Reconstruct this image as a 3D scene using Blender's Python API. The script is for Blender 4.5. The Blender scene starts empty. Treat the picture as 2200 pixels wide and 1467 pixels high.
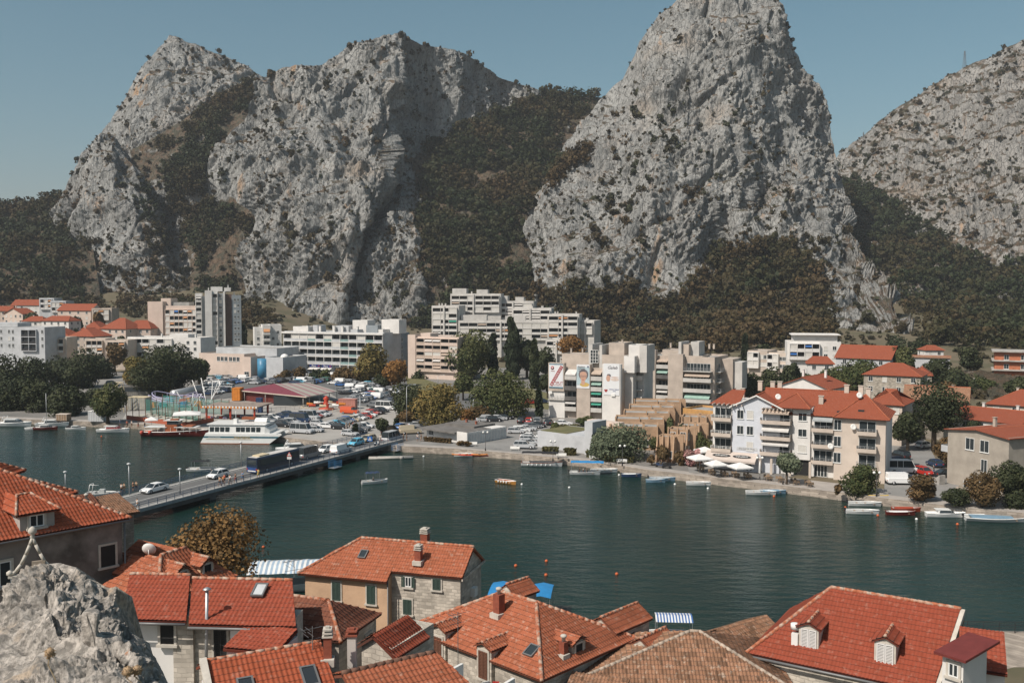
import bpy,bmesh,math,random
import numpy as np
from mathutils import Vector,Matrix
from math import radians,sin,cos,pi,sqrt
random.seed(7);RNG=np.random.default_rng(11)
SC=bpy.context.scene;COL=SC.collection
# ---- camera, sky, sun, exposure
CAMZ=33.0;FPX=2000.0;PITCH=math.atan(103.5/FPX)
cam_d=bpy.data.cameras.new('camera');cam=bpy.data.objects.new('camera',cam_d);COL.objects.link(cam)
cam.location=(0,0,CAMZ);cam.rotation_euler=(pi/2-PITCH,0,0)
cam_d.sensor_width=36;cam_d.lens=FPX*36/2200;cam_d.clip_start=0.5;cam_d.clip_end=8000
SC.camera=cam
TOSUN=Vector((-0.50,-0.44,0.74)).normalized()
W=bpy.data.worlds.new('World');SC.world=W;W.use_nodes=True
_n=W.node_tree.nodes;_l=W.node_tree.links
_sky=_n.new('ShaderNodeTexSky');_sky.sky_type='NISHITA';_sky.sun_disc=False
_sky.sun_elevation=math.asin(TOSUN.z);_sky.sun_rotation=math.atan2(TOSUN.x,TOSUN.y)
_sky.air_density=1.0;_sky.dust_density=2.2;_sky.ozone_density=1.0;_sky.altitude=50
_hs=_n.new('ShaderNodeHueSaturation');_hs.inputs['Saturation'].default_value=1.08;_hs.inputs['Hue'].default_value=0.468
_l.new(_sky.outputs[0],_hs.inputs['Color']);_l.new(_hs.outputs[0],_n['Background'].inputs[0])
_n['Background'].inputs[1].default_value=0.072
sun_d=bpy.data.lights.new('sun','SUN');sun_d.energy=4.2;sun_d.angle=radians(0.5);sun_d.color=(1.0,0.925,0.83)
sun=bpy.data.objects.new('sun',sun_d);COL.objects.link(sun)
sun.rotation_euler=(-TOSUN).to_track_quat('-Z','Y').to_euler();sun.location=(-200,-200,400)
SC.view_settings.view_transform='Standard';SC.view_settings.look='None'
SC.view_settings.exposure=0.25;SC.view_settings.gamma=1
# ---- helpers
def ray(px,py):
 u=(px-1100)/FPX;v=(733.5-py)/FPX
 return Vector((u,cos(PITCH)+v*sin(PITCH),-sin(PITCH)+v*cos(PITCH)))
def at(px,py,d):# world point seen in direction (px,py) at distance d ahead
 r=ray(px,py);return Vector((0,0,CAMZ)) + r*(d/r.y)
def G(px,py,z=0.0):# where that direction meets height z
 r=ray(px,py);return Vector((0,0,CAMZ)) + r*((z-CAMZ)/r.z)
def proj(P):# numpy points -> px,py
 P=np.asarray(P,float);x=P[...,0];y=P[...,1];z=P[...,2]-CAMZ
 f=y*cos(PITCH)-z*sin(PITCH);up=y*sin(PITCH)+z*cos(PITCH)
 return 1100+FPX*x/f,733.5-FPX*up/f
_perm=RNG.permutation(256).astype(np.int64);_perm=np.concatenate([_perm,_perm,_perm])
_grad=RNG.normal(size=(256,3));_grad /=np.linalg.norm(_grad,axis=1)[:,None]
def pnoise(P):
 P=np.asarray(P,float);I=np.floor(P).astype(np.int64);Fr=P-I;I &=255
 U=Fr*Fr*Fr*(Fr*(Fr*6-15)+10);out=0
 for dx in (0,1):
  for dy in (0,1):
   for dz in (0,1):
    h=_perm[_perm[_perm[I[...,0]+dx]+I[...,1]+dy]+I[...,2]+dz] & 255
    g=_grad[h];d=Fr-np.array([dx,dy,dz])
    w=(U[...,0] if dx else 1-U[...,0])*(U[...,1] if dy else 1-U[...,1])*(U[...,2] if dz else 1-U[...,2])
    out=out + w*(g*d).sum(-1)
 return out*1.6
def fbm(P,o=4,lac=2.03,gain=0.5):
 a=1;s=0;P=np.asarray(P,float)
 for i in range(o):
  s=s + a*pnoise(P+i*17.3);P=P*lac;a *=gain
 return s
def ridged(P,o=4,gain=0.5):
 a=1;s=0;P=np.asarray(P,float)
 for i in range(o):
  s=s + a*(1-2*np.abs(pnoise(P+i*9.7)));P=P*2.07;a *=gain
 return s
_wj=RNG.random((256,3))
def worley(P):
 P=np.asarray(P,float);I=np.floor(P).astype(np.int64);best=np.full(P.shape[:-1],9.0);sec=best.copy()
 for dx in (-1,0,1):
  for dy in (-1,0,1):
   for dz in (-1,0,1):
    J=I+np.array([dx,dy,dz]);h=_perm[_perm[_perm[J[...,0] & 255]+(J[...,1] & 255)]+(J[...,2] & 255)] & 255
    d=np.sqrt((((J+_wj[h])-P)**2).sum(-1));sec=np.minimum(sec,np.maximum(d,best));best=np.minimum(best,d)
 return best,sec
def inpoly(px,py,poly):
 ins=np.zeros(np.shape(px),bool);n=len(poly)
 for i in range(n):
  x1,y1=poly[i];x2,y2=poly[(i+1) % n]
  c=((y1 > py) !=(y2 > py)) & (px < (x2-x1)*(py-y1)/((y2-y1) or 1e-9)+x1);ins ^=c
 return ins
# ---- objects and tags
def tag(o,label=None,cat=None,group=None,kind=None):
 if label:o['label']=label
 if cat:o['category']=cat
 if group:o['group']=group
 if kind:o['kind']=kind
 return o
def link(name,me,mats,parent=None):
 o=bpy.data.objects.new(name,me);COL.objects.link(o)
 if not isinstance(mats,(list,tuple)):mats=[mats]
 for m in mats:me.materials.append(m)
 if parent:o.parent=parent
 return o
def empty(name,loc=(0,0,0),rz=0.0):
 o=bpy.data.objects.new(name,None);COL.objects.link(o);o.location=loc;o.rotation_euler=(0,0,rz)
 o.empty_display_size=0.3;return o
def copy_tree(o,parent=None):
 c=o.copy();COL.objects.link(c);c.parent=parent
 for k in o.children:copy_tree(k,c)
 return c
def mesh_np(name,V,F,mats,parent=None,smooth=False,col=None,uv=None,midx=None):
 V=np.asarray(V,np.float32).reshape(-1,3);F=np.asarray(F,np.int32);nf,k=F.shape
 me=bpy.data.meshes.new(name);me.vertices.add(len(V));me.vertices.foreach_set('co',V.ravel())
 me.loops.add(nf*k);me.loops.foreach_set('vertex_index',F.ravel())
 me.polygons.add(nf);me.polygons.foreach_set('loop_start',np.arange(0,nf*k,k,dtype=np.int32))
 if smooth:me.polygons.foreach_set('use_smooth',np.ones(nf,bool))
 if midx is not None:me.polygons.foreach_set('material_index',np.asarray(midx,np.int32))
 if uv is not None:
  l=me.uv_layers.new(name='UVMap');l.data.foreach_set('uv',np.asarray(uv,np.float32)[F.ravel()].ravel())
 me.update(calc_edges=True)
 if col is not None:
  a=me.color_attributes.new('tint','FLOAT_COLOR','POINT')
  c=np.ones((len(V),4),np.float32);c[:,:np.shape(col)[1]]=col;a.data.foreach_set('color',c.ravel())
 return link(name,me,mats,parent)
class MB:# collects shapes, builds ONE mesh
 def __init__(s):s.v=[];s.f=[];s.m=[];s.sm=[]
 def add(s,vs,fs,mi=0,sm=False):
  b=len(s.v);s.v +=[tuple(v) for v in vs];s.f +=[tuple(i+b for i in f) for f in fs];s.m +=[mi]*len(fs);s.sm +=[sm]*len(fs)
 def box(s,x0,x1,y0,y1,z0,z1,mi=0,M=None,bot=True):
  vs=[(x0,y0,z0),(x1,y0,z0),(x1,y1,z0),(x0,y1,z0),(x0,y0,z1),(x1,y0,z1),(x1,y1,z1),(x0,y1,z1)]
  if M is not None:vs=[M @ Vector(v) for v in vs]
  fs=[(4,5,6,7),(0,1,5,4),(1,2,6,5),(2,3,7,6),(3,0,4,7)]
  if bot:fs.append((3,2,1,0))
  s.add(vs,fs,mi)
 def bar(s,a,b,r,n=6,mi=0,r2=None):
  a=Vector(a);b=Vector(b);d=(b-a).normalized();q=d.orthogonal().normalized();w=d.cross(q);r2=r if r2 is None else r2
  vs=[a+(q*cos(2*pi*i/n)+w*sin(2*pi*i/n))*r for i in range(n)]+[b+(q*cos(2*pi*i/n)+w*sin(2*pi*i/n))*r2 for i in range(n)]
  fs=[(i,(i+1) % n,n+(i+1) % n,n+i) for i in range(n)]+[tuple(range(n))[::-1],tuple(range(n,2*n))]
  s.add(vs,fs,mi,n > 5)
 def lathe(s,prof,n=12,c=(0,0,0),mi=0,M=None):
  vs=[];fs=[]
  for r,z in prof:vs +=[(c[0]+r*cos(2*pi*i/n),c[1]+r*sin(2*pi*i/n),c[2]+z) for i in range(n)]
  for k in range(len(prof)-1):
   fs +=[(k*n+i,k*n+(i+1) % n,(k+1)*n+(i+1) % n,(k+1)*n+i) for i in range(n)]
  fs +=[tuple(range(n))[::-1],tuple(range((len(prof)-1)*n,len(prof)*n))]
  if M is not None:vs=[M @ Vector(v) for v in vs]
  s.add(vs,fs,mi,True)
 def prism(s,poly,z0,z1,mi=0,M=None):# poly (x,y) ccw
  n=len(poly);vs=[(x,y,z0) for x,y in poly]+[(x,y,z1) for x,y in poly]
  if M is not None:vs=[M @ Vector(v) for v in vs]
  s.add(vs,[(i,(i+1) % n,n+(i+1) % n,n+i) for i in range(n)]+[tuple(range(n))[::-1],tuple(range(n,2*n))],mi)
 def quad(s,a,b,c,d,mi=0):s.add([a,b,c,d],[(0,1,2,3)],mi)
 def loft(s,secs,mi=0,cap=True,sm=True):
  n=len(secs[0]);vs=[p for sec in secs for p in sec];fs=[]
  for k in range(len(secs)-1):fs +=[(k*n+i,k*n+(i+1) % n,(k+1)*n+(i+1) % n,(k+1)*n+i) for i in range(n)]
  s.add(vs,fs,mi,sm)
  if cap:
   s.add(secs[0],[tuple(range(n))[::-1]],mi);s.add(secs[-1],[tuple(range(n))],mi)
 def build(s,name,mats,parent=None):
  me=bpy.data.meshes.new(name);me.from_pydata(s.v,[],s.f)
  me.polygons.foreach_set('material_index',s.m);me.polygons.foreach_set('use_smooth',s.sm);me.update()
  return link(name,me,mats,parent)
# ---- materials
MATS={}
def rgb(c):return (*c,1.0)
def mat(name,c,rough=0.8,metal=0.0,var=0.15,scale=1.0,bump=0.0,bscale=4.0,c2=None,spec=0.3,coord='Object',thr=None,rust=None):
 if name in MATS:return MATS[name]
 m=bpy.data.materials.new(name);m.use_nodes=True;MATS[name]=m;nt=m.node_tree;b=nt.nodes['Principled BSDF']
 b.inputs['Roughness'].default_value=rough;b.inputs['Metallic'].default_value=metal;b.inputs['Specular IOR Level'].default_value=spec
 tc=nt.nodes.new('ShaderNodeTexCoord');N=nt.nodes.new
 if var > 0 or c2:
  nz=N('ShaderNodeTexNoise');nz.inputs['Scale'].default_value=scale;nz.inputs['Detail'].default_value=6;nz.inputs['Roughness'].default_value=0.6
  nt.links.new(tc.outputs[coord],nz.inputs['Vector'])
  mp=N('ShaderNodeMapRange');lo,hi=thr or (0.3,0.7);mp.inputs[1].default_value=lo;mp.inputs[2].default_value=hi;nt.links.new(nz.outputs[0],mp.inputs[0])
  mx=N('ShaderNodeMix');mx.data_type='RGBA';nt.links.new(mp.outputs[0],mx.inputs[0])
  c2_=c2 or tuple(x*(1-var*1.6) for x in c);c1_=c if c2 else tuple(min(1,x*(1+var*0.6)) for x in c)
  mx.inputs[6].default_value=rgb(c1_);mx.inputs[7].default_value=rgb(c2_);nt.links.new(mx.outputs[2],b.inputs['Base Color'])
 else:b.inputs['Base Color'].default_value=rgb(c)
 if bump > 0:
  n2=N('ShaderNodeTexNoise');n2.inputs['Scale'].default_value=bscale;n2.inputs['Detail'].default_value=5;nt.links.new(tc.outputs[coord],n2.inputs['Vector'])
  bp=N('ShaderNodeBump');bp.inputs['Strength'].default_value=bump;bp.inputs['Distance'].default_value=0.1
  nt.links.new(n2.outputs[0],bp.inputs['Height']);nt.links.new(bp.outputs[0],b.inputs['Normal'])
 return m
def rock_material(name,tone=(0.335,0.336,0.322),big=1.0,fine=1.0,veg=1.0):
 m=bpy.data.materials.new(name);m.use_nodes=True;nt=m.node_tree;N=nt.nodes.new;L=nt.links.new;b=nt.nodes['Principled BSDF']
 b.inputs['Roughness'].default_value=0.92;b.inputs['Specular IOR Level'].default_value=0.15
 tc=N('ShaderNodeTexCoord');mpv=N('ShaderNodeMapping');mpv.inputs['Scale'].default_value=(1,1,0.42);mpv.inputs['Rotation'].default_value=(0.1,0.25,0);L(tc.outputs['Object'],mpv.inputs[0])
 def noise(sc,det,v=mpv,ro=0.6):
  n=N('ShaderNodeTexNoise');n.inputs['Scale'].default_value=sc;n.inputs['Detail'].default_value=det;n.inputs['Roughness'].default_value=ro
  L(v.outputs[0] if v is mpv else v,n.inputs['Vector']);return n.outputs[0]
 def ramp(f,a,b_):
  r=N('ShaderNodeMapRange');r.inputs[1].default_value=a;r.inputs[2].default_value=b_;L(f,r.inputs[0]);return r.outputs[0]
 def mix(f,A,B):
  x=N('ShaderNodeMix');x.data_type='RGBA';L(f,x.inputs[0])
  for s_,i in ((A,6),(B,7)):
   if isinstance(s_,tuple):x.inputs[i].default_value=rgb(s_)
   else:L(s_,x.inputs[i])
  return x.outputs[2]
 base=mix(ramp(noise(0.05*big,8),0.35,0.68),tuple(t*1.12 for t in tone),tuple(t*0.74 for t in tone))
 warm=mix(ramp(noise(0.022*big,7,tc.outputs['Object']),0.56,0.75),base,(tone[0]*1.1,tone[1]*0.92,tone[2]*0.78))
 fineN=noise(0.55*fine,7);pits=ramp(fineN,0.50,0.36)
 c1=mix(pits,warm,tuple(t*0.45 for t in tone))
 sp=N('ShaderNodeTexVoronoi');sp.inputs['Scale'].default_value=0.17*fine;sp.feature='DISTANCE_TO_EDGE';L(mpv.outputs[0],sp.inputs['Vector'])
 crack=ramp(sp.outputs['Distance'],0.05,0.0)
 m2=N('ShaderNodeMath');m2.operation='MULTIPLY';m2.inputs[1].default_value=0.3;L(crack,m2.inputs[0])
 c2=mix(m2.outputs[0],c1,tuple(t*0.4 for t in tone))
 mst=N('ShaderNodeMapping');mst.inputs['Scale'].default_value=(1,1,0.12);mst.inputs['Rotation'].default_value=(0.15,0.3,0);L(tc.outputs['Object'],mst.inputs[0])
 c2=mix(ramp(noise(0.11*fine,6,mst.outputs[0],0.7),0.56,0.68),c2,tuple(t*0.62 for t in tone));c2=mix(ramp(noise(0.07*fine,5,mst.outputs[0]),0.62,0.72),c2,(tone[0]*1.2,tone[1]*0.80,tone[2]*0.52))
 ge=N('ShaderNodeNewGeometry');sx=N('ShaderNodeSeparateXYZ');L(ge.outputs['Normal'],sx.inputs[0])
 ad=N('ShaderNodeMath');ad.operation='ADD';L(sx.outputs['Z'],ad.inputs[0]);L(noise(0.09*big,7,tc.outputs['Object'],0.7),ad.inputs[1])
 vg=ramp(ad.outputs[0],1.28-0.08*veg,1.42-0.08*veg)
 vc=mix(ramp(noise(0.2,4),0.4,0.6),(0.11,0.066,0.034),(0.045,0.042,0.02))
 m3=N('ShaderNodeMath');m3.operation='MULTIPLY';m3.inputs[1].default_value=0.85*min(1,veg);L(vg,m3.inputs[0])
 c3=mix(m3.outputs[0],c2,vc);L(c3,b.inputs['Base Color'])
 bp=N('ShaderNodeBump');bp.inputs['Strength'].default_value=1.0;bp.inputs['Distance'].default_value=2.4/fine
 mu=N('ShaderNodeMath');mu.operation='MULTIPLY_ADD';L(crack,mu.inputs[0]);mu.inputs[1].default_value=-0.3;L(fineN,mu.inputs[2])
 L(mu.outputs[0],bp.inputs['Height'])
 b2=N('ShaderNodeBump');b2.inputs['Strength'].default_value=1.0;b2.inputs['Distance'].default_value=3.2;L(noise(0.16*fine,8,mst.outputs[0],0.65),b2.inputs['Height']);L(bp.outputs[0],b2.inputs['Normal']);L(b2.outputs[0],b.inputs['Normal'])
 return m
def leaf_material(name,a,b_,trans=0.15):
 m=bpy.data.materials.new(name);m.use_nodes=True;nt=m.node_tree;N=nt.nodes.new;L=nt.links.new;b=nt.nodes['Principled BSDF']
 b.inputs['Roughness'].default_value=0.7;b.inputs['Specular IOR Level'].default_value=0.2
 at_=N('ShaderNodeAttribute');at_.attribute_name='tint';sp=N('ShaderNodeSeparateColor');L(at_.outputs['Color'],sp.inputs[0])
 x=N('ShaderNodeMix');x.data_type='RGBA';L(sp.outputs[0],x.inputs[0]);x.inputs[6].default_value=rgb(a);x.inputs[7].default_value=rgb(b_)
 hv=N('ShaderNodeHueSaturation');L(x.outputs[2],hv.inputs['Color']);mr=N('ShaderNodeMapRange');mr.inputs[3].default_value=0.7;mr.inputs[4].default_value=1.35
 L(sp.outputs[1],mr.inputs[0]);L(mr.outputs[0],hv.inputs['Value']);L(hv.outputs[0],b.inputs['Base Color'])
 if trans:
  tr=N('ShaderNodeBsdfTranslucent');ms=N('ShaderNodeMixShader');ms.inputs[0].default_value=trans;L(hv.outputs[0],tr.inputs[0])
  L(b.outputs[0],ms.inputs[1]);L(tr.outputs[0],ms.inputs[2]);L(ms.outputs[0],nt.nodes['Material Output'].inputs[0])
 return m
# ---- leaf clump crowns
def clump(n,seed,lobes=7,leaf=0.16,flat=0.85,shape='round',spread=0.55):
 r=np.random.default_rng(seed)
 if shape=='round':
  C=r.normal(size=(lobes,3));C /=np.linalg.norm(C,axis=1)[:,None];C *=spread*r.random((lobes,1))**0.4;C[:,2] *=flat;R=0.35+0.25*r.random(lobes)
 elif shape=='cone':
  C=np.zeros((lobes,3));C[:,2]=np.linspace(-0.85,0.85,lobes);C[:,:2]=r.normal(size=(lobes,2))*0.05;R=0.26*(1.0-0.75*np.abs(np.linspace(-0.55,1,lobes))**1.6)+0.03
 elif shape=='pine':
  C=r.normal(size=(lobes,3))*np.array([0.45,0.45,0.38]);C[:,2] +=0.15;R=0.24+0.2*r.random(lobes)
 k=r.integers(0,lobes,n);d=r.normal(size=(n,3));d /=np.linalg.norm(d,axis=1)[:,None]
 rad=R[k]*(0.72+0.33*r.random(n));P=C[k]+d*rad[:,None]*np.array([1,1,flat])
 nrm=d+(0.28 if shape=='pine' else 0.4)*r.normal(size=(n,3));nrm /=np.linalg.norm(nrm,axis=1)[:,None]
 t=np.cross(nrm,r.normal(size=(n,3)));t /=np.linalg.norm(t,axis=1)[:,None];b=np.cross(nrm,t)
 s=leaf*(0.6+0.8*r.random(n))[:,None];s2=s*(0.5+0.5*r.random((n,1)))
 V=np.stack([P-t*s-b*s2*0.6,P+t*s*0.7-b*s2,P+t*s+b*s2*0.5,P-t*s*0.5+b*s2],1).reshape(-1,3)
 F=np.arange(4*n).reshape(-1,4);cv=np.repeat(0.5+0.35*r.normal(size=lobes)[k]+0.15*r.normal(size=n),4).clip(0,1)
 return V,F,cv
def scatter_mesh(name,protos,pts,rad,hs,mats,rnd,tone=None,parent=None):
 """one mesh of many clumps; pts (n,3), rad (n,), hs height scale"""
 Vs=[];Fs=[];Cs=[];off=0
 for i in range(len(pts)):
  V,F,cv=protos[rnd.integers(len(protos))];a=rnd.random()*6.283;c,s=math.cos(a),math.sin(a)
  v=V*np.array([rad[i],rad[i],rad[i]*hs[i]]);v=np.stack([v[:,0]*c-v[:,1]*s,v[:,0]*s+v[:,1]*c,v[:,2]],1)+pts[i]
  Vs.append(v);Fs.append(F+off);off +=len(v);t=tone[i] if tone is not None else rnd.random()
  Cs.append(np.stack([np.full(len(v),t),(cv*0.6+rnd.random()*0.4),np.zeros(len(v))],1))
 return mesh_np(name,np.concatenate(Vs),np.concatenate(Fs),mats,parent,col=np.concatenate(Cs))
# ---- terrain, water
def GH(x,y):# ground height
 x=np.asarray(x,float);y=np.asarray(y,float)
 w=np.clip((x-55)/110,0,1);w=w*w*(3-2*w)
 wl=np.clip((-110-x)/60,0,1);a=(0.045+0.085*wl)*np.log1p(np.exp((y-455)/18))*18;b=0.047*np.log1p(np.exp((y-225)/12))*12+0.04*np.log1p(np.exp((y-470)/18))*18
 return a*(1-w)+b*w
def gh(x,y):return float(GH(x,y))
WZ=-1.3
# north shore, traced as real positions of the quay edge (z = 0)
SHORE=[G(*p) for p in [(-500,876),(0,898),(180,905),(308,911),(440,921),(610,939),(699,949),(780,953),(866,958),(975,963),(1122,975),(1230,986),(1313,996),(1390,1008),(1474,1018),(1557,1028),(1678,1042),(1818,1059),(1945,1075),(2082,1091),(2200,1101),(2500,1135)]]
# old town shore
SOUTH=[(-600,152),(-68,143),(-60,120),(-45,100),(-30,96),(-22,98),(-10,95),(0,90),(15,81),(34,84),(44,89),(140,84),(400,84)]
def interp_line(L,x):
 return float(np.interp(x,[p[0] for p in L],[p[1] for p in L]))
# ---- ground sheet, water
M_GROUND=mat('dry_ground',(0.16,0.125,0.085),0.95,var=0.25,scale=0.06,c2=(0.075,0.075,0.04),bump=0.3,bscale=0.5)
M_ASPHALT=mat('asphalt',(0.13,0.13,0.128),0.9,var=0.12,scale=0.15)
M_LOT=mat('pale_gravel_asphalt',(0.34,0.325,0.30),0.95,var=0.14,scale=0.08,bump=0.1)
M_PAVE=mat('pale_paving',(0.36,0.33,0.30),0.9,var=0.12,scale=0.5,bump=0.15,bscale=2)
def build_ground():
 xs=np.concatenate([np.linspace(-2500,-420,12),np.linspace(-400,400,161),np.linspace(420,2500,12)])
 ys=np.concatenate([np.linspace(-300,-20,6),np.linspace(0,750,188),np.linspace(780,6000,20)])
 X,Y=np.meshgrid(xs,ys);Z=GH(X,np.minimum(Y,760))-0.06
 sx=[p[0] for p in SHORE];sy=[p[1] for p in SHORE];ny=np.interp(X,sx,sy);so=np.interp(X,[p[0] for p in SOUTH],[p[1] for p in SOUTH])
 Z=np.where(Y < ny+3.5,-5.0,Z)
 old=OLDH(X,Y);Z=np.where(Y < so-1.5,old-0.1,Z)
 n,m=X.shape;idx=np.arange(n*m).reshape(n,m)
 F=np.stack([idx[:-1,:-1],idx[:-1,1:],idx[1:,1:],idx[1:,:-1]],-1).reshape(-1,4)
 return tag(mesh_np('ground',np.stack([X,Y,Z],-1).reshape(-1,3),F,M_GROUND,smooth=True),kind='structure')
def OLDH(x,y):# old town climbs towards the viewer's castle rock
 x=np.asarray(x,float);y=np.asarray(y,float)
 return np.clip((78-y)/46,0,1)**1.2*13.5*np.clip(1.15-np.abs(x+8)/60,0.35,1)+0.4
build_ground()
def water_material():
 m=bpy.data.materials.new('river_water');m.use_nodes=True;nt=m.node_tree;N=nt.nodes.new;L=nt.links.new;b=nt.nodes['Principled BSDF']
 b.inputs['Roughness'].default_value=0.10;b.inputs['IOR'].default_value=1.33;b.inputs['Specular IOR Level'].default_value=0.34
 tc=N('ShaderNodeTexCoord')
 def noise(sc,det,scl=(1,1,1),rot=0.0):
  mp=N('ShaderNodeMapping');mp.inputs['Scale'].default_value=scl;mp.inputs['Rotation'].default_value=(0,0,rot);L(tc.outputs['Object'],mp.inputs[0])
  n=N('ShaderNodeTexNoise');n.inputs['Scale'].default_value=sc;n.inputs['Detail'].default_value=det;L(mp.outputs[0],n.inputs['Vector']);return n.outputs[0]
 big=noise(0.03,3);x=N('ShaderNodeMix');x.data_type='RGBA';mr=N('ShaderNodeMapRange');mr.inputs[1].default_value=0.35;mr.inputs[2].default_value=0.65;L(big,mr.inputs[0]);L(mr.outputs[0],x.inputs[0])
 x.inputs[6].default_value=rgb((0.005,0.020,0.017));x.inputs[7].default_value=rgb((0.009,0.028,0.022));L(x.outputs[2],b.inputs['Base Color'])
 a1=noise(0.55,5,(0.6,1.6,1),0.35);a2=noise(2.4,3,(0.8,1.5,1),-0.2)
 ad=N('ShaderNodeMath');ad.operation='MULTIPLY_ADD';L(a2,ad.inputs[0]);ad.inputs[1].default_value=0.25;L(a1,ad.inputs[2])
 pz=N('ShaderNodeMapRange');pz.inputs[1].default_value=0.3;pz.inputs[2].default_value=0.7;pz.inputs[3].default_value=0.25;pz.inputs[4].default_value=1.0;L(noise(0.018,3),pz.inputs[0])
 bp=N('ShaderNodeBump');bp.inputs['Distance'].default_value=0.34;L(pz.outputs[0],bp.inputs['Strength']);L(ad.outputs[0],bp.inputs['Height']);L(bp.outputs[0],b.inputs['Normal'])
 return m
w=MB();w.quad((-2000,60,WZ),(2000,60,WZ),(2000,420,WZ),(-2000,420,WZ))
# trimmed to the river band between the two banks
w=MB()
xs=np.linspace(-600,400,60)
vs=[]
for x in xs:vs +=[(x,interp_line(SOUTH,x)-6,WZ),(x,interp_line(SHORE,x)+6,WZ)]
w.add(vs,[(2*i,2*i+2,2*i+3,2*i+1) for i in range(len(xs)-1)])
tag(w.build('river_water',water_material()),kind='structure')
# ---- mountains
def massif(name,rows,nu,nv,disp=1.0,seed=0,back=260,rough=1.0,cres=0.35,m=None):
 """rows: crest first; each row a list of (s, px, py, d), s running 0..10 from left to right"""
 U=np.linspace(0,10,nu);R=[]
 for row in rows:
  s=[p[0] for p in row]
  R.append(np.stack([np.interp(U,s,[p[k] for p in row]) for k in (1,2,3)],-1))
 R=np.array(R);K=len(R);T=np.linspace(0,K-1,nv);k=np.minimum(T.astype(int),K-2);f=(T-k)[:,None,None]
 g=lambda i:R[np.clip(i,0,K-1)]
 p0,p1,p2,p3=g(k-1),g(k),g(k+1),g(k+2)
 Q=0.5*((2*p1)+(-p0+p2)*f+(2*p0-5*p1+4*p2-p3)*f*f+(-p0+3*p1-3*p2+p3)*f**3)
 u=(Q[...,0]-1100)/FPX;v=(733.5-Q[...,1])/FPX;d=Q[...,2];yy=cos(PITCH)+v*sin(PITCH)
 P=np.stack([u/yy*d,d,CAMZ+(-sin(PITCH)+v*cos(PITCH))/yy*d],-1)
 # smooth the base along u a little (keep the crest line)
 B=P.copy()
 for _ in range(max(2,nu//60)):
  B[1:,1:-1]=0.25*B[1:,:-2]+0.5*B[1:,1:-1]+0.25*B[1:,2:]
 w=np.clip(T/0.35,0,1)[:,None,None];P=P*(1-w)+B*w
 du=np.gradient(P,axis=1);dv=np.gradient(P,axis=0);n=np.cross(dv,du);n /=np.linalg.norm(n,axis=-1)[...,None]+1e-9
 n *=np.where(n[...,1:2] > 0,-1,1)
 S=seed*31.7
 Pv=P*np.array([1,1,0.36])+S;Pr=(P@np.array([[0.94,0,0.34],[0,1,0],[-0.34,0,0.94]]))*np.array([1,1,0.38])+S
 D=8*ridged(Pv/75,3)+5*fbm(Pr/34,3)
 w1,w2=worley(Pr/np.array([17,17,17]));D +=5*np.clip(w2-w1,0,0.45)-1;q=np.clip(fbm(P/38+S,2)*1.6+0.5,0,1);rough=rough*(0.28+0.92*q*q*(3-2*q))
 w1,w2=worley((P+S)/np.array([6.5,6.5,5.5])+0.35*fbm(P[...,[1,2,0]]/9,2)[...,None]);D +=2.6*np.clip(w2-w1,0,0.4)*rough
 D +=2.6*ridged(Pr/13,4)*rough+1.5*ridged((P+S)/np.array([5.,5.,4.]),2)*rough
 for sc_,dp_,kk in ((30,4.5,10),(16,2,8),(55,6,14)):D -=dp_*np.clip(1-np.abs(pnoise(Pr*np.array([1,1,.45])/sc_+kk))*kk,0,1)*np.clip(fbm(P/60+kk,2)+.5,0,1)
 D -=D.mean()+1.0;D *=disp;D *=(cres+(1-cres)*np.clip(T/0.5,0,1))[:,None]
 P2=P+n*D[...,None]
 # back side: down behind the crest
 bk=[]
 for q in (0.25,0.6,1.0):
  r=P2[0].copy();r[:,1] +=back*q;r[:,2]=r[:,2]*(1-q**1.3)-5*q;bk.append(r)
 A=np.concatenate([np.array(bk[::-1]),P2],0)
 a,b=A.shape[:2];idx=np.arange(a*b).reshape(a,b)
 F=np.stack([idx[:-1,:-1],idx[1:,:-1],idx[1:,1:],idx[:-1,1:]],-1).reshape(-1,4)
 o=mesh_np(name,A.reshape(-1,3),F,m or MROCK,smooth=False);tag(o,kind='structure')
 nn=np.cross(np.gradient(P2,axis=0),np.gradient(P2,axis=1));nn /=np.linalg.norm(nn,axis=-1)[...,None]+1e-9;nn *=np.where(nn[...,1:2] > 0,-1,1)
 return P2,nn
MROCK=rock_material('limestone')
MSLOPE=rock_material('scrubby_slope',veg=6)
MFAR=rock_material('scrubby_limestone',(0.32,0.31,0.29),veg=1.7)
MF={}
MF['peak_left']=massif('rock_peak_far_left',[
 [(0,100,432,860),(0.6,164,390,870),(1.2,180,336,890),(2,221,271,910),(2.4,245,238,920),(3.2,295,160,940),(4,340,103,960),(4.5,364,77,970),(5,393,81,975),(5.6,430,99,980),(6.6,491,120,990),(8,565,165,1000),(10,700,250,1010)],
 [(0,105,480,850),(2,250,330,870),(4,370,200,900),(5,430,215,915),(7,520,220,950),(10,700,300,960)],
 [(0,110,560,830),(2,260,450,850),(4,390,340,860),(6,470,300,880),(10,690,400,900)],
 [(0,110,660,800),(10,690,660,800)]],230,200,0.9,1)
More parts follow.
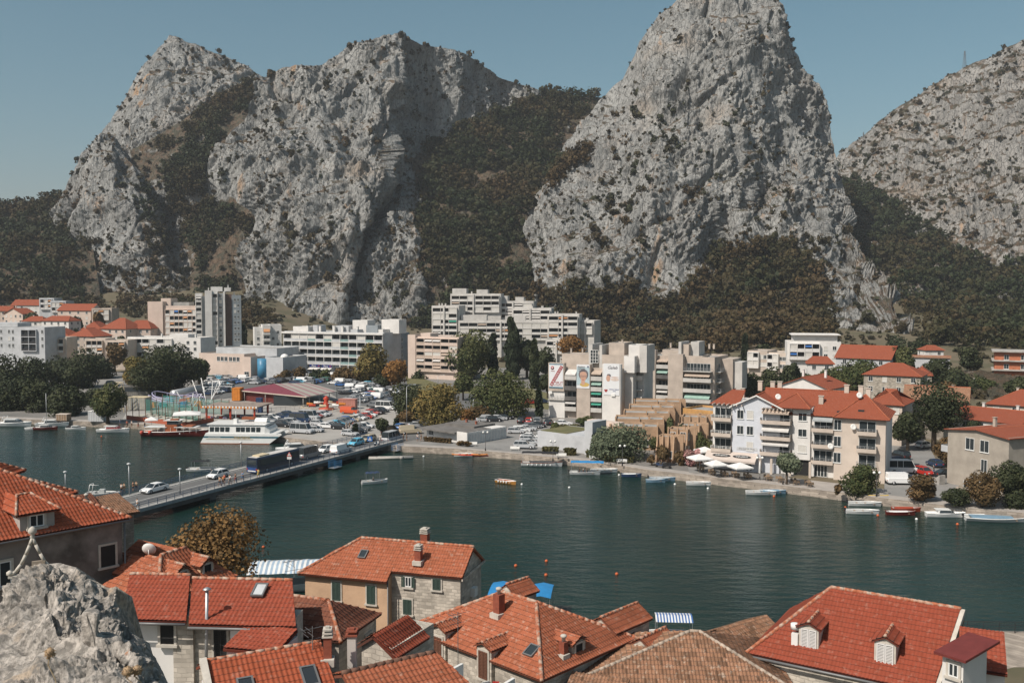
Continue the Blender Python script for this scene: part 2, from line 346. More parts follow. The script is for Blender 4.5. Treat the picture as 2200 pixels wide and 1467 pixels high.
MF['buttress_left']=massif('rock_buttress_left',[
 [(0,110,450,800),(1,140,405,800),(2,178,330,810),(3,215,285,820),(4,245,290,830),(5,270,330,830),(6,300,390,830),(7,345,450,830),(8,400,470,830),(9,430,520,820),(10,440,600,800)],
 [(0,115,480,790),(2,170,420,780),(4,240,380,775),(5,280,400,775),(6,318,430,785),(7,345,480,815),(8,390,510,805),(10,440,620,780)],
 [(0,120,540,780),(2,180,520,755),(4,250,510,745),(5,300,520,745),(6,345,530,752),(7,365,540,785),(8,400,560,775),(10,440,640,760)],
 [(0,130,590,750),(2,200,590,735),(4,270,600,725),(6,350,600,725),(8,420,620,735),(10,450,650,735)],
 [(0,100,690,690),(4,280,690,670),(10,470,700,680)]],190,190,0.85,2)
MF['gully_left']=massif('scrub_slope_left',[
 [(0,280,325,850),(2,345,285,860),(4,430,235,875),(6,500,188,900),(7,560,168,915),(10,640,170,930)],
 [(0,300,430,812),(5,450,330,815),(10,600,300,830)],
 [(0,330,540,800),(5,470,450,800),(10,640,430,800)],
 [(0,330,700,690),(5,480,700,690),(10,640,700,700)]],110,120,0.5,3,m=MSLOPE)
MF['massif_mid']=massif('rock_massif_middle',[
 [(0,552,176,780),(0.4,580,152,785),(0.8,605,143,788),(1.6,660,140,795),(2.8,740,115,810),(3.1,760,100,812),(3.6,800,85,818),(4.1,840,73,825),(4.5,870,70,830),(4.8,890,86,840),(5.1,905,96,850),(5.8,950,104,866),(6.5,1000,116,884),(7.1,1040,136,900),(7.8,1080,163,916),(8.4,1120,180,930),(9.4,1180,205,948),(10,1215,235,962)],
 [(0,532,230,760),(1,600,215,765),(2.5,720,190,775),(4,815,160,790),(4.6,850,170,800),(5,868,190,846),(6,950,180,862),(7,1020,190,885),(8,1080,210,910),(10,1190,250,945)],
 [(0,470,312,735),(1,560,300,735),(2.5,690,290,740),(4,800,280,752),(4.6,840,290,765),(5,856,300,822),(6,930,290,842),(8,1030,285,880),(10,1130,290,920)],
 [(0,448,385,715),(1,530,380,712),(2.5,660,370,712),(4,790,365,718),(4.6,828,365,722),(5,842,375,770),(6,895,380,800),(8,930,385,835),(10,1000,390,890)],
 [(0,540,455,705),(1,580,455,698),(2.5,680,455,690),(4,770,450,690),(4.6,800,455,694),(5,808,460,748),(5.6,845,455,712),(8,895,455,725),(10,935,460,790)],
 [(0,516,545,690),(1,570,548,680),(2.5,660,550,670),(4,735,550,668),(4.6,758,555,674),(5,768,560,722),(5.6,800,550,690),(8,900,555,690),(10,930,560,740)],
 [(0,524,640,670),(2.5,650,640,655),(4.6,735,640,650),(5,744,640,680),(8,902,640,665),(10,925,640,690)],
 [(0,520,740,650),(4,700,740,640),(8,905,740,645),(10,925,740,660)]],400,380,1.0,4)
MF['valley']=massif('forest_valley_middle',[
 [(0,890,330,830),(3,1000,275,862),(5,1080,235,888),(7,1180,200,925),(8.5,1230,203,940),(10,1300,210,950)],
 [(0,880,430,765),(5,1040,360,820),(10,1260,330,830)],
 [(0,870,540,700),(5,1030,500,725),(10,1240,480,740)],
 [(0,870,700,650),(5,1030,700,640),(10,1250,700,640)]],130,150,0.5,5,m=MSLOPE)
MF['peak_right']=massif('rock_peak_right',[
 [(0,1160,415,740),(0.5,1195,340,745),(1,1245,262,748),(1.5,1286,212,750),(2.1,1338,171,755),(2.5,1359,132,757),(3,1390,78,760),(3.3,1411,47,760),(3.6,1437,18,760),(3.8,1457,0,760),(4.3,1510,-35,765),(5,1600,-45,770),(5.5,1655,-20,770),(6,1675,31,772),(6.5,1698,93,772),(6.9,1722,140,770),(7.1,1735,171,768),(7.35,1758,181,765),(7.6,1773,212,760),(7.9,1784,249,755),(8.5,1799,332,745),(8.9,1812,394,735),(9.2,1818,466,720),(9.45,1850,535,670),(9.6,1880,575,630),(9.8,1905,640,560),(10,1970,724,470)],
 [(0,1155,440,710),(1,1250,330,705),(2,1330,260,705),(3,1400,170,705),(4,1480,80,705),(5,1590,60,715),(5.8,1650,70,722),(6.4,1690,130,740),(7,1725,210,745),(8,1770,320,735),(9,1805,440,715),(9.6,1865,590,610),(10,1962,726,465)],
 [(0,1145,465,690),(1,1235,390,680),(2,1320,330,672),(3,1400,280,670),(4,1480,230,672),(5,1570,220,680),(6,1650,230,690),(6.8,1710,280,715),(8,1760,380,710),(9,1800,480,695),(9.6,1850,600,595),(10,1954,729,460)],
 [(0,1132,490,670),(1,1215,440,658),(2,1300,400,648),(3,1385,365,644),(4,1470,340,646),(5,1560,330,650),(6,1640,340,655),(6.5,1685,362,675),(7,1705,385,650),(8,1760,450,655),(9,1800,530,660),(9.6,1845,620,580),(10,1946,732,457)],
 [(0,1128,515,655),(1,1205,490,640),(2,1290,465,628),(3,1370,440,624),(4,1460,425,626),(5,1545,415,632),(5.7,1600,420,640),(6.1,1640,425,670),(6.6,1680,430,632),(8,1750,500,625),(9,1800,560,630),(9.6,1840,640,562),(10,1938,735,454)],
 [(0,1140,545,640),(1,1200,540,625),(2,1280,525,612),(3,1365,510,606),(4,1450,500,606),(5,1520,490,612),(5.5,1560,495,640),(5.9,1595,500,615),(7,1680,505,608),(8,1750,550,605),(9,1800,610,605),(9.6,1850,665,540),(10,1930,738,450)],
 [(0,1145,600,625),(2,1280,600,598),(4,1440,590,590),(5.5,1560,590,592),(7,1680,590,588),(9,1810,670,520),(10,1920,742,446)],
 [(0,1150,700,600),(5,1500,715,560),(8,1740,745,490),(10,1990,780,420)]],430,420,1.0,6)
MF['peak_far_right']=massif('rock_mountain_far_right',[
 [(0,1770,370,1050),(0.8,1810,326,1040),(1.8,1860,290,1020),(2.2,1885,262,1010),(3.5,1950,220,1000),(4.4,2000,190,990),(5.2,2040,160,985),(5.8,2070,146,980),(6.6,2130,122,970),(7.2,2160,104,965),(8,2200,90,960),(10,2330,50,940)],
 [(0,1780,400,980),(3,1920,310,920),(6,2090,250,890),(10,2330,180,860)],
 [(0,1790,440,900),(3,1920,410,840),(6,2080,400,800),(10,2330,370,780)],
 [(0,1800,500,820),(3,1930,500,770),(6,2080,530,720),(10,2330,540,700)],
 [(0,1820,610,700),(3,1950,620,660),(6,2100,640,620),(10,2330,660,600)],
 [(0,1820,800,520),(6,2100,800,450),(10,2330,800,440)]],260,260,0.9,7,m=MFAR)
MF['hill_left']=massif('forest_hill_left',[
 [(0,-350,470,900),(4,-60,450,860),(5,0,447,850),(8,119,426,840),(10,200,400,840)],
 [(0,-350,560,760),(5,0,540,750),(10,200,530,760)],
 [(0,-350,700,600),(5,0,700,600),(10,230,700,640)]],120,110,0.45,8,m=MSLOPE)
# ---- woods and scrub on the slopes
PINES=[clump(95,100+i,8,0.17,0.8,'pine') for i in range(6)]
BUSH=[clump(46,200+i,5,0.24,0.75,'round') for i in range(5)]
M_PINE=leaf_material('pine_needles',(0.026,0.035,0.014),(0.072,0.048,0.021),0.1)
M_SCRUB=leaf_material('scrub_leaves',(0.036,0.040,0.020),(0.085,0.056,0.028),0.1)
POLY={
 'valley':[[(905,310),(960,290),(1010,272),(1090,235),(1180,192),(1290,205),(1245,262),(1170,340),(1165,420),(1240,365),(1130,470),(1125,520),(1157,549),(1145,600),(1160,640),(1220,760),(870,760),(905,620),(915,560),(895,470),(905,400),(925,350)]],
 'hill_left':[[(-400,430),(60,440),(130,425),(150,470),(170,560),(190,640),(190,760),(-400,760)]],
 'gully_left':[[(380,270),(560,165),(550,200),(500,290),(455,320),(450,390),(560,460),(560,500),(520,545),(500,640),(420,650),(430,560),(370,460),(340,300)]],
 'buttress_left':[[(110,500),(190,520),(205,600),(200,700),(100,700)],[(290,390),(320,400),(350,470),(365,600),(340,610)]],
 'peak_right':[[(1500,600),(1530,545),(1600,528),(1700,528),(1738,565),(1775,590),(1770,640),(1790,680),(1768,705),(1760,760),(1150,780),(1150,620),(1205,640),(1250,600),(1340,592),(1380,650),(1440,655)],[(1190,345),(1250,330),(1275,320),(1260,350),(1215,375),(1180,420)]],
 'peak_far_right':[[(1800,395),(1870,400),(1900,430),(1980,480),(2060,545),(2110,560),(2200,570),(2400,600),(2400,830),(1960,800),(1960,715),(1900,600),(1850,530),(1815,470)]],
}
def wood(key,name,poly,n,r0,r1,thresh=-0.2,brown=0.4,protos=PINES,m=None,seedv=0,sc=40.0):
 P,N_=MF[key];rnd=np.random.default_rng(400+seedv);V=P.reshape(-1,3);px,py=proj(V)
 ok=np.zeros(len(V),bool)
 for pl in poly:ok |=inpoly(px,py,pl)
 nz=fbm(V/sc+seedv*3.1,3)+(0.7*fbm(V/70+5,2) if protos is BUSH else 0);ok &=nz > thresh
 # spread evenly: by ground cell
 c=np.nonzero(ok)[0]
 if len(c)==0:return
 c=rnd.permutation(c);keep=[];seen={};g=r0*0.82
 for i in c:
  k=tuple((V[i]/g).astype(int))
  if k in seen:continue
  seen[k]=1;keep.append(i)
  if len(keep) >=n:break
 keep=np.array(keep);rad=r0+(r1-r0)*rnd.random(len(keep))**(3 if protos is BUSH else 1.5);hs=0.75+0.5*rnd.random(len(keep))
 pts=V[keep]+np.array([0,0,1])*rad[:,None]*0.45+N_.reshape(-1,3)[keep]*rad[:,None]*0.2
 tone=np.clip(brown-.08+0.8*fbm(V[keep]/45,2)+0.18*rnd.normal(size=len(keep)),0,1)
 o=scatter_mesh(name,protos,pts,rad,hs,m or M_PINE,rnd,tone);print(name,len(keep))
 return tag(o,kind='stuff')
wd=[
 ('valley','pine_wood',1500,4.0,6.8,-0.42,0.3,'dense dark pine wood filling the valley between the two great rocks'),
 ('hill_left','pine_wood',900,4.2,6.5,-0.5,0.35,'dark pine wood on the low hill at the left edge'),
 ('gully_left','pine_wood',600,3.8,6.0,-0.12,0.35,'scrubby wood in the gully between the left peak and the middle rock'),
 ('buttress_left','scrub_wood',200,3.5,5.5,-0.3,0.6,'brown scrub along the dark edge of the left buttress'),
 ('peak_right','pine_wood',1100,4.0,6.4,-0.36,0.6,'brownish pine wood at the foot of the tall right rock'),
 ('peak_far_right','pine_wood',1500,4.0,6.4,-0.75,0.15,'dark green wood on the lower slope of the far right mountain')]
for i,(k,nm,n,r0,r1,th,br,lab) in enumerate(wd):
 o=wood(k,nm,POLY[k],n,r0,r1,th,br,seedv=i)
 if o:tag(o,lab,'wood')
o=wood('buttress_left','scrub',[[(90,500),(190,540),(300,600),(420,600),(430,690),(90,690)]],420,1.8,4.2,-0.6,0.6,BUSH,M_SCRUB,40,14.0)
if o:tag(o,'brown scrub covering the stony slope below the left buttress','scrub')
EV=[[(-500,-200),(2700,-200),(2700,800),(-500,800)]]
sh=[('peak_left',260,0.12),('buttress_left',260,0.1),('gully_left',350,-0.3),('massif_mid',420,0.22),('peak_right',430,0.22),('peak_far_right',900,-0.02),('hill_left',300,0),('valley',120,0.0)]
slab={'peak_left':'far left peak','buttress_left':'left buttress','gully_left':'slope between left peak and middle rock','massif_mid':'middle rock massif','peak_right':'tall right rock','peak_far_right':'far right mountain','hill_left':'low left hill','valley':'valley between the great rocks'}
for i,(k,n,th) in enumerate(sh):
 o=wood(k,'scrub',EV,n,1.6,5.2,th,0.45,BUSH,M_SCRUB,20+i,14.0)
 if o:tag(o,'dark scrub bushes dotted over the rock of the '+slab[k],'scrub')
TINY=[clump(16,300+i,3,.42,.7,'round') for i in range(4)]
for i,(k,n,th) in enumerate([('massif_mid',1200,0),('peak_right',1300,0),('peak_left',700,-.1),('buttress_left',600,-.2),('peak_far_right',1500,-.2)]):
 o=wood(k,'rock_tufts',EV,n,.75,2.1,th,.5,TINY,M_SCRUB,60+i,9.0)
 if o:tag(o,'tiny dark tufts growing in the cracks of the '+slab[k],'scrub')
# woods standing on the rising ground behind the town
def ground_wood(name,xr,yr,n,r0,r1,lab,brown,seedv,pxclip=None):
 rnd=np.random.default_rng(700+seedv);X=xr[0]+(xr[1]-xr[0])*rnd.random(n*3);Y=yr[0]+(yr[1]-yr[0])*rnd.random(n*3)
 V=np.stack([X,Y,GH(X,Y)],1);px,py=proj(V);ok=fbm(V/30,2) > -0.5
 if pxclip:ok &=inpoly(px,py,pxclip)
 V=V[ok];seen={};keep=[]
 for i in range(len(V)):
  k=(int(V[i,0]/r0/1.1),int(V[i,1]/r0/1.1))
  if k in seen:continue
  seen[k]=1;keep.append(i)
  if len(keep) >=n:break
 V=V[keep];rad=r0+(r1-r0)*rnd.random(len(V));V[:,2] +=rad*0.9
 tone=np.clip(brown+0.5*fbm(V/40,2)+0.15*rnd.normal(size=len(V)),0,1);print(name,len(V))
 tag(scatter_mesh(name,PINES,V,rad,np.ones(len(V)),M_PINE,rnd,tone),lab,'wood',kind='stuff')
ground_wood('pine_wood',(20,330),(430,600),700,3.6,5.4,'brown and green pines on the slope directly behind the apartment blocks',0.7,1,[(1100,600),(1500,600),(1780,690),(1790,740),(1640,748),(1500,765),(1300,760),(1100,760)])
ground_wood('pine_wood',(-420,-100),(520,640),260,3.0,4.6,'dark trees behind the hillside houses at far left',0.5,2,[(-300,600),(560,600),(540,690),(320,660),(200,655),(-300,668)])
ground_wood('pine_wood',(150,420),(330,560),420,3.2,5.2,'dark green trees on the slope right of the rock ridge above the houses',0.25,3,[(1990,640),(2300,640),(2300,790),(2160,760),(2060,745),(1990,742)])
ground_wood('pine_wood',(-300,-60),(455,660),340,2.4,4.2,'brown scrubby trees between the tower block and the cliffs',0.6,4,[(180,622),(560,622),(600,700),(500,715),(180,668)])
# ---- shared materials
def stone_material(name,c=(0.46,0.43,0.38),sc=2.2,mortar=0.55,bw=0.5,bh=0.25,axis='Object'):
 if name in MATS:return MATS[name]
 m=bpy.data.materials.new(name);MATS[name]=m;m.use_nodes=True;nt=m.node_tree;N=nt.nodes.new;L=nt.links.new;b=nt.nodes['Principled BSDF'];b.inputs['Roughness'].default_value=0.92;b.inputs['Specular IOR Level'].default_value=0.2
 tc=N('ShaderNodeTexCoord');sx=N('ShaderNodeSeparateXYZ');L(tc.outputs['Object'],sx.inputs[0]);ad=N('ShaderNodeMath');ad.operation='ADD';L(sx.outputs[0],ad.inputs[0]);L(sx.outputs[1],ad.inputs[1])
 cb=N('ShaderNodeCombineXYZ');L(ad.outputs[0],cb.inputs[0]);L(sx.outputs[2],cb.inputs[1])
 nd=N('ShaderNodeTexNoise');nd.inputs['Scale'].default_value=1.3;L(tc.outputs['Object'],nd.inputs['Vector']);vm=N('ShaderNodeVectorMath');vm.operation='MULTIPLY_ADD';L(nd.outputs['Color'],vm.inputs[0]);vm.inputs[1].default_value=(0.25,0.25,0.25);L(cb.outputs[0],vm.inputs[2])
 br=N('ShaderNodeTexBrick');L(vm.outputs[0],br.inputs['Vector']);br.inputs['Scale'].default_value=1.0;br.inputs['Brick Width'].default_value=bw;br.inputs['Row Height'].default_value=bh;br.inputs['Mortar Size'].default_value=0.018
 br.inputs['Color1'].default_value=rgb(c);br.inputs['Color2'].default_value=rgb(tuple(x*0.62 for x in c));br.inputs['Mortar'].default_value=rgb(tuple(x*mortar for x in c))
 nz=N('ShaderNodeTexNoise');nz.inputs['Scale'].default_value=0.9;nz.inputs['Detail'].default_value=8;L(tc.outputs['Object'],nz.inputs['Vector']);mr=N('ShaderNodeMapRange');mr.inputs[1].default_value=0.3;mr.inputs[2].default_value=0.7;mr.inputs[3].default_value=0.7;mr.inputs[4].default_value=1.15;L(nz.outputs[0],mr.inputs[0])
 hs=N('ShaderNodeHueSaturation');L(br.outputs['Color'],hs.inputs['Color']);L(mr.outputs[0],hs.inputs['Value']);L(hs.outputs[0],b.inputs['Base Color'])
 bp=N('ShaderNodeBump');bp.inputs['Strength'].default_value=0.7;bp.inputs['Distance'].default_value=0.05;L(br.outputs['Fac'],bp.inputs['Height']);bp.invert=True;L(bp.outputs[0],b.inputs['Normal'])
 return m
M_QSTONE=stone_material('quay_rubble_stone',(0.42,0.36,0.30),bw=0.7,bh=0.35)
M_WHITE=mat('white_paint',(0.72,0.71,0.68),0.5,var=0.06)
M_GLASS=mat('dark_window_glass',(0.03,0.038,0.042),0.12,var=0,spec=0.6)
M_DARK=mat('dark_void',(0.02,0.02,0.02),0.8,var=0)
M_RUBBER=mat('black_rubber',(0.025,0.025,0.025),0.8,var=0)
M_STEEL=mat('galvanised_steel',(0.42,0.43,0.44),0.45,0.6,var=0.1)
M_RAIL=mat('blue_railing_paint',(0.045,0.085,0.15),0.5,var=0.15)
M_CONC=mat('weathered_concrete',(0.40,0.38,0.35),0.92,var=0.2,scale=0.5)
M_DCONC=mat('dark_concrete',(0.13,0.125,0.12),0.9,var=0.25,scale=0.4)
M_BLACK=mat('black_metal',(0.03,0.03,0.032),0.45,var=0)
M_LGRASS=mat('dry_lawn',(0.10,0.105,0.045),0.95,var=0.3,scale=0.3,c2=(0.16,0.14,0.07))
M_WOOD=mat('weathered_wood',(0.28,0.19,0.12),0.8,var=0.2,scale=3)
M_LINE=mat('road_marking_white',(0.6,0.6,0.58),0.8,var=0.15,scale=0.8)
ORD='first second third fourth fifth sixth seventh eighth ninth tenth eleventh twelfth thirteenth fourteenth fifteenth sixteenth seventeenth eighteenth nineteenth twentieth'.split()
ORD +=['twenty-'+w for w in ORD[:9]]+['thirtieth']+['thirty-'+w for w in ORD[:9]]+['fortieth']+['forty-'+w for w in ORD[:9]]
# ---- quay, car park, streets
def sheet(name,pts,z,m,kind='structure'):
 b=MB();b.add([(p[0],p[1],z) for p in pts],[tuple(range(len(pts)))]);o=b.build(name,m)
 bm=bmesh.new();bm.from_mesh(o.data);bmesh.ops.triangulate(bm,faces=bm.faces[:]);bmesh.ops.recalc_face_normals(bm,faces=bm.faces[:])
 for f in bm.faces:
  if f.normal.z < 0:f.normal_flip()
 bm.to_mesh(o.data);bm.free();return tag(o,kind=kind)
b=MB()
n=len(SHORE)
for i in range(n-1):
 a,c=SHORE[i],SHORE[i+1];d=(c-a).normalized();q=Vector((-d.y,d.x,0))
 def off(p,k,z):return (p[0]+q.x*k,p[1]+q.y*k,z)
 sl=0.35 if i >=9 else 0.0
 b.quad((a.x-0,a.y-sl,-4),(c.x,c.y-sl,-4),(c.x,c.y,0.0),(a.x,a.y,0.0))
b.build('quay_wall',M_QSTONE)['kind']='structure'
inn=[(p.x,p.y+9) for p in SHORE]
ed=[(p.x,p.y+0.0) for p in SHORE]
b=MB()
for i in range(n-1):b.quad((*ed[i],0),(*ed[i+1],0),(*inn[i+1],0),(*inn[i],0))
b.build('promenade',M_PAVE)['kind']='structure'
lot=[G(*p) for p in [(262,903),(440,918),(612,936),(700,945),(800,950),(845,940),(872,905),(868,870),(850,835),(815,810),(690,796),(560,790),(430,795),(425,850),(275,880)]]
sheet('town_pavement',[(-330,290)]+[(p.x,p.y+3) for p in SHORE if p.x < 55]+[(58,175),(62,300),(40,432),(-330,432)],0.008,mat('pale_town_asphalt',(0.22,0.21,0.195),0.95,var=0.25,scale=0.05))
sheet('car_park',lot,0.02,M_LOT)
sheet('car_park_asphalt',[G(*p) for p in [(428,860),(500,855),(540,838),(700,838),(745,870),(866,878),(850,835),(815,808),(690,793),(560,788),(430,792)]],0.035,M_ASPHALT)
sheet('street',[G(*p) for p in [(838,945),(905,945),(905,925),(960,905),(1040,880),(1100,862),(1100,850),(1000,845),(880,842),(868,800),(850,800),(862,845),(874,880),(868,915),(835,930)]],0.045,M_ASPHALT)
sheet('side_car_park',[G(*p) for p in [(900,955),(975,959),(1122,972),(1165,968),(1160,930),(1185,905),(1190,885),(1060,888),(1000,905),(930,925)]],0.03,mat('grey_asphalt_worn',(0.24,0.235,0.225),0.9,var=0.15,scale=0.15))
sheet('park_lawn',[G(*p) for p in [(905,915),(1010,885),(1050,868),(1180,880),(1200,850),(1120,830),(960,830),(870,800),(880,860),(876,905)]],0.015,M_LGRASS)
sheet('courtyard_lane',[G(*p) for p in [(1900,1062),(2060,1080),(2060,1030),(2010,985),(1985,940),(1960,900),(1900,900)]],0.02,mat('grey_asphalt_worn',(0.2,0.2,0.2)))
sheet('lane_between_terraces',[G(*p) for p in [(1480,1015),(1545,1022),(1540,960),(1535,900),(1500,880),(1460,880)]],0.02,mat('grey_asphalt_worn',(0.2,0.2,0.2)))
# south bank platform under the old town, with its own quay wall
b=MB()
for i in range(len(SOUTH)-1):
 a,c=SOUTH[i],SOUTH[i+1];b.quad((c[0],c[1],-4),(a[0],a[1],-4),(a[0],a[1],0.32),(c[0],c[1],0.32));b.quad((a[0],a[1]-9,0.32),(c[0],c[1]-9,0.32),(c[0],c[1],0.32),(a[0],a[1],0.32))
b.build('old_town_quay',M_QSTONE)['kind']='structure'
# ---- bridge
BN=G(289,1097,0.5);BF=G(861,945,0.5);bd=(BF-BN);bd.z=0;bd.normalize();bq=Vector((-bd.y,bd.x,0))
BL=(BF-BN).length+16;BROT=math.atan2(bd.y,bd.x);B0=BN-bd*15;BW=9.6
br=empty('road_bridge',(B0.x,B0.y,0),BROT);tag(br,'low two-lane road bridge with blue railings crossing the river to the car park','bridge')
b=MB();b.box(0,BL,1.5,BW-1.3,0.0,0.5);b.build('road_deck',M_ASPHALT,br)
for nm,y0,y1 in (('pavement',0,1.5),('pavement',BW-1.3,BW)):
 b=MB();b.box(0,BL,y0,y1,0.05,0.62);b.build(nm,mat('pale_bridge_concrete',(0.36,0.35,0.33),0.9,var=0.12),br)
b=MB();b.box(0,BL,BW/2-0.06,BW/2+0.06,0.5,0.506);b.box(0,BL,1.62,1.72,0.5,0.506);b.box(0,BL,BW-1.52,BW-1.42,0.5,0.506);b.build('lane_markings',M_LINE,br)
b=MB()
for y in (0.5,3.2,6.2,8.9):b.box(0.05,BL-0.05,y,y+0.35,-0.75,-0.001)
b.build('girders',M_DCONC,br)
for x in (32,55,74):
 b=MB();b.box(x-0.7,x+0.7,0.6,BW-0.6,-4,-0.76);b.build('pier',M_DCONC,br)
for y in (0.06,BW-0.06):
 b=MB()
 for x in np.arange(0.3,BL,1.75):b.box(x-0.03,x+0.03,y-0.03,y+0.03,0.1,1.55)
 for z in (1.55,1.2,0.95):b.box(0,BL,y-0.03,y+0.03,z-0.03,z+0.025)
 b.build('railing',M_RAIL,br)
 b=MB()
 for x in np.arange(0.3,BL,0.19):b.box(x-0.008,x+0.008,y-0.008,y+0.008,0.7,1.5)
 b.build('railing_bars',M_RAIL,br)
b=MB();b.box(0,BL,-0.14,-0.001,0.1,0.55);b.build('edge_beam',mat('pale_edge_beam',(0.30,0.31,0.32),0.8),br)
def bpos(px,py,z=0.5):# bridge-local to world helpers are not needed: ray meets deck
 p=G(px,py,z);return p
for px,py,lab in ((720,1003,'blue caged maintenance basket hanging under the middle of the bridge'),(854,966,'blue caged maintenance basket hanging under the far end of the bridge')):
 p=G(px,py,-0.9);e=empty('maintenance_basket',p,BROT);tag(e,lab,'work basket','maintenance baskets under the bridge')
 b=MB();b.box(-1.2,1.2,-0.7,0.7,-0.08,0);b.build('platform',M_STEEL,e)
 b=MB()
 for x in np.linspace(-1.2,1.2,7):
  for y in (-0.7,0.7):b.box(x-0.03,x+0.03,y-0.03,y+0.03,0,1.3)
 for y in (-0.7,0.7):
  for z in (0.4,0.85,1.3):b.box(-1.2,1.2,y-0.03,y+0.03,z-0.04,z+0.04)
 b.build('cage',mat('bright_blue_paint',(0.04,0.16,0.32),0.5),e)
e=empty('timber_boom',G(840,985,-1.2),0.12);tag(e,'pair of long pale floating beams beside the far end of the bridge','floating beam')
for y in (0,1.3):
 b=MB();b.bar((-4.6,y,0.1),(4.6,y,0.1),0.22,8);b.build('beam',M_CONC,e)
b=MB();b.lathe([(0.1,-0.2),(0.4,-0.1),(0.45,0.3),(0.25,0.5)],10,(2.2,-0.1,0));b.build('float',M_CONC,e)
# ---- vehicles
PAINT={'white':(0.74,0.74,0.73),'silver':(0.45,0.46,0.47),'grey':(0.17,0.18,0.19),'black':(0.02,0.021,0.024),'navy':(0.02,0.04,0.09),'red':(0.42,0.03,0.02),'beige':(0.45,0.38,0.27),'light blue':(0.10,0.42,0.60),'green':(0.05,0.16,0.12),'yellow':(0.6,0.42,0.12),'orange red':(0.55,0.09,0.03),'blue':(0.03,0.11,0.30)}
def paint(c):return mat(c.replace(' ','_')+'_car_paint',PAINT[c],0.28,0.0,var=0.0,spec=0.6)
CARP={  # lower outline, greenhouse outline (x from rear to front), half width
 'hatchback':([(-2.0,.28),(-2.05,.55),(-1.98,.88),(-1.5,.95),(.75,.93),(1.55,.82),(1.95,.68),(2.03,.45),(1.98,.25)],[(-1.93,.9),(-1.6,1.38),(-1.2,1.48),(.1,1.47),(.45,1.4),(1.05,.9)],.86),
 'saloon car':([(-2.3,.3),(-2.38,.6),(-2.3,.93),(-1.5,.96),(.85,.92),(1.75,.8),(2.28,.66),(2.36,.45),(2.3,.22)],[(-1.95,.92),(-1.2,1.36),(-.6,1.44),(.1,1.43),(.45,1.36),(1.2,.88)],.9),
 'estate car':([(-2.25,.3),(-2.32,.6),(-2.25,.92),(-1.5,.96),(.85,.92),(1.7,.8),(2.2,.66),(2.28,.45),(2.2,.22)],[(-2.2,.92),(-1.9,1.36),(-1.5,1.47),(.1,1.45),(.45,1.38),(1.2,.88)],.88),
 'off-roader':([(-2.2,.4),(-2.28,.7),(-2.25,1.08),(.8,1.1),(1.7,1.05),(2.15,.9),(2.22,.6),(2.15,.35)],[(-2.2,1.05),(-2.05,1.6),(-1.9,1.74),(.2,1.74),(.5,1.66),(.98,1.07)],.92),
 'van':([(-2.6,.35),(-2.65,.7),(-2.63,1.2),(1.3,1.2),(2.1,1.05),(2.5,.85),(2.58,.5),(2.5,.3)],[(-2.62,1.15),(-2.58,1.9),(-2.45,2.02),(.7,2.02),(1.0,1.95),(1.75,1.12)],.96),
 'minibus':([(-2.9,.35),(-2.95,.7),(-2.93,1.2),(1.7,1.2),(2.4,1.05),(2.75,.85),(2.8,.5),(2.75,.3)],[(-2.92,1.15),(-2.88,2.3),(-2.7,2.48),(1.0,2.48),(1.3,2.35),(1.95,1.12)],1.0)}
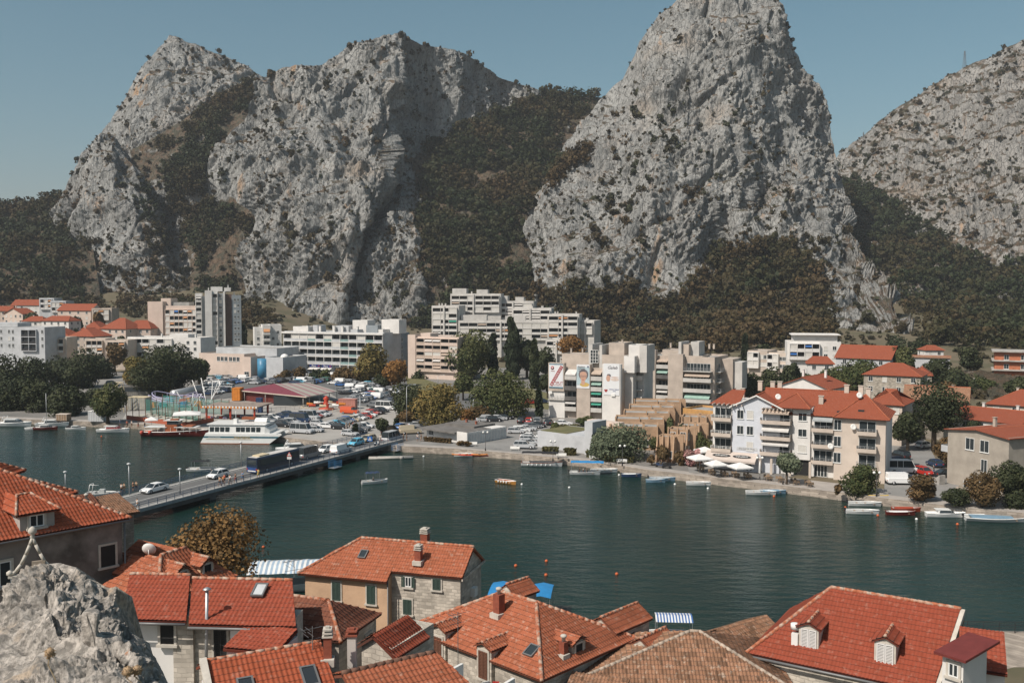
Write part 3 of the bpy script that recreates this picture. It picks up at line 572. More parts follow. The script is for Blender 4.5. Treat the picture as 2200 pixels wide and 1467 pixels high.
def car_meshes(kind,full):
 lo,gr,w=CARP[kind];zb=min(p[1] for p in gr);zt=max(p[1] for p in gr)
 body=MB();glass=MB()
 def slab(b,pr,mi=0):
  xs=sum(p[0] for p in pr)/len(pr);zs=sum(p[1] for p in pr)/len(pr)
  sec=[[(xs+(x-xs)*k,y,zs+(z-zs)*k2) for x,z in pr] for y,k,k2 in ((-w,.975,.9),(-w+.08,1,1),(w-.08,1,1),(w,.975,.9))]
  b.loft(sec,mi)
 slab(body,lo)
 def gw(z):return w-0.05-0.2*(z-zb)/(zt-zb)*min(1,1.45/zt+.15)
 def green(b,pr,inset,mi,cap=True):
  L=[(x,-(gw(z)-inset),z) for x,z in pr];R=[(x,gw(z)-inset,z) for x,z in pr];b.loft([L,R],mi,cap,False)
 if kind in ('van',):# panel van: only the front of the cabin is glazed
  green(body,[(x,z) if x < .6 else (min(x,.75),z) for x,z in gr],0,0)
  green(glass,[(.6,zb),(.6,zt-.1),(.95,zt-.12),(1.7,zb)],.02,0)
  rf=[(.5,zt-.09),(.5,zt+.005),(.72,zt+.005),(1.03,zt-.09)];green(body,rf,0.0,0)
 else:
  green(glass,gr,0.0,0)
  tp=[p for p in gr if p[1] > zt-.16];xa,xb=tp[0][0],tp[-1][0]
  roof=[(xa-.05,zt-.12),(xa+.1,zt+.0),(gr[-3][0]+.0,zt+.01),(xb+.02,zt-.1)];green(body,roof,-.012,0)
  for x0,z0,x1,z1 in [(gr[-1][0]-.0,zb,xb+.02,zt-.09),(gr[0][0],zb,xa-.02,zt-.1),(-.25,zb,-.25,zt-.03)]+([(-1.25,zb,-1.25,zt-.03)] if kind in ('estate car','off-roader','minibus') else []):
   for s in (-1,1):body.bar((x0,s*(gw(z0)),z0),(x1,s*(gw(z1)),z1),.045,4)
 body.box(lo[-1][0]-.18,lo[-1][0]+.06,-w*.6,w*.6,.3,.48,1);body.box(lo[0][0]-.06,lo[0][0]+.1,-w*.8,w*.8,.3,.42,1)
 def wheel(x,s):
  r=.33 if kind not in ('off-roader','minibus') else .38;m=MB()
  for (r_,y0,y1,mi) in ((r,s*(w-.2),s*(w+.012),0),(r*.62,s*(w-.1),s*(w+.022),1)):m.bar((x,y0,r),(x,y1,r),r_,14,mi)
  return m
 wx=(lo[0][0]*.62,lo[-1][0]*.66)
 li=MB()
 res={'body':body,'windows':glass,'wheels':[wheel(x,s) for x in wx for s in (-1,1)]}
 res['lights']=[]
 for s in (-1,1):
  l=MB();f=lo[-2];l.box(f[0]-.14,f[0]+.02,s*w*.62-.16,s*w*.62+.16,.6 if w < .93 else .75,.74 if w < .93 else .95);res['lights'].append(('headlight',l))
  l=MB();g=lo[1];l.box(g[0]-.03,g[0]+.12,s*w*.78-.12,s*w*.78+.12,.68,.86);res['lights'].append(('tail_light',l))
 return res
_cp={}
M_LAMP=mat('clear_lamp_lens',(0.6,0.62,0.64),0.2,var=0,spec=0.7);M_TAIL=mat('red_lamp_lens',(0.35,0.02,0.02),0.3,var=0);M_RIM=mat('alloy_rim',(0.4,0.4,0.41),0.35,0.5,var=0)
def vehicle(kind,colour,loc,rz,label,group=None,full=True,name=None):
 key=(kind,colour,full)
 if key not in _cp:
  r=car_meshes(kind,full);nm=name or ('parked_car' if kind not in ('van','minibus') else ('delivery_van' if kind=='van' else 'minibus'))
  if full:
   e=empty(nm,loc,rz);r['body'].build('body',[paint(colour),M_RUBBER],e);r['windows'].build('windows',M_GLASS,e)
   for wmb in r['wheels']:wmb.build('wheel',[M_RUBBER,M_RIM],e)
   for ln,l in r['lights']:l.build(ln,M_LAMP if ln=='headlight' else M_TAIL,e)
  else:
   a=MB();a.add(r['body'].v,r['body'].f,0);a.m=list(r['body'].m)
   o=len(a.v);a.add(r['windows'].v,r['windows'].f,2)
   for wmb in r['wheels']:a.add(wmb.v,wmb.f,1)
   e=a.build(nm,[paint(colour),M_RUBBER,M_GLASS])
  _cp[key]=e
 else:e=copy_tree(_cp[key]) if full else copy_tree(_cp[key])
 e.location=loc;e.rotation_euler=(0,0,rz)
 for k in ('group',):
  if k in e:del e[k]
 cat='van' if kind=='van' else ('minibus' if kind=='minibus' else 'car')
 tag(e,label,cat,group);return e
def on(px,py,z=None):
 p=G(px,py,0.0)
 if z is not None:p=G(px,py,z)
 return p
# on the bridge
for kd,c,px,py,rv,lab in [
 ('saloon car','white',332,1056,1,'white saloon car driving alone on the near half of the bridge'),
 ('hatchback','white',468,1026,1,'white hatchback with red marks on its bonnet following on the bridge behind the lone saloon'),
 ('hatchback','white',700,971,1,'white hatchback facing the viewer on the bridge, just left of the small white van'),
 ('hatchback','light blue',765,956,1,'bright light blue car on the far end of the bridge'),
 ('estate car','beige',790,948,1,'beige grey car coming onto the bridge behind the light blue car'),
 ('van','white',733,974,0,'small white van driving away across the far part of the bridge'),
 ('minibus','silver',843,944,0,'tall silver minibus leaving the far end of the bridge'),
 ('van','black',838,928,0,'black van with a dark roof box ahead of the silver minibus'),
 ('minibus','grey',664,984,0,'dark grey minibus driving just ahead of the dark blue bus')]:
 p=G(px,py,0.5);vehicle(kd,c,(p.x,p.y,0.5 if px < 835 else 0.05),BROT+(pi if rv else 0),lab,'vehicles on the bridge')
# bus
pb=G(590,1007,0.5);lane=(pb-B0);t=lane.dot(bd);bus_c=B0+bd*(t)+bq*3.1
e=empty('city_bus',(bus_c.x,bus_c.y,0.5),BROT);tag(e,'long dark blue city bus driving away across the bridge','bus','vehicles on the bridge')
b=MB();b.loft([[(x,y*k,z) for y,z in ((-1.25,.35),(1.25,.35),(1.27,1.5),(1.24,2.75),(1.0,3.0),(-1.0,3.0),(-1.24,2.75),(-1.27,1.5))] for x,k in ((-6.0,.97),(-5.9,1),(5.9,1),(6.0,.97))],0,True,False)
b.build('body',mat('bus_navy_paint',(0.012,0.022,0.045),0.3,var=0,spec=0.6),e)
b=MB();b.box(-5.2,5.6,-1.285,1.285,1.45,2.6);b.box(5.2,6.02,-1.1,1.1,1.2,2.7);b.build('side_windows',M_GLASS,e)
b=MB();b.box(-6.03,-5.9,-1.05,1.05,1.75,2.65);b.build('rear_window',M_GLASS,e)
b=MB();b.box(-6.04,-5.9,-1.1,1.1,.45,1.3);b.build('rear_panel',mat('bus_blue_panel',(0.03,0.07,0.20),0.35),e)
b=MB();b.box(-5.8,5.7,-1.0,1.0,3.0,3.06);b.build('roof',mat('bus_roof_white',(0.55,0.53,0.5),0.6),e)
b=MB();b.box(-4.9,-2.2,-.8,.8,3.06,3.28);b.build('roof_unit',mat('bus_roof_cream',(0.6,0.5,0.33),0.6),e)
b=MB();b.box(-6.06,-6.03,-.9,.9,.55,.72);b.build('bumper',M_WHITE,e)
for x in (-3.4,3.6):
 for s in (-1,1):
  b=MB();b.bar((x,s*1.05,.48),(x,s*1.29,.48),.48,14,0);b.bar((x,s*1.1,.48),(x,s*1.3,.48),.27,10,1);b.build('wheel',[M_RUBBER,M_RIM],e)
for s in (-1,1):
 b=MB();b.box(-6.06,-6.03,s*1.05-.1,s*1.05+.1,.8,1.1);b.build('tail_light',M_TAIL,e)
# motorcycle builder
def motorcycle(loc,rz,lab,c='white',grp=None):
 e=empty('motor_scooter',loc,rz);tag(e,lab,'scooter',grp)
 for x in (-.65,.65):
  b=MB();b.bar((x,-.06,.28),(x,.06,.28),.28,14);b.build('wheel',M_RUBBER,e)
 b=MB();b.loft([[(-.8,y,.55),(-.7,y,.8),(-.1,y,.78),(.05,y,.45),(.35,y,.42),(.5,y,.95),(.6,y,.95),(.5,y,.3),(-.4,y,.3)] for y in (-.14,.14)],0,True,False);b.build('body',paint(c),e)
 b=MB();b.box(-.75,-.05,-.16,.16,.79,.88);b.build('seat',M_RUBBER,e)
 b=MB();b.bar((.5,-.35,1.05),(.5,.35,1.05),.03,6);b.bar((.5,0,.9),(.5,0,1.06),.04,6);b.build('handlebar',M_BLACK,e);return e
p=G(810,957,0.5);motorcycle((p.x,p.y,.5),BROT,'white motor scooter riding on the near lane at the far end of the bridge')
# harbour car park, front rows, placed one by one
HA=math.atan2(-0.28,0.96)
front=[('off-roader','black',555,911),('estate car','grey',578,906),('saloon car','white',583,901),('estate car','grey',589,915),('saloon car','black',605,917),('hatchback','grey',615,912),('estate car','silver',627,910),('saloon car','navy',605,899),('saloon car','navy',618,894),('minibus','navy',646,907),('minibus','silver',665,901),('hatchback','red',678,898),('saloon car','silver',687,895),('hatchback','silver',697,893),
 ('minibus','silver',650,931),('hatchback','silver',678,928),('hatchback','silver',684,914),('saloon car','white',704,920),('saloon car','silver',714,916),('saloon car','light blue',722,915),('saloon car','grey',733,912),('estate car','grey',741,909),('hatchback','blue',748,906),('estate car','beige',757,905),('saloon car','white',768,902),('saloon car','grey',777,899),('hatchback','red',787,899),('saloon car','white',792,895),('hatchback','red',800,891),('off-roader','black',811,889),('saloon car','black',818,885),('minibus','white',829,880),('saloon car','silver',846,877),('hatchback','silver',752,936),('saloon car','black',768,931),('off-roader','grey',777,925),('saloon car','white',784,919),('hatchback','black',730,922)]
cnt={}
for kd,c,px,py in front:
 p=G(px,py);rowname='front' if py > 905 or px > 735 else 'left'
 where='cluster parked near the white ferry' if px < 700 and not (px > 640 and py > 925) else ('row running back from the quay' if px < 850 and py < 923 else 'short row nearest the quay wall')
 k=(kd,c,where);cnt[k]=cnt.get(k,0)+1;tot=sum(1 for a in front if a[0]==kd and a[1]==c)
 vehicle(kd,c,(p.x,p.y,0.04),HA+random.uniform(-.06,.06),f'{c} {kd}'+(f', {ORD[cnt[k]-1]} such from the left,' if tot > 1 else '')+f' in the {where}','cars in the harbour car park')
e=vehicle('van','orange red',G(752,889)+Vector((0,0,.04)),HA,'orange red box van standing alone in the middle of the harbour car park','cars in the harbour car park')
# the packed field behind, in rows running away from the quay
field=[(432,808),(520,801),(600,800),(700,806),(800,815),(850,838),(862,872),(800,876),(755,862),(722,838),(640,829),(520,826),(497,850),(438,850)]
nocars=[(497,826),(720,826),(760,872),(500,872)]
kinds=['hatchback']*5+['saloon car']*4+['estate car']*4+['off-roader']*2+['van']
cols=['white']*7+['silver']*5+['grey']*6+['black']*6+['navy']*3+['red','light blue','blue','green']
U=Vector((0.96,-0.28,0));V_=Vector((0.28,0.96,0));O=G(700,860);rnd=random.Random(5);nrow=0;total=0
for r in range(-11,11):
 u=r*7.0+(0.0 if r % 2 else -1.6);pos=[]
 for j in range(-8,60):
  P=O+U*u+V_*(j*2.75+rnd.uniform(-.15,.15));px,py=proj(np.array(P));px=float(px);py=float(py)
  if inpoly(np.array(px),np.array(py),field) and not inpoly(np.array(px),np.array(py),nocars) and rnd.random() > .04:pos.append(P)
 if not pos:continue
 nrow +=1
 for i,P in enumerate(pos):
  if total >=218:break
  total +=1
  c=rnd.choice(cols);kd=rnd.choice(kinds)
  if kd=='van':c='white'
  vehicle(kd,c,(P.x,P.y,.05),HA+(pi if rnd.random() < .5 else 0)+rnd.uniform(-.04,.04),f'{c} {kd}, {ORD[i] if i < len(ORD) else "last"} back in the {ORD[nrow-1]} row behind the striped pavilion','cars packed in the back of the harbour car park',full=False,name='parked_vehicle')
print('field cars',total)
# second car park right of the bridge and the street
lot2=[('saloon car','silver',1042,906,.1),('estate car','silver',1050,903,.1),('hatchback','black',1062,906,.1),('saloon car','silver',1070,903,.1),('saloon car','black',1083,901,.1),('off-roader','black',1121,909,1.4),('hatchback','red',1137,909,1.4),('off-roader','grey',1156,910,1.4),('saloon car','black',1178,912,1.4),('estate car','grey',1144,920,.1),('hatchback','black',1155,918,.1),('hatchback','silver',1108,931,-.1),('estate car','white',1120,928,-.1),('saloon car','silver',1132,925,-.1),('saloon car','white',1140,943,-.15),('estate car','silver',1138,949,-.15),('saloon car','silver',1136,956,-.15),('off-roader','silver',1127,964,-.15),('saloon car','silver',897,918,.3),('saloon car','white',1210,914,0.0),('hatchback','blue',862,922,BROT),('van','beige',882,932,.3)]
seen={}
for kd,c,px,py,a in lot2:
 p=G(px,py);k=(kd,c);seen[k]=seen.get(k,0)+1
 where='on the street by the bridge' if px < 900 else ('in the side car park' if px < 1200 else 'beside the banner block')
 vehicle(kd,c,(p.x,p.y,.04),a,f'{c} {kd} parked {where}'+(f', {ORD[seen[k]-1]} such from left' if sum(1 for q in lot2 if q[0]==kd and q[1]==c) > 1 else ''),'cars in the side car park')
lane=[('off-roader','black',1932,985,1.9,'black off-roader at the head of the lane beside the white apartment house'),('van','navy',1925,1003,-.1,'dark van parked nose out beside the white apartment house'),('minibus','white',1940,1016,-.1,'white minibus with side windows parked beside the white apartment house'),('saloon car','navy',1935,1030,-.1,'dark car squeezed between two white vans beside the apartment house'),('van','white',1937,1040,-.05,'white panel van nearest the water beside the apartment house'),('hatchback','red',1985,1020,-1.3,'red car standing in the middle of the lane'),('hatchback','navy',2008,1002,1.6,'dark hatchback parked by the wall beyond the red car'),('saloon car','black',2036,1025,.1,'black saloon parked in front of the grey house'),('hatchback','white',1986,962,.5,'white car half hidden under the tree at the end of the lane')]
for kd,c,px,py,a,lab in lane:
 p=G(px,py);vehicle(kd,c,(p.x,p.y,.04),a,lab,'cars in the lane by the white apartment house')
for i,(px,py,c,kd) in enumerate([(186,806,'grey','saloon car'),(200,812,'black','saloon car'),(230,812,'white','hatchback'),(236,806,'silver','saloon car'),(195,822,'navy','saloon car'),(240,826,'grey','hatchback'),(1140,868,'red','hatchback'),(1118,872,'orange red','hatchback'),(1165,866,'navy','saloon car'),(1078,875,'silver','saloon car')]):
 p=G(px,py);vehicle(kd,c,(p.x,p.y,gh(p.x,p.y)+.04),.4,f'{c} {kd} shaded under the '+['','','','','','','left ','','',''][i]+('left shore trees' if px < 400 else 'trees of the park')+{0:', farthest left',5:' near the funfair'}.get(i,''),'cars in tree shade')
# ---- lamps and signs
def globe_lamp(px,py,lab,h=4.0):
 p=G(px,py);e=empty('street_lamp',p);tag(e,lab,'street lamp','twin globe lamps along the promenade')
 b=MB();b.lathe([(.14,0),(.12,.5),(.05,.6),(.04,h-.3)],8);b.bar((-.45,0,h-.35),(.45,0,h-.35),.03);b.build('post',M_BLACK,e)
 for s in (-1,1):
  b=MB();b.lathe([(.02,-.24),(.17,-.17),(.24,0),(.17,.17),(.02,.24)],12,(s*.45,0,h-.1));b.build('globe',mat('opal_globe',(0.75,0.74,0.7),0.3,var=0),e)
for px,py,lab in [(1043,968,'twin globe lamp on the promenade by the corrugated shed'),(1188,990,'twin globe lamp on the promenade in front of the grey wall'),(1337,1001,'twin globe lamp beside the round willowy tree and hedge'),(1682,1040,'twin globe lamp on the promenade in front of the olive tree'),(1883,1066,'twin globe lamp by the low spreading tree and white building corner'),(2111,1090,'twin globe lamp nearest the right edge of the view'),(1632,1030,'slim lamp post standing among the white parasols')]:globe_lamp(px,py,lab)
def tall_lamp(p,h,lab,arm=1.6,ang=0,name='street_lamp'):
 e=empty(name,p,ang);tag(e,lab,'street lamp','tall grey street lamps')
 b=MB();b.bar((0,0,0),(0,0,h*.94),.11,8,0,.06)
 if arm:b.bar((0,0,h*.94),(arm*.45,0,h),.05);b.bar((arm*.45,0,h),(arm,0,h),.045)
 b.build('post',M_STEEL,e)
 b=MB();b.box(arm-.1,arm+.6,-.14,.14,h-.06,h+.06) if arm else b.lathe([(.1,0),(.3,.1),(.3,.25),(.08,.32)],10,(0,0,h*.94));b.build('lamp_head',mat('pale_lamp_head',(0.55,0.56,0.56),0.4,var=0),e)
for px,py,top,lab in [(774,933,843,'tall street lamp standing at the quay edge behind the light blue car'),(874,908,825,'tall curved street lamp at the roadside left of the round trees'),(893,812,782,'street lamp in front of the pale pink apartment block'),(819,812,769,'street lamp in front of the long shopping block'),(941,832,805,'street lamp between the round trees of the park'),(578,808,765,'thin street lamp in front of the low hall with the blue panel'),(925,915,878,'short lamp post beside the flat roofed shed'),(1017,880,855,'lamp post in the park behind the flat roofed shed')]:
 p=G(px,py);d=p.y;tall_lamp(p,(py-top)/FPX*d,lab,1.8 if (px not in (925,578)) else 0,0 if px !=774 else .2)
for px,py,top,zz,lab in [(278,1063,993,.62,'bridge lamp on the far pavement beside the standing walkers'),(387,1060,1005,.62,'bridge lamp on the near railing above the middle of the bridge'),(518,1003,948,.62,'thin flagged lamp post on the far railing beyond the bus'),(141,1058,1012,.1,'thin dark mast rising behind the left roofs')]:
 p=G(px,py,zz);tall_lamp(p,(py-top)/FPX*p.y,lab,0)
def sign(p,h,w,shape,lab,name='road_sign',c='blue',rz=0.0):
 e=empty(name,p,rz);tag(e,lab,'road sign','road signs on the bridge')
 b=MB();b.bar((0,0,0),(0,0,h),.05,6);b.build('post',M_STEEL,e)
 R=Matrix.Rotation(pi/2,4,'X')
 if shape=='crossing':
  b=MB();b.box(-w/2,w/2,-.09,-.06,h-w,h);b.build('panel',mat('sign_blue',(0.02,0.13,0.42),0.5,var=0),e)
  b=MB();b.add([(-w*.36,-.095,h-w*.85),(w*.36,-.095,h-w*.85),(0,-.095,h-w*.12)],[(0,1,2)]);tri=b.build('white_triangle',M_WHITE,e)
  b=MB();b.lathe([(.001,-.01),(.05,-.008),(.05,.008),(.001,.01)],8,(0,0,0),0,Matrix.Translation((0,-.1,h-w*.38)) @ R)
  b.bar((0,-.1,h-w*.43),(.02,-.1,h-w*.6),.025);b.bar((.02,-.1,h-w*.6),(-.1,-.1,h-w*.8),.02);b.bar((.02,-.1,h-w*.6),(.12,-.1,h-w*.8),.02);b.bar((0,-.1,h-w*.48),(.12,-.1,h-w*.56),.016);b.build('walking_figure',M_BLACK,e)
 else:
  b=MB();b.add([(-w*.5,-.07,h-w*.9),(w*.5,-.07,h-w*.9),(0,-.07,h)],[(0,1,2)]);b.build('red_triangle',mat('sign_red',(0.5,0.05,0.03),0.5,var=0),e)
  b=MB();b.add([(-w*.33,-.085,h-w*.78),(w*.33,-.085,h-w*.78),(0,-.085,h-w*.22)],[(0,1,2)]);b.build('white_triangle',M_WHITE,e)
  b=MB();b.bar((0,-.1,h-w*.72),(0,-.1,h-w*.4),.03);b.build('symbol',M_BLACK,e)
  b=MB();b.box(-w*.42,w*.42,-.09,-.06,h-w*1.45,h-w*.98);b.build('plate',M_WHITE,e)
p=G(795,967,.6);sign(p,2.9,1.0,'crossing','square blue pedestrian crossing sign on the near railing of the bridge','crossing_sign')
p=G(622,1012,.6);sign(p,3.6,.95,'warn','red triangular warning sign with a white plate on the near railing by the bus','warning_sign')
# ---- roof tiles
def tile_material(name,c,c2,var=0.35,lichen=0.25,bump=1.0,tw=0.22,th=0.36,pale=(0.5,0.42,0.34)):
 m=bpy.data.materials.new(name);m.use_nodes=True;nt=m.node_tree;N=nt.nodes.new;L=nt.links.new;b=nt.nodes['Principled BSDF']
 b.inputs['Roughness'].default_value=0.85;b.inputs['Specular IOR Level'].default_value=0.2
 uv=N('ShaderNodeUVMap');uv.uv_map='UVMap';sx=N('ShaderNodeSeparateXYZ');L(uv.outputs[0],sx.inputs[0])
 def mth(op,a,v=None,v2=None):
  x=N('ShaderNodeMath');x.operation=op
  for i,s_ in enumerate((a,v,v2)):
   if s_ is None:continue
   if isinstance(s_,(int,float)):x.inputs[i].default_value=s_
   else:L(s_,x.inputs[i])
  return x.outputs[0]
 u=mth('DIVIDE',sx.outputs[0],tw);v=mth('DIVIDE',sx.outputs[1],th)
 cb=N('ShaderNodeCombineXYZ');L(mth('FLOOR',u),cb.inputs[0]);L(mth('FLOOR',v),cb.inputs[1])
 wn=N('ShaderNodeTexWhiteNoise');wn.noise_dimensions='2D';L(cb.outputs[0],wn.inputs['Vector'])
 tc=N('ShaderNodeTexCoord');nz=N('ShaderNodeTexNoise');nz.inputs['Scale'].default_value=0.5;nz.inputs['Detail'].default_value=7;nz.inputs['Roughness'].default_value=0.65;L(tc.outputs['Object'],nz.inputs['Vector'])
 x=N('ShaderNodeMix');x.data_type='RGBA';L(mth('MULTIPLY_ADD',wn.outputs[0],0.55,mth('MULTIPLY',nz.outputs[0],0.5)),x.inputs[0]);x.inputs[6].default_value=rgb(c);x.inputs[7].default_value=rgb(c2)
 hs=N('ShaderNodeHueSaturation');L(x.outputs[2],hs.inputs['Color']);L(mth('MULTIPLY_ADD',wn.outputs[0],var,1-var/2),hs.inputs['Value'])
 n2=N('ShaderNodeTexNoise');n2.inputs['Scale'].default_value=3.5;n2.inputs['Detail'].default_value=6;L(tc.outputs['Object'],n2.inputs['Vector'])
 mr=N('ShaderNodeMapRange');mr.inputs[1].default_value=0.56;mr.inputs[2].default_value=0.72;mr.inputs[4].default_value=lichen;L(n2.outputs[0],mr.inputs[0])
 y=N('ShaderNodeMix');y.data_type='RGBA';L(mr.outputs[0],y.inputs[0]);L(hs.outputs[0],y.inputs[6]);y.inputs[7].default_value=rgb(pale)
 fv=mth('FRACT',v);gap=mth('LESS_THAN',fv,0.14)      # shade under each tile overlap, painted in as a dark band
 z=N('ShaderNodeMix');z.data_type='RGBA';L(mth('MULTIPLY',gap,0.75),z.inputs[0]);L(y.outputs[2],z.inputs[6]);z.inputs[7].default_value=rgb((c[0]*.25,c[1]*.3,c[2]*.4));L(z.outputs[2],b.inputs['Base Color'])
 if bump:
  h=mth('MULTIPLY_ADD',mth('SINE',mth('MULTIPLY',u,2*pi)),0.5,mth('MULTIPLY',fv,-1.2))
  bp=N('ShaderNodeBump');bp.inputs['Strength'].default_value=bump;bp.inputs['Distance'].default_value=0.035;L(h,bp.inputs['Height']);L(bp.outputs[0],b.inputs['Normal'])
 return m
T_NEW=tile_material('new_orange_tiles',(0.39,0.098,0.044),(0.27,0.066,0.032),0.4,0.22,0)
T_RED=tile_material('red_brown_tiles',(0.29,0.066,0.034),(0.21,0.048,0.027),0.3,0.16,0)
T_ORG=tile_material('weathered_orange_tiles',(0.40,0.128,0.062),(0.24,0.075,0.04),0.55,0.35,0)
T_OLD=tile_material('old_mixed_tiles',(0.33,0.185,0.11),(0.15,0.075,0.045),1.1,0.5,0)
T_BRN=tile_material('dark_brown_tiles',(0.24,0.085,0.05),(0.13,0.055,0.035),0.5,0.15,0)
TF_NEW=tile_material('far_orange_tiles',(0.33,0.090,0.045),(0.24,0.066,0.036),0.25,0.12,1.0)
TF_OLD=tile_material('far_old_tiles',(0.36,0.20,0.12),(0.24,0.12,0.07),0.6,0.4,1.0)
def roof_slope(name,pts,m,parent,geo=False,thick=0.12,tw=0.22,th=0.36,amp=0.028):
 """pts: convex polygon, pts[0]->pts[1] is the eave; local coordinates"""
 P=[Vector(p) for p in pts];e1=(P[1]-P[0]).normalized();n=(P[1]-P[0]).cross(P[2]-P[1]).normalized()
 if n.z < 0:n=-n
 e2=n.cross(e1)
 if e2.z < 0:e2=-e2
 q=[((p-P[0]).dot(e1),(p-P[0]).dot(e2)) for p in P]
 if not geo:
  V=[tuple(p+n*0.02) for p in P];k=len(P);V +=[tuple(p-n*thick) for p in P]
  me=bpy.data.meshes.new(name);fs=[tuple(range(k)),tuple(range(2*k-1,k-1,-1))]+[(i,k+i,k+(i+1) % k,(i+1) % k) for i in range(k)]
  if (P[1]-P[0]).cross(P[2]-P[1]).z < 0:fs=[f[::-1] for f in fs]
  me.from_pydata(V,[],fs);uv=me.uv_layers.new(name='UVMap');qq=q+q
  for l in me.loops:uv.data[l.index].uv=qq[l.vertex_index]
  return link(name,me,m,parent)
 u0=min(a[0] for a in q);u1=max(a[0] for a in q);v0=min(a[1] for a in q);v1=max(a[1] for a in q)
 us=np.arange(math.floor(u0/tw)*tw,u1+tw,tw/6);ks=np.arange(math.floor(v0/th),math.ceil(v1/th)+1)
 vs=np.sort(np.concatenate([ks*th+0.001,ks*th+th-0.03]));Ug,Vg=np.meshgrid(us,vs)
 fr=(Vg/th) % 1.0;ph=(Ug/tw) % 1.0;hh=amp*np.where(ph < 0.62,np.sin(ph/0.62*pi),-0.35*np.sin((ph-0.62)/0.38*pi))+0.045*(1-fr)
 hh +=0.012*np.sin(np.floor(Ug/tw)*12.9+np.floor(Vg/th)*7.3)
 base=np.array(P[0]);A=base+Ug[...,None]*np.array(e1)+Vg[...,None]*np.array(e2)+hh[...,None]*np.array(n)
 a_,b_=Ug.shape;idx=np.arange(a_*b_).reshape(a_,b_);F=np.stack([idx[:-1,:-1],idx[:-1,1:],idx[1:,1:],idx[1:,:-1]],-1).reshape(-1,4)
 if np.dot(np.cross(np.array(e1),np.array(e2)),np.array(n)) < 0:F=F[:,::-1]
 o=mesh_np(name,A.reshape(-1,3),F,m,parent,uv=np.stack([Ug,Vg],-1).reshape(-1,2))
 bm=bmesh.new();bm.from_mesh(o.data);c=sum((p for p in P),Vector())/len(P)
 for i in range(len(P)):
  pa,pb=P[i],P[(i+1) % len(P)];nn=(pb-pa).cross(n).normalized()
  if nn.dot(c-pa) > 0:nn=-nn
  bmesh.ops.bisect_plane(bm,geom=bm.verts[:]+bm.edges[:]+bm.faces[:],plane_co=pa,plane_no=nn,clear_outer=True)
 # underside board
 lo=[bm.verts.new(p-n*0.05) for p in P];bm.faces.new(lo);lo2=[bm.verts.new(p-n*(0.05+thick)) for p in P];bm.faces.new(lo2[::-1])
 for i in range(len(P)):bm.faces.new((lo[i],lo[(i+1) % len(P)],lo2[(i+1) % len(P)],lo2[i]))
 bm.to_mesh(o.data);bm.free();return o
def ridge_tiles(pts,r,m,parent,name='ridge_tiles',step=0.4):
 b=MB()
 for a,c in zip(pts[:-1],pts[1:]):
  a=Vector(a);c=Vector(c);L=(c-a).length;n=max(1,int(L/step));d=(c-a)/n
  for i in range(n):b.bar(a+d*i,a+d*(i+1.06),r,8,0,r*0.82)
 return b.build(name,m,parent)
M_RIDGE=mat('ridge_tile_clay',(0.36,0.12,0.06),0.85,var=0.35,scale=2.5,c2=(0.42,0.33,0.26),thr=(0.45,0.62))
M_RIDGEF=mat('ridge_tile_clay_far',(0.36,0.11,0.055),0.85,var=0.2,scale=1.0)
# ---- town building kit
M_CREAM=mat('cream_render',(0.55,0.47,0.40),0.9,var=0.12,scale=0.25)
M_PINK=mat('pale_pink_render',(0.58,0.47,0.40),0.9,var=0.1,scale=0.25)
M_WWALL=mat('white_render',(0.66,0.64,0.61),0.9,var=0.1,scale=0.3)
M_GWALL=mat('grey_white_render',(0.48,0.49,0.50),0.9,var=0.14,scale=0.3)
M_BGREY=mat('blue_grey_render',(0.25,0.28,0.30),0.9,var=0.14,scale=0.3)
M_BEIGE=mat('beige_concrete',(0.47,0.40,0.34),0.92,var=0.16,scale=0.35)
M_OCHRE=mat('ochre_render',(0.42,0.28,0.18),0.92,var=0.22,scale=0.4)
M_ROOFG=mat('flat_roof_gravel',(0.33,0.32,0.30),0.95,var=0.2,scale=0.4)
M_SHUT=mat('pale_roller_shutter',(0.55,0.53,0.49),0.7,var=0.08,scale=2)
M_FRAME=mat('white_window_frame',(0.66,0.66,0.64),0.5,var=0)
M_STONE=stone_material('pale_ashlar',(0.50,0.45,0.38),bw=0.55,bh=0.28)
M_STONE2=stone_material('grey_rubble_wall',(0.40,0.36,0.31),bw=0.42,bh=0.22)
AWN={k:mat('awning_'+k.replace(' ','_'),c,0.8,var=0.1) for k,c in {'white':(0.6,0.58,0.55),'green':(0.07,0.33,0.24),'pale green':(0.28,0.42,0.36),'blue':(0.05,0.16,0.42),'beige':(0.45,0.36,0.29),'grey':(0.35,0.37,0.37),'orange':(0.5,0.25,0.12)}.items()}
_wc={}
def gxy(px,d):p=at(px,800,d);return Vector((p.x,p.y,0))
def hz(py,d):return at(1100,py,d).z
def cached(key,name,fn,mats,parent):
 if key not in _wc:o=fn().build(name,mats,parent);_wc[key]=o.data
 else:o=bpy.data.objects.new(name,_wc[key]);COL.objects.link(o);o.parent=parent
 return o
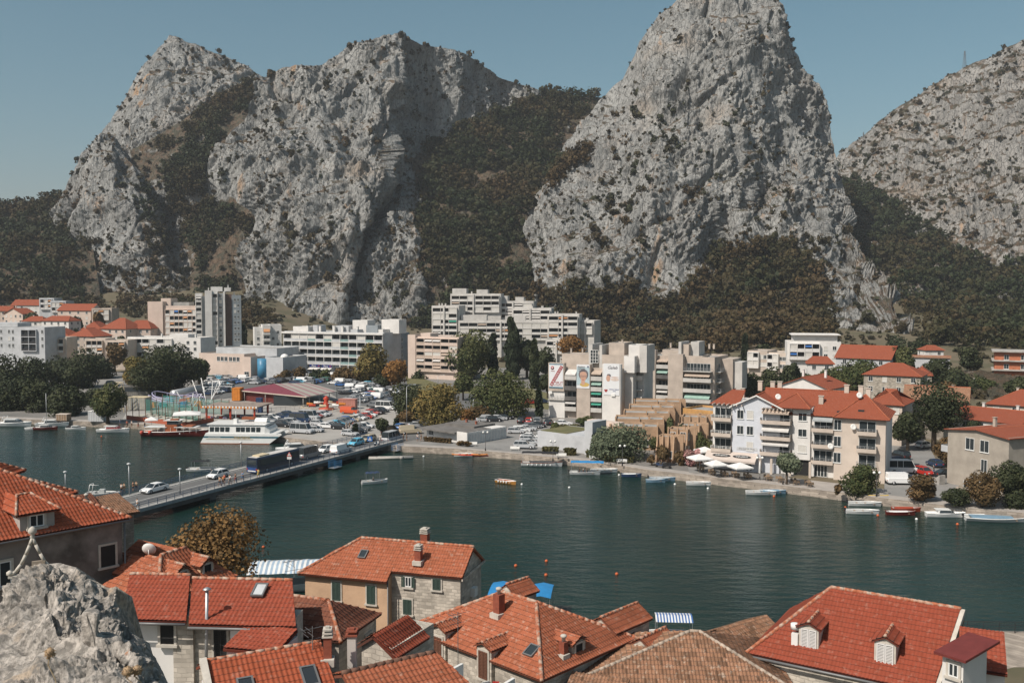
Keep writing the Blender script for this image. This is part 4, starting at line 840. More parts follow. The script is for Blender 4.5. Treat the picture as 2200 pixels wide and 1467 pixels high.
class Bld:
 def __init__(s,name,label,pL,pR,z0,cat='apartment building',group=None):
  a,b=gxy(*pL),gxy(*pR);d=b-a;s.w=d.length;s.rot=math.atan2(d.y,d.x);s.e=empty(name,(a.x,a.y,z0),s.rot)
  tag(s.e,label,cat,group);s.z0=z0;s.wall=MB();s.nw=0;s.d=(pL[1]+pR[1])/2;s.rnd=random.Random(hash(label) % 1000 if False else len(label)*7+int(abs(a.x)))
 def h(s,py,d=None):return hz(py,d or s.d)-s.z0
 def u(s,px):# facade coordinate of a pixel column (front plane y=0)
  r=ray(px,800);A=s.e.location;dx,dy=math.cos(s.rot),math.sin(s.rot);det=r.x*(-dy)+dx*r.y;t=(A.x*(-dy)+dx*A.y)/det;X,Y=r.x*t,r.y*t
  return (X-A.x)*dx+(Y-A.y)*dy
 def box(s,x0,x1,y0,y1,z0,z1,mi=0,roof=True,par=0.5):
  s.wall.box(x0,x1,y0,y1,z0,z1,mi)
  if roof:
   t=0.25
   for a in ((x0,x1,y0,y0+t),(x0,x1,y1-t,y1),(x0,x0+t,y0+t,y1-t),(x1-t,x1,y0+t,y1-t)):s.wall.box(*a,z1,z1+par,mi)
   s.wall.box(x0+t,x1-t,y0+t,y1-t,z1,z1+.04,1)
 def M(s,face,x0,y):# transforms facade-local (u, out, z) to building
  if face=='front':return Matrix.Translation((x0,y,0))
  if face=='right':return Matrix.Translation((x0,y,0)) @ Matrix.Rotation(pi/2,4,'Z')
  if face=='left':return Matrix.Translation((x0,y,0)) @ Matrix.Rotation(-pi/2,4,'Z')
 def window(s,M,u,z,w,h,shut=0.3,frame=True,mid=True):
  if s.nw > 95:return
  s.nw +=1;w=round(w,2);h=round(h,2);sh=s.rnd.random() < shut
  def pane():
   b=MB();b.box(-w/2,w/2,-.03,.06,0,h,0);return b
  o=cached(('pane',w,h,sh),'window',pane,[M_SHUT if sh else M_GLASS],s.e);o.matrix_local=M @ Matrix.Translation((u,0,z))
  if frame:
   def fr():
    b=MB();t=.07
    b.box(-w/2-t,-w/2,-.07,.03,-t,h+t);b.box(w/2,w/2+t,-.07,.03,-t,h+t);b.box(-w/2,w/2,-.07,.03,-t,0);b.box(-w/2,w/2,-.07,.03,h,h+t)
    if mid and not sh:b.box(-.03,.03,-.06,-.031,0,h)
    b.box(-w/2-.14,w/2+.14,-.14,.03,-t-.08,-t-.001);return b
   f=cached(('fr',w,h,sh,mid),'frame',fr,[M_FRAME],o)
 def balcony(s,M,u,z,w,out=1.3,kind='solid',awn=None,m=None,door=True,H=2.8,rail=None):
  if s.nw > 95:return
  m=m or s.bm;w=round(w,2)
  def bal():
   b=MB();b.box(-w/2,w/2,-out,0,-.18,0)
   if kind=='solid':b.box(-w/2,w/2,-out,-out+.1,0,.95);b.box(-w/2,-w/2+.1,-out+.1,0,0,.95);b.box(w/2-.1,w/2,-out+.1,0,0,.95)
   elif kind=='half':b.box(-w/2,w/2,-out,-out+.1,0,.5);b.box(-w/2,-w/2+.1,-out+.1,0,0,.95);b.box(w/2-.1,w/2,-out+.1,0,0,.95)
   return b
  o=cached(('bal',w,out,kind,m.name),'balcony',bal,[m],s.e);o.matrix_local=M @ Matrix.Translation((u,0,z))
  if kind in ('rail','half'):
   def rl():
    b=MB();z0=.5 if kind=='half' else 0
    for zz in ((.75,.98) if kind=='half' else (.25,.5,.75,1.0)):b.box(-w/2,w/2,-out,-out+.04,zz-.025,zz+.025)
    for x in np.arange(-w/2,w/2+.01,max(.5,w/5)):b.box(x-.025,x+.025,-out-.01,-out+.05,z0,1.0)
    if kind=='rail':
     for sd in (-1,1):
      for zz in (.5,1.0):b.box(sd*w/2-.02,sd*w/2+.02,-out,0,zz-.025,zz+.025)
    return b
   cached(('rl',w,out,kind),'railing',rl,[rail or M_STEEL],o)
  if door:
   s.nw +=1
   def dr():
    b=MB();b.box(-w*.42,w*.42,-.05,.05,0,2.15);return b
   d=cached(('dr',w),'window',dr,[M_GLASS],s.e);d.matrix_local=M @ Matrix.Translation((u,0,z+.03))
   def df():
    b=MB()
    for x in np.linspace(-w*.42,w*.42,max(3,int(w/1.1)+1)):b.box(x-.035,x+.035,-.08,-.051,0,2.15)
    b.box(-w*.42,w*.42,-.08,-.051,2.1,2.18);return b
   cached(('df',w),'frame',df,[M_FRAME],d)
  if awn:
   dz=s.rnd.choice((.5,.8,1.2))
   def aw():
    b=MB();a=[(-w*.45,-.05,2.5),(w*.45,-.05,2.5),(w*.45,-out-.1,2.5-dz),(-w*.45,-out-.1,2.5-dz)];b.loft([[a[0],a[1],a[2],a[3]],[(x,y,zz-.04) for x,y,zz in a]],0,True,False);b.box(-w*.45,w*.45,-out-.12,-out-.08,2.5-dz-.28,2.5-dz)
    return b
   o2=cached(('aw',w,out,dz,awn),'awning',aw,[AWN[awn]],s.e);o2.matrix_local=M @ Matrix.Translation((u,0,z))
 def loggia_grid(s,M,u0,u1,z0,z1,nx,nz,awn=(),dark=0.5,out=1.0,fin=0.18,m=None,pan=(AWN['white'],)):
  """slabs and fins standing proud of the wall, each cell a glazed or screened opening"""
  cw=(u1-u0)/nx;ch=(z1-z0)/nz;b=MB()
  for k in range(nz+1):b.box(u0-.1,u1+.1,-out,0,z0+k*ch-.14,z0+k*ch+.14,0)
  for k in range(nz):
   for i in range(nx+1):b.box(u0+i*cw-fin/2,u0+i*cw+fin/2,-out-.03,0,z0+k*ch+.14,z0+(k+1)*ch-.14,0)
  f=b.build('loggia_frame',m or s.bm,s.e);f.matrix_local=M
  for k in range(nz):
   for i in range(nx):
    x=u0+(i+.5)*cw;z=z0+k*ch+.14;r=s.rnd.random();w=round(cw-fin-.05,2);hh=round(ch-.3,2)
    if s.nw > 95:return
    s.nw +=1
    def pane():
     b=MB();b.box(-w/2,w/2,-.03,.05,0,hh);return b
    o=cached(('lp',w,hh),'window',pane,[M_GLASS],s.e);o.matrix_local=M @ Matrix.Translation((x,-.02,z))
    def par():
     b=MB();b.box(-w/2,w/2,-out+.05,-out+.12,0,.95);return b
    pk=s.rnd.choice(pan);q=cached(('pp',w,out,pk.name),'parapet',par,[pk],s.e);q.matrix_local=M @ Matrix.Translation((x,0,z))
    if r < .28:
     def scr():
      b=MB();b.box(-w/2,w/2,-out+.18,-out+.24,.9,hh);return b
     q=cached(('sc',w,hh,out),'shutter',scr,[M_SHUT],s.e);q.matrix_local=M @ Matrix.Translation((x,0,z))
    elif awn and r < .5:
     c=s.rnd.choice(awn)
     def aw():
      b=MB();b.loft([[(-w*.48,-.1,hh-.05),(w*.48,-.1,hh-.05),(w*.48,-out-.35,hh-.9),(-w*.48,-out-.35,hh-.9)],[(-w*.48,-.1,hh-.1),(w*.48,-.1,hh-.1),(w*.48,-out-.35,hh-.95),(-w*.48,-out-.35,hh-.95)]],0,True,False);return b
     q=cached(('la',w,hh,out,c),'awning',aw,[AWN[c]],s.e);q.matrix_local=M @ Matrix.Translation((x,0,z))
 def windows(s,M,us,zs,w=1.3,h=1.4,shut=0.3):
  for z in zs:
   for u in us:s.window(M,u,z,w,h,shut)
 def chimneys(s,pts,h=1.6,w=.5,m=None):
  for x,y,z in pts:
   b=MB();b.box(x-w/2,x+w/2,y-w/2,y+w/2,z,z+h);b.box(x-w/2-.1,x+w/2+.1,y-w/2-.1,y+w/2+.1,z+h+.12,z+h+.2);b.box(x-w/3,x+w/3,y-w/3,y+w/3,z+h,z+h+.12);b.build('chimney',m or s.mats[0],s.e)
 def done(s):return s.wall.build('wall',s.mats,s.e)
def bld(name,label,pL,pR,z0,mats,bm=None,**k):
 s=Bld(name,label,pL,pR,z0,**k);s.mats=list(mats)+[M_ROOFG]*(2-len(mats)) if len(mats) < 2 else list(mats);s.bm=bm or mats[0];return s
def house(label,pL,pR,D,z0,ze,zr,wall,tiles,ridge='x',hip=0.0,win=(3,2),over=0.5,cat='house',name='tiled_house',wins=True,chim=1,side=2,group=None,far=True):
 """rectangular house with tiled roof; ridge along 'x' (facade) or 'y'; hip 0..1"""
 s=bld(name,label,pL,pR,z0,[wall],cat=cat,group=group);w=s.w;he=ze-z0;hr=zr-z0;o=over
 s.wall.box(0,w,0,D,-3,he)
 if ridge=='x':
  c=D/2;hx=hip*c;A=(-o,-o,he-.1);B=(w+o,-o,he-.1);C=(w+o,D+o,he-.1);E=(-o,D+o,he-.1);R1=(-o+hx+(o if hip else 0),c,hr);R2=(w+o-hx-(o if hip else 0),c,hr)
  roof_slope('roof',[A,B,R2,R1],tiles,s.e);roof_slope('roof',[C,E,R1,R2],tiles,s.e)
  if hip:roof_slope('roof',[B,C,R2],tiles,s.e);roof_slope('roof',[E,A,R1],tiles,s.e)
  else:
   for x in (0,w):s.wall.add([(x,0,he),(x,D,he),(x,c,hr-.15)],[(0,1,2)])
  ridge_tiles([A,R1,R2,B] if hip else [R1,R2],.13,M_RIDGEF,s.e)
 else:
  c=w/2;hx=hip*c;A=(-o,-o,he-.1);B=(w+o,-o,he-.1);C=(w+o,D+o,he-.1);E=(-o,D+o,he-.1);R1=(c,-o+hx,hr);R2=(c,D+o-hx,hr)
  roof_slope('roof',[E,A,R1,R2],tiles,s.e);roof_slope('roof',[B,C,R2,R1],tiles,s.e)
  if hip:roof_slope('roof',[A,B,R1],tiles,s.e);roof_slope('roof',[C,E,R2],tiles,s.e)
  else:
   for y in (0,D):s.wall.add([(0,y,he),(w,y,he),(c,y,hr-.15)],[(0,1,2)])
  ridge_tiles([R1,R2],.13,M_RIDGEF,s.e)
 if wins:
  nf=win[1]
  zs=[he-1.9-i*2.9 for i in range(nf)]
  s.windows(s.M('front',0,0),[w*(i+.5)/win[0] for i in range(win[0])],zs,1.1,1.3)
  s.windows(s.M('right',w,0),[D*(i+.5)/side for i in range(side)],zs,1.0,1.3)
  s.windows(s.M('left',0,D),[D*(i+.5)/side for i in range(side)],zs,1.0,1.3)
 for i in range(chim):s.chimneys([(w*(.3+.45*i),D*.62 if ridge=='x' else D*.5,(he+hr)/2 if ridge=='x' else hr-.4)],1.6,.5)
 s.done();return s
def lettering(body,size,m,parent,M,name='lettering',ext=0.015,sx=1.0,shear=0.0):
 cu=bpy.data.curves.new(name,'FONT');cu.body=body;cu.size=size;cu.align_x='CENTER';cu.extrude=ext;cu.shear=shear;cu.resolution_u=3
 t=bpy.data.objects.new(name,cu);COL.objects.link(t);bpy.context.view_layer.update()
 me=bpy.data.meshes.new_from_object(t.evaluated_get(bpy.context.evaluated_depsgraph_get()));bpy.data.objects.remove(t);bpy.data.curves.remove(cu)
 me.materials.clear();o=link(name,me,m,parent);o.matrix_local=M @ Matrix.Diagonal((sx,1,1,1));return o
# ---- far left: hillside houses, orange roofs, modern block
B=bld('modern_block','long grey-blue modern block with dark loggias at the left edge',(-70,402),(98,396),-1,[M_GWALL],M_GWALL)
h1=B.h(705);B.box(0,B.w,0,14,0,h1);B.wall.box(0,B.w*.6,3,12,h1+.5,h1+2.2,0)
B.loggia_grid(B.M('front',0,0),B.u(50),B.u(82),h1-9.6,h1-.6,2,3,(),out=.9,pan=(M_BLACK,));B.windows(B.M('front',0,0),[B.u(22),B.u(30),B.u(5),B.u(93)],[h1-2.2,h1-5.2,h1-8.2],.9,1.5,.1);B.done()
for i,(a,c,d,D,ye,yr,wall,til,rg,hp,lab) in enumerate([
 (28,88,560,12,656,644,M_WWALL,TF_NEW,'x',0,'hillside house with long rust red roof high at far left'),
 (127,198,530,11,667,653,M_PINK,TF_NEW,'x',0,'pink hillside house with rust red roof left of the cream tower slab'),
 (-12,24,520,9,668,658,M_PINK,TF_NEW,'x',0,'small orange roofed house at the very left edge of the hillside'),
 (12,52,505,9,674,662,M_PINK,TF_NEW,'y',0,'pink gabled house at left with stacked awnings'),
 (50,96,480,9,690,680,M_WWALL,TF_NEW,'x',.6,'white house with blue awnings among the left orange roofs'),
 (92,150,475,9,689,679,M_WWALL,TF_NEW,'x',.6,'white low house with thin orange roof beside the one with blue awnings'),
 (100,150,440,12,722,706,M_BEIGE,TF_NEW,'y',.5,'orange hipped roof block behind the two dark cypresses, left half'),
 (150,204,438,12,722,705,M_BEIGE,TF_NEW,'y',.5,'orange hipped roof block behind the two dark cypresses, right half'),
 (176,222,462,12,708,691,M_PINK,TF_NEW,'y',.6,'apartment house under orange hip roof, leftmost of the big orange roofed terrace'),
 (218,272,458,14,706,684,M_PINK,TF_NEW,'x',.8,'apartment house with the tallest orange pyramid roof at left'),
 (268,325,462,13,706,689,M_PINK,TF_NEW,'x',.6,'orange roofed apartment house touching the cream tower slab')]):
 z0=gh(gxy(a,d).x,d)-2;house(lab,(a,d),(c,d-4 if i % 2 else d),D,z0,hz(ye,d),hz(yr,d),wall,til,rg,hp,win=(4,3),group='orange roofed houses at the far left')
for a,c,d,y,lab,m in [(88,120,545,642,'grey flat topped villa between the two rust roofed hillside houses, left wing',M_GWALL),(112,145,540,648,'grey flat topped villa beside the pink hillside house, right wing',M_GWALL),(200,243,525,664,'low flat roofed grey building under the left cliff',M_BEIGE),(100,145,405,727,'beige low block at left behind the shore trees',M_CREAM),(183,228,402,730,'pale cream block behind the trees right of the cypresses',M_CREAM),(228,276,400,733,'small cream block behind the trees left of the white loggia block',M_CREAM)]:
 z0=gh(gxy(a,d).x,d)-1.5;B=bld('flat_roofed_block',lab,(a,d),(c,d),z0,[m]);hh=B.h(y);B.box(0,B.w,0,10,0,hh);B.loggia_grid(B.M('front',0,0),B.w*.12,B.w*.88,hh-6.2,hh-.3,3,2,('orange','white'));B.done()
# white loggia block
B=bld('loggia_block','white four storey loggia block in front of the cream tower slab',(275,412),(432,404),0,[M_WWALL]);hh=B.h(727);B.box(0,B.w,0,12,0,hh)
B.loggia_grid(B.M('front',0,0),.6,B.u(372),hh-9,hh-.2,6,3,('orange','white'));B.wall.box(B.u(360),B.u(400),2,9,hh,hh+1.8);B.chimneys([(B.u(335),5,hh),(B.u(390),6,hh),(B.u(408),5,hh)],1.8,.6);B.windows(B.M('front',0,0),[B.u(385),B.u(405),B.u(420)],[hh-2.4,hh-5.2],1.3,1.4);B.done()
# cream slab
B=bld('apartment_slab','tall cream apartment slab with windowless left wall and blue awnings',(320,472),(424,470),0,[M_PINK]);hh=B.h(659);B.box(0,B.w,1.2,14,0,hh);B.box(0,B.u(352),0,14,0,B.h(650));B.box(B.u(341),B.u(362),4,12,hh,B.h(643));B.wall.box(B.u(352),B.u(400),5,11,hh,hh+2.2,1)
B.loggia_grid(B.M('front',0,1.2),B.u(356),B.w-.2,hh-17,hh-1.5,7,5,('blue','white','orange'),out=.7);B.done()
# tower
B=bld('tower_block','tall white and grey tower block with vertical fins, highest at left',(422,470),(520,476),0,[M_WWALL,M_ROOFG,M_BGREY,mat('brown_cladding',(0.16,0.10,0.08),0.9)]);H0=B.h(632);H1=B.h(626)
B.box(0,B.u(436),0,12,0,H0);B.box(B.u(443),B.u(458),-1.5,12,0,H1);B.wall.box(B.u(436),B.u(443),1,12,0,H0-1,2);B.box(B.u(458),B.u(470),0,14,0,B.h(628));B.wall.box(B.u(470),B.u(482),.6,14,0,B.h(630),2);B.wall.box(B.u(482),B.u(486),-1.8,14,0,B.h(626),0);B.wall.box(B.u(486),B.u(500),.5,14,0,B.h(632),3);B.box(B.u(500),B.w,0,14,0,B.h(636),2,True)
B.box(B.u(455),B.u(480),4,11,H1,B.h(618));B.box(B.u(484),B.u(498),4,11,H1,B.h(620));B.chimneys([(B.u(450),5,H1),(B.u(505),6,B.h(636)),(B.u(492),8,B.h(620))],1.8,.5)
B.loggia_grid(B.M('front',0,0),.3,B.u(436)-.2,3,H0-1,1,10,('white',),out=.5);B.loggia_grid(B.M('front',0,0),B.u(458)+.3,B.u(470)-.1,3,H1-1.2,1,10,('blue','green','white'),out=.6);B.windows(B.M('front',0,.6),[B.u(476)],[H1-3-i*2.9 for i in range(10)],1.2,1.4,.1);B.windows(B.M('front',0,0),[B.u(507),B.u(514)],[H1-5-i*2.9 for i in range(8)],.9,1.3,.2);B.done()
# low hall
B=bld('low_hall','low pale pink public hall with flat roofs and a blue curved panel',(428,366),(608,352),0,[M_PINK,M_ROOFG,M_GWALL]);hh=B.h(763);B.box(0,B.u(525),0,16,0,hh);B.box(B.u(440),B.u(572),7,22,0,B.h(752),2);B.box(B.u(528),B.u(546),-2,8,0,B.h(768));B.box(B.u(570),B.w,0,16,0,B.h(768),2)
B.windows(B.M('front',0,0),[B.u(x) for x in (470,478,486,496,504,512)],[hh-2.4],1.3,1.6,.1);B.windows(B.M('front',0,-2),[B.u(537)],[.4],2.0,2.6,0)
b=MB();cx=B.u(563);b.lathe([(2.1,0),(2.1,B.h(769))],20,(cx,0.6,0));b.build('blue_drum',mat('blue_panel',(0.06,0.22,0.36),0.4),B.e);b=MB();b.lathe([(1.6,0),(1.6,.5),(1.0,1.2),(.1,1.5)],16,(B.u(592),6,B.h(768)));b.build('roof_dome',M_WHITE,B.e);B.done()
# white block behind, penthouse cluster
B=bld('white_block','white block with red edged balconies behind the low hall',(548,440),(606,444),0,[M_WWALL]);hh=B.h(706);B.box(0,B.u(565),0,12,0,hh);B.box(B.u(565),B.u(582),-1.5,12,0,B.h(700));B.box(B.u(582),B.w,0,12,0,B.h(700));B.windows(B.M('front',0,0),[B.u(556),B.u(588),B.u(598)],[hh-2.5-i*2.9 for i in range(4)],1.1,1.4)
for i in range(4):B.balcony(B.M('front',0,-1.5),B.u(573.5),hh-2.6-i*2.9,3.2,awn='orange' if i==0 else None)
B.chimneys([(B.u(560),5,hh),(B.u(595),5,hh)]);B.done()
B=bld('shopping_block','long white block with shopfronts and blue shop signs behind the car park',(608,380),(822,362),0,[M_GWALL,M_ROOFG,M_BGREY,M_WWALL]);hh=B.h(716);w=B.w;B.box(0,w,1.4,15,0,hh)
B.wall.box(-.4,w+.3,-.2,1.4,hh-.3,hh+.35,3);BG=AWN['pale green']
B.loggia_grid(B.M('front',0,1.4),.2,w-.2,4.6,hh-.4,12,4,(),out=1.1,m=M_WWALL,pan=(M_GWALL,M_GWALL,mat('green_glass_parapet',(0.25,0.36,0.35),0.3)))
for k in range(13):B.wall.box(k*(w-.6)/12,k*(w-.6)/12+.4,.2,1.4,0,4.5,3)
for k in range(12):
 if k in (4,5):continue
 b=MB();b.box(k*w/12+.6,(k+1)*w/12-.3,1.32,1.38,.2,3.2);b.build('shop_window',M_GLASS,B.e)
for i,(a,c,t) in enumerate([(665,688,'Pico'),(691,713,'Pico')]):
 b=MB();b.box(B.u(a),B.u(c),.05,.2,3.3,4.4);sg=b.build('shop_sign',mat('sign_deep_blue',(0.02,0.035,0.14),0.5,var=0),B.e)
 lettering(t,1.15,M_WHITE,sg,Matrix.Translation(((B.u(a)+B.u(c))/2-.5,.03,3.45)) @ Matrix.Rotation(pi/2,4,'X'))
 b=MB();b.box(B.u(c)-1.1,B.u(c)-.35,.0,.06,3.7,3.95);b.build('sign_mark',mat('sign_red',(0.5,0.05,0.03),0.5,var=0),sg)
 b=MB();b.loft([[(B.u(a),.2,3.2),(B.u(c),.2,3.2),(B.u(c),-1.6,2.5),(B.u(a),-1.6,2.5)],[(B.u(a),.2,3.12),(B.u(c),.2,3.12),(B.u(c),-1.6,2.42),(B.u(a),-1.6,2.42)]],0,True,False);b.build('awning',AWN['white'],B.e)
for a,c,y,mi,y0 in [(615,650,703,3,5),(655,665,700,0,6),(700,735,700,0,5),(738,770,688,3,7),(770,795,698,2,6),(798,836,686,3,8),(745,760,707,0,3),(805,815,706,3,3)]:B.box(B.u(a),B.u(c),y0,y0+6,hh,B.h(y,B.d+8),mi,True,.2)
B.chimneys([(B.u(x),4,hh) for x in (650,677,707,725,757)],2.6,.9,M_WWALL);B.done()
B=bld('grey_side_block','blue-grey blank sided block joining the long shopping block on its right',(822,366),(880,380),0,[M_BGREY,M_ROOFG,M_WWALL]);hh=B.h(718);B.box(0,B.w,0,16,0,hh);B.windows(B.M('front',0,0),[B.u(858),B.u(864)],[hh-3,hh-6.2,hh-9.4],.8,1.5,0);B.chimneys([(B.u(x),5,hh) for x in (858,868,884)],2.8,.8,M_WWALL);B.done()
B=bld('pink_apartment_block','pale pink apartment block with grid of loggias left of the park trees',(879,362),(985,352),0,[M_PINK]);hh=B.h(726);B.box(0,B.u(895),-.8,14,0,hh+.6);B.box(B.u(895),B.w,.4,14,0,hh);B.loggia_grid(B.M('front',0,.4),B.u(895)+.2,B.w-.2,3,hh-.2,5,5,('beige','white'),out=1.0,pan=(M_PINK,M_PINK,AWN['beige']));B.wall.box(B.u(895),B.u(916),3,9,hh,hh+1.6);B.done()
# big stepped block
M_LC=mat('light_concrete',(0.52,0.50,0.47),0.92,var=0.14,scale=0.3)
for i,(a,c,d,y,nx,nz,lab,aw) in enumerate([
 (968,1076,488,634,6,3,'upper volume of the stepped white block below the valley, topped with roof boxes',('beige',)),
 (928,986,474,660,3,7,'left tower of the stepped white block with green and white screens',('green','white')),
 (1064,1146,490,650,4,3,'right upper volume of the stepped block, one tier lower than the top',('white',)),
 (1100,1184,482,665,4,3,'third tier of the stepped block with grey end wall',('white',)),
 (985,1184,470,692,10,3,'long lower terrace band of the stepped block behind the poplars',('orange','beige')),
 (1176,1244,465,678,3,4,'right wing of the stepped block with tall stair fins',('orange',)),
 (1240,1276,468,692,2,2,'small white cube at the right end of the stepped block',()),
 (1172,1222,440,732,3,2,'low white terrace house below the right wing of the stepped block',('white',))]):
 B=bld('stepped_block',lab,(a,d),(c,d-3),0,[M_LC,M_ROOFG,M_BGREY],M_LC,group='volumes of the stepped white block');hh=B.h(y);B.box(0,B.w,0,13,0,hh,0,True,.8)
 lo=max(0.5,hh-3*nz);B.loggia_grid(B.M('front',0,0),.8,B.w-.8,lo,hh-.3,nx,nz,aw,out=1.1)
 r=random.Random(i+3)
 if i in (0,2,4):B.box(B.w*.02,B.w*.3,3,10,hh,hh+3.0);B.box(B.w*.5,B.w*.72,4,10,hh,hh+2.4)
 B.chimneys([(B.w*r.uniform(.1,.9),5,hh) for k in range(3)],1.8,.7);B.wall.box(B.w*.45,B.w*.45+.8,-1.6,0,0,hh+.3,0);B.done()
# ---- block with the three wall banners
FR=Matrix.Rotation(pi/2,4,'X')
M_BAN=mat('white_banner_vinyl',(0.66,0.67,0.68),0.6,var=0.03)
M_RED=mat('banner_red',(0.30,0.02,0.02),0.6,var=0)
B=bld('banner_block','beige concrete block with three tall advertising banners on its front',(1178,247),(1333,239),-.3,[M_BEIGE,M_ROOFG,M_LC,M_WWALL]);U=B.u;hh=B.h(783)
B.box(0,B.w,1.6,17,0,hh-1.4);b2=B.h(762)
for a,c,t in ((1178,1212,hh+.2),(1239,1268,hh),(1294,1333,hh+.3)):B.wall.box(U(a),U(c),0,1.6,0 if a !=1178 else 7.4,t,3 if a==1294 else 0)
B.wall.box(U(1178),U(1212),.4,1.6,0,7.4,3)
for a,c,y,d0,d1,mi in [(1190,1254,762,6,12,0),(1254,1262,740,4,13,2),(1262,1277,756,5,12,0),(1277,1283,741,4,13,2),(1290,1324,737,7,15,0),(1283,1333,761,4,9,0),(1336,1362,740,6,12,3),(1362,1378,740,5,13,2),(1333,1356,762,3,8,3)]:B.box(U(a),U(c),d0,d1,hh-2,B.h(y,B.d+8),mi,True,.3)
B.wall.box(B.w,B.w+2.2,4,16,0,hh-1.2,2);B.wall.box(B.w+2.2,B.w+4.0,8,17,0,hh+4.5,2)
b=MB();x0,x1=U(1258),U(1275);z0,z1=hh+.2,hh+3.6
b.box(x0,x1,3.9,4.0,z0,z1);wn=b.build('window',M_GLASS,B.e);b=MB()
for i in range(4):b.box(x0+(x1-x0)*i/3-.06,x0+(x1-x0)*i/3+.06,3.82,3.89,z0,z1)
for i in range(5):b.box(x0,x1,3.82,3.89,z0+(z1-z0)*i/4-.05,z0+(z1-z0)*i/4+.05)
b.build('frame',M_FRAME,wn)
F0=B.M('front',0,1.6);zf=[hh-4.0-i*2.75 for i in range(4)]
for (a,c,al,m) in ((1212,1238,['white',None,None,'white'],M_LC),(1268,1293,['beige','pale green','green','green'],M_LC)):
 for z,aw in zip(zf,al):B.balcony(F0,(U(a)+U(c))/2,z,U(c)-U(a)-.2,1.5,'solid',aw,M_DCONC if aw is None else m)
B.balcony(F0,(U(1178)+U(1212))/2,zf[2],U(1212)-U(1178),1.7,'rail',None,M_LC)
for i,z in enumerate(zf):B.balcony(B.M('right',B.w+2.2,5.5),3.5,z,4.5,1.6,'rail' if i % 2 else 'solid','grey' if i==0 else None,M_LC)
for u_,z in ((U(1183),zf[1]-1.3),(U(1318),hh-8.0)):
 b=MB();b.box(u_-.5,u_+.5,-.32,-.01,z,z+.7);b.build('air_conditioner',M_WHITE,B.e)
def banner(a,c,yt,yb,y=-.06):
 b=MB();b.box(U(a),U(c),y-.06,y,B.h(yb),B.h(yt));o=b.build('banner',M_BAN,B.e);return o,U(a),U(c),B.h(yb),B.h(yt),y-.07
o,x0,x1,z0,z1,y=banner(1180,1210,783,836)
w=x1-x0;h=z1-z0
b=MB();b.box(x0,x1,y-.01,y,z1-.3,z1);b.box(x0,x1,y-.01,y,z0,z0+.35);b.build('blue_strip',mat('banner_slate_blue',(0.12,0.22,0.28),0.6),o)
A=Vector((x0+w*.14,y,z0+h*.10));D_=Vector((x0+w*.92,y,z0+h*.9));dd=D_-A;ang=math.atan2(dd.z,dd.x);L=dd.length
Mx=Matrix.Translation((A+D_)/2+Vector((0,-.02,0))) @ Matrix.Rotation(-ang,4,'Y')
b=MB();b.box(-L/2,L/2,-.01,.01,-.43,.43,0,Mx);st=b.build('red_band',M_RED,o)
b=MB()
for i in range(1,7):b.box(-L/2+L*i/7-.025,-L/2+L*i/7+.025,-.02,-.011,-.36,.36,0,Mx)
b.build('letter_dividers',M_BAN,st)
for i,ch in enumerate('BAUHAUS'):lettering(ch,.86,M_BAN,st,Mx @ Matrix.Translation((-L/2+L*(i+.5)/7,-.03,-.30)) @ FR)
lettering('SPLIT',.95,M_RED,o,Matrix.Translation((x0+w*.72,y-.02,z0+h*.17)) @ FR);lettering('PUT MOSTINA',.36,M_RED,o,Matrix.Translation((x0+w*.62,y-.02,z0+h*.10)) @ FR)
b=MB();b.lathe([(.48,-.01),(.48,.01)],20,(0,0,0),0,Matrix.Translation((x0+w*.24,y-.02,z1-1.15)) @ FR);em=b.build('emblem',M_RED,o)
b=MB();b.box(x0+w*.24-.18,x0+w*.24+.2,y-.06,y-.04,z1-1.3,z1-.98);b.box(x0+w*.24-.3,x0+w*.24-.18,y-.06,y-.04,z1-1.0,z1-.92);b.build('cart_mark',M_BAN,em)
lettering('Shopping',.3,M_RED,o,Matrix.Translation((x0+w*.26,y-.02,z1-2.05)) @ FR)
# portrait banner: a face with glasses
o,x0,x1,z0,z1,y=banner(1239,1267,783,834);w=x1-x0;h=z1-z0;cx=x0+w*.52;cz=z0+h*.48
def disc(nm,m,cx,cz,rx,rz_,yy,par,n=24,prof=None):
 b=MB();pr=prof or [(rx*cos(2*pi*i/n),rz_*sin(2*pi*i/n)) for i in range(n)]
 b.add([(cx+px_,yy,cz+pz_) for px_,pz_ in pr],[tuple(range(len(pr)))]);return b.build(nm,m,par)
b=MB();b.box(x0+.05,x1-.05,y-.005,y,z0+h*.13,z0+h*.9);b.build('sky_tint',mat('banner_pale_blue',(0.42,0.52,0.55),0.6),o)
M_SKINP=mat('printed_skin',(0.50,0.30,0.22),0.6,var=0);M_HAIRP=mat('printed_hair',(0.13,0.12,0.13),0.6,var=0)
disc('printed_coat',mat('printed_yellow',(0.55,0.38,0.12),0.6),x0+w*.62,z0+h*.16,w*.36,h*.09,y-.012,o);disc('printed_hair',M_HAIRP,cx+.05,cz+h*.10,w*.37,h*.23,y-.016,o);disc('printed_neck',M_SKINP,cx-.05,cz-h*.22,w*.15,h*.12,y-.02,o)
disc('printed_face',M_SKINP,0,0,1,1,y-.026,o,prof=[(cx+p*w,cz+q*h) for p,q in [(-.27,.13),(-.24,.0),(-.19,-.1),(-.09,-.2),(0,-.23),(.09,-.2),(.2,-.1),(.25,.0),(.27,.13),(.2,.2),(0,.23),(-.2,.2)]])
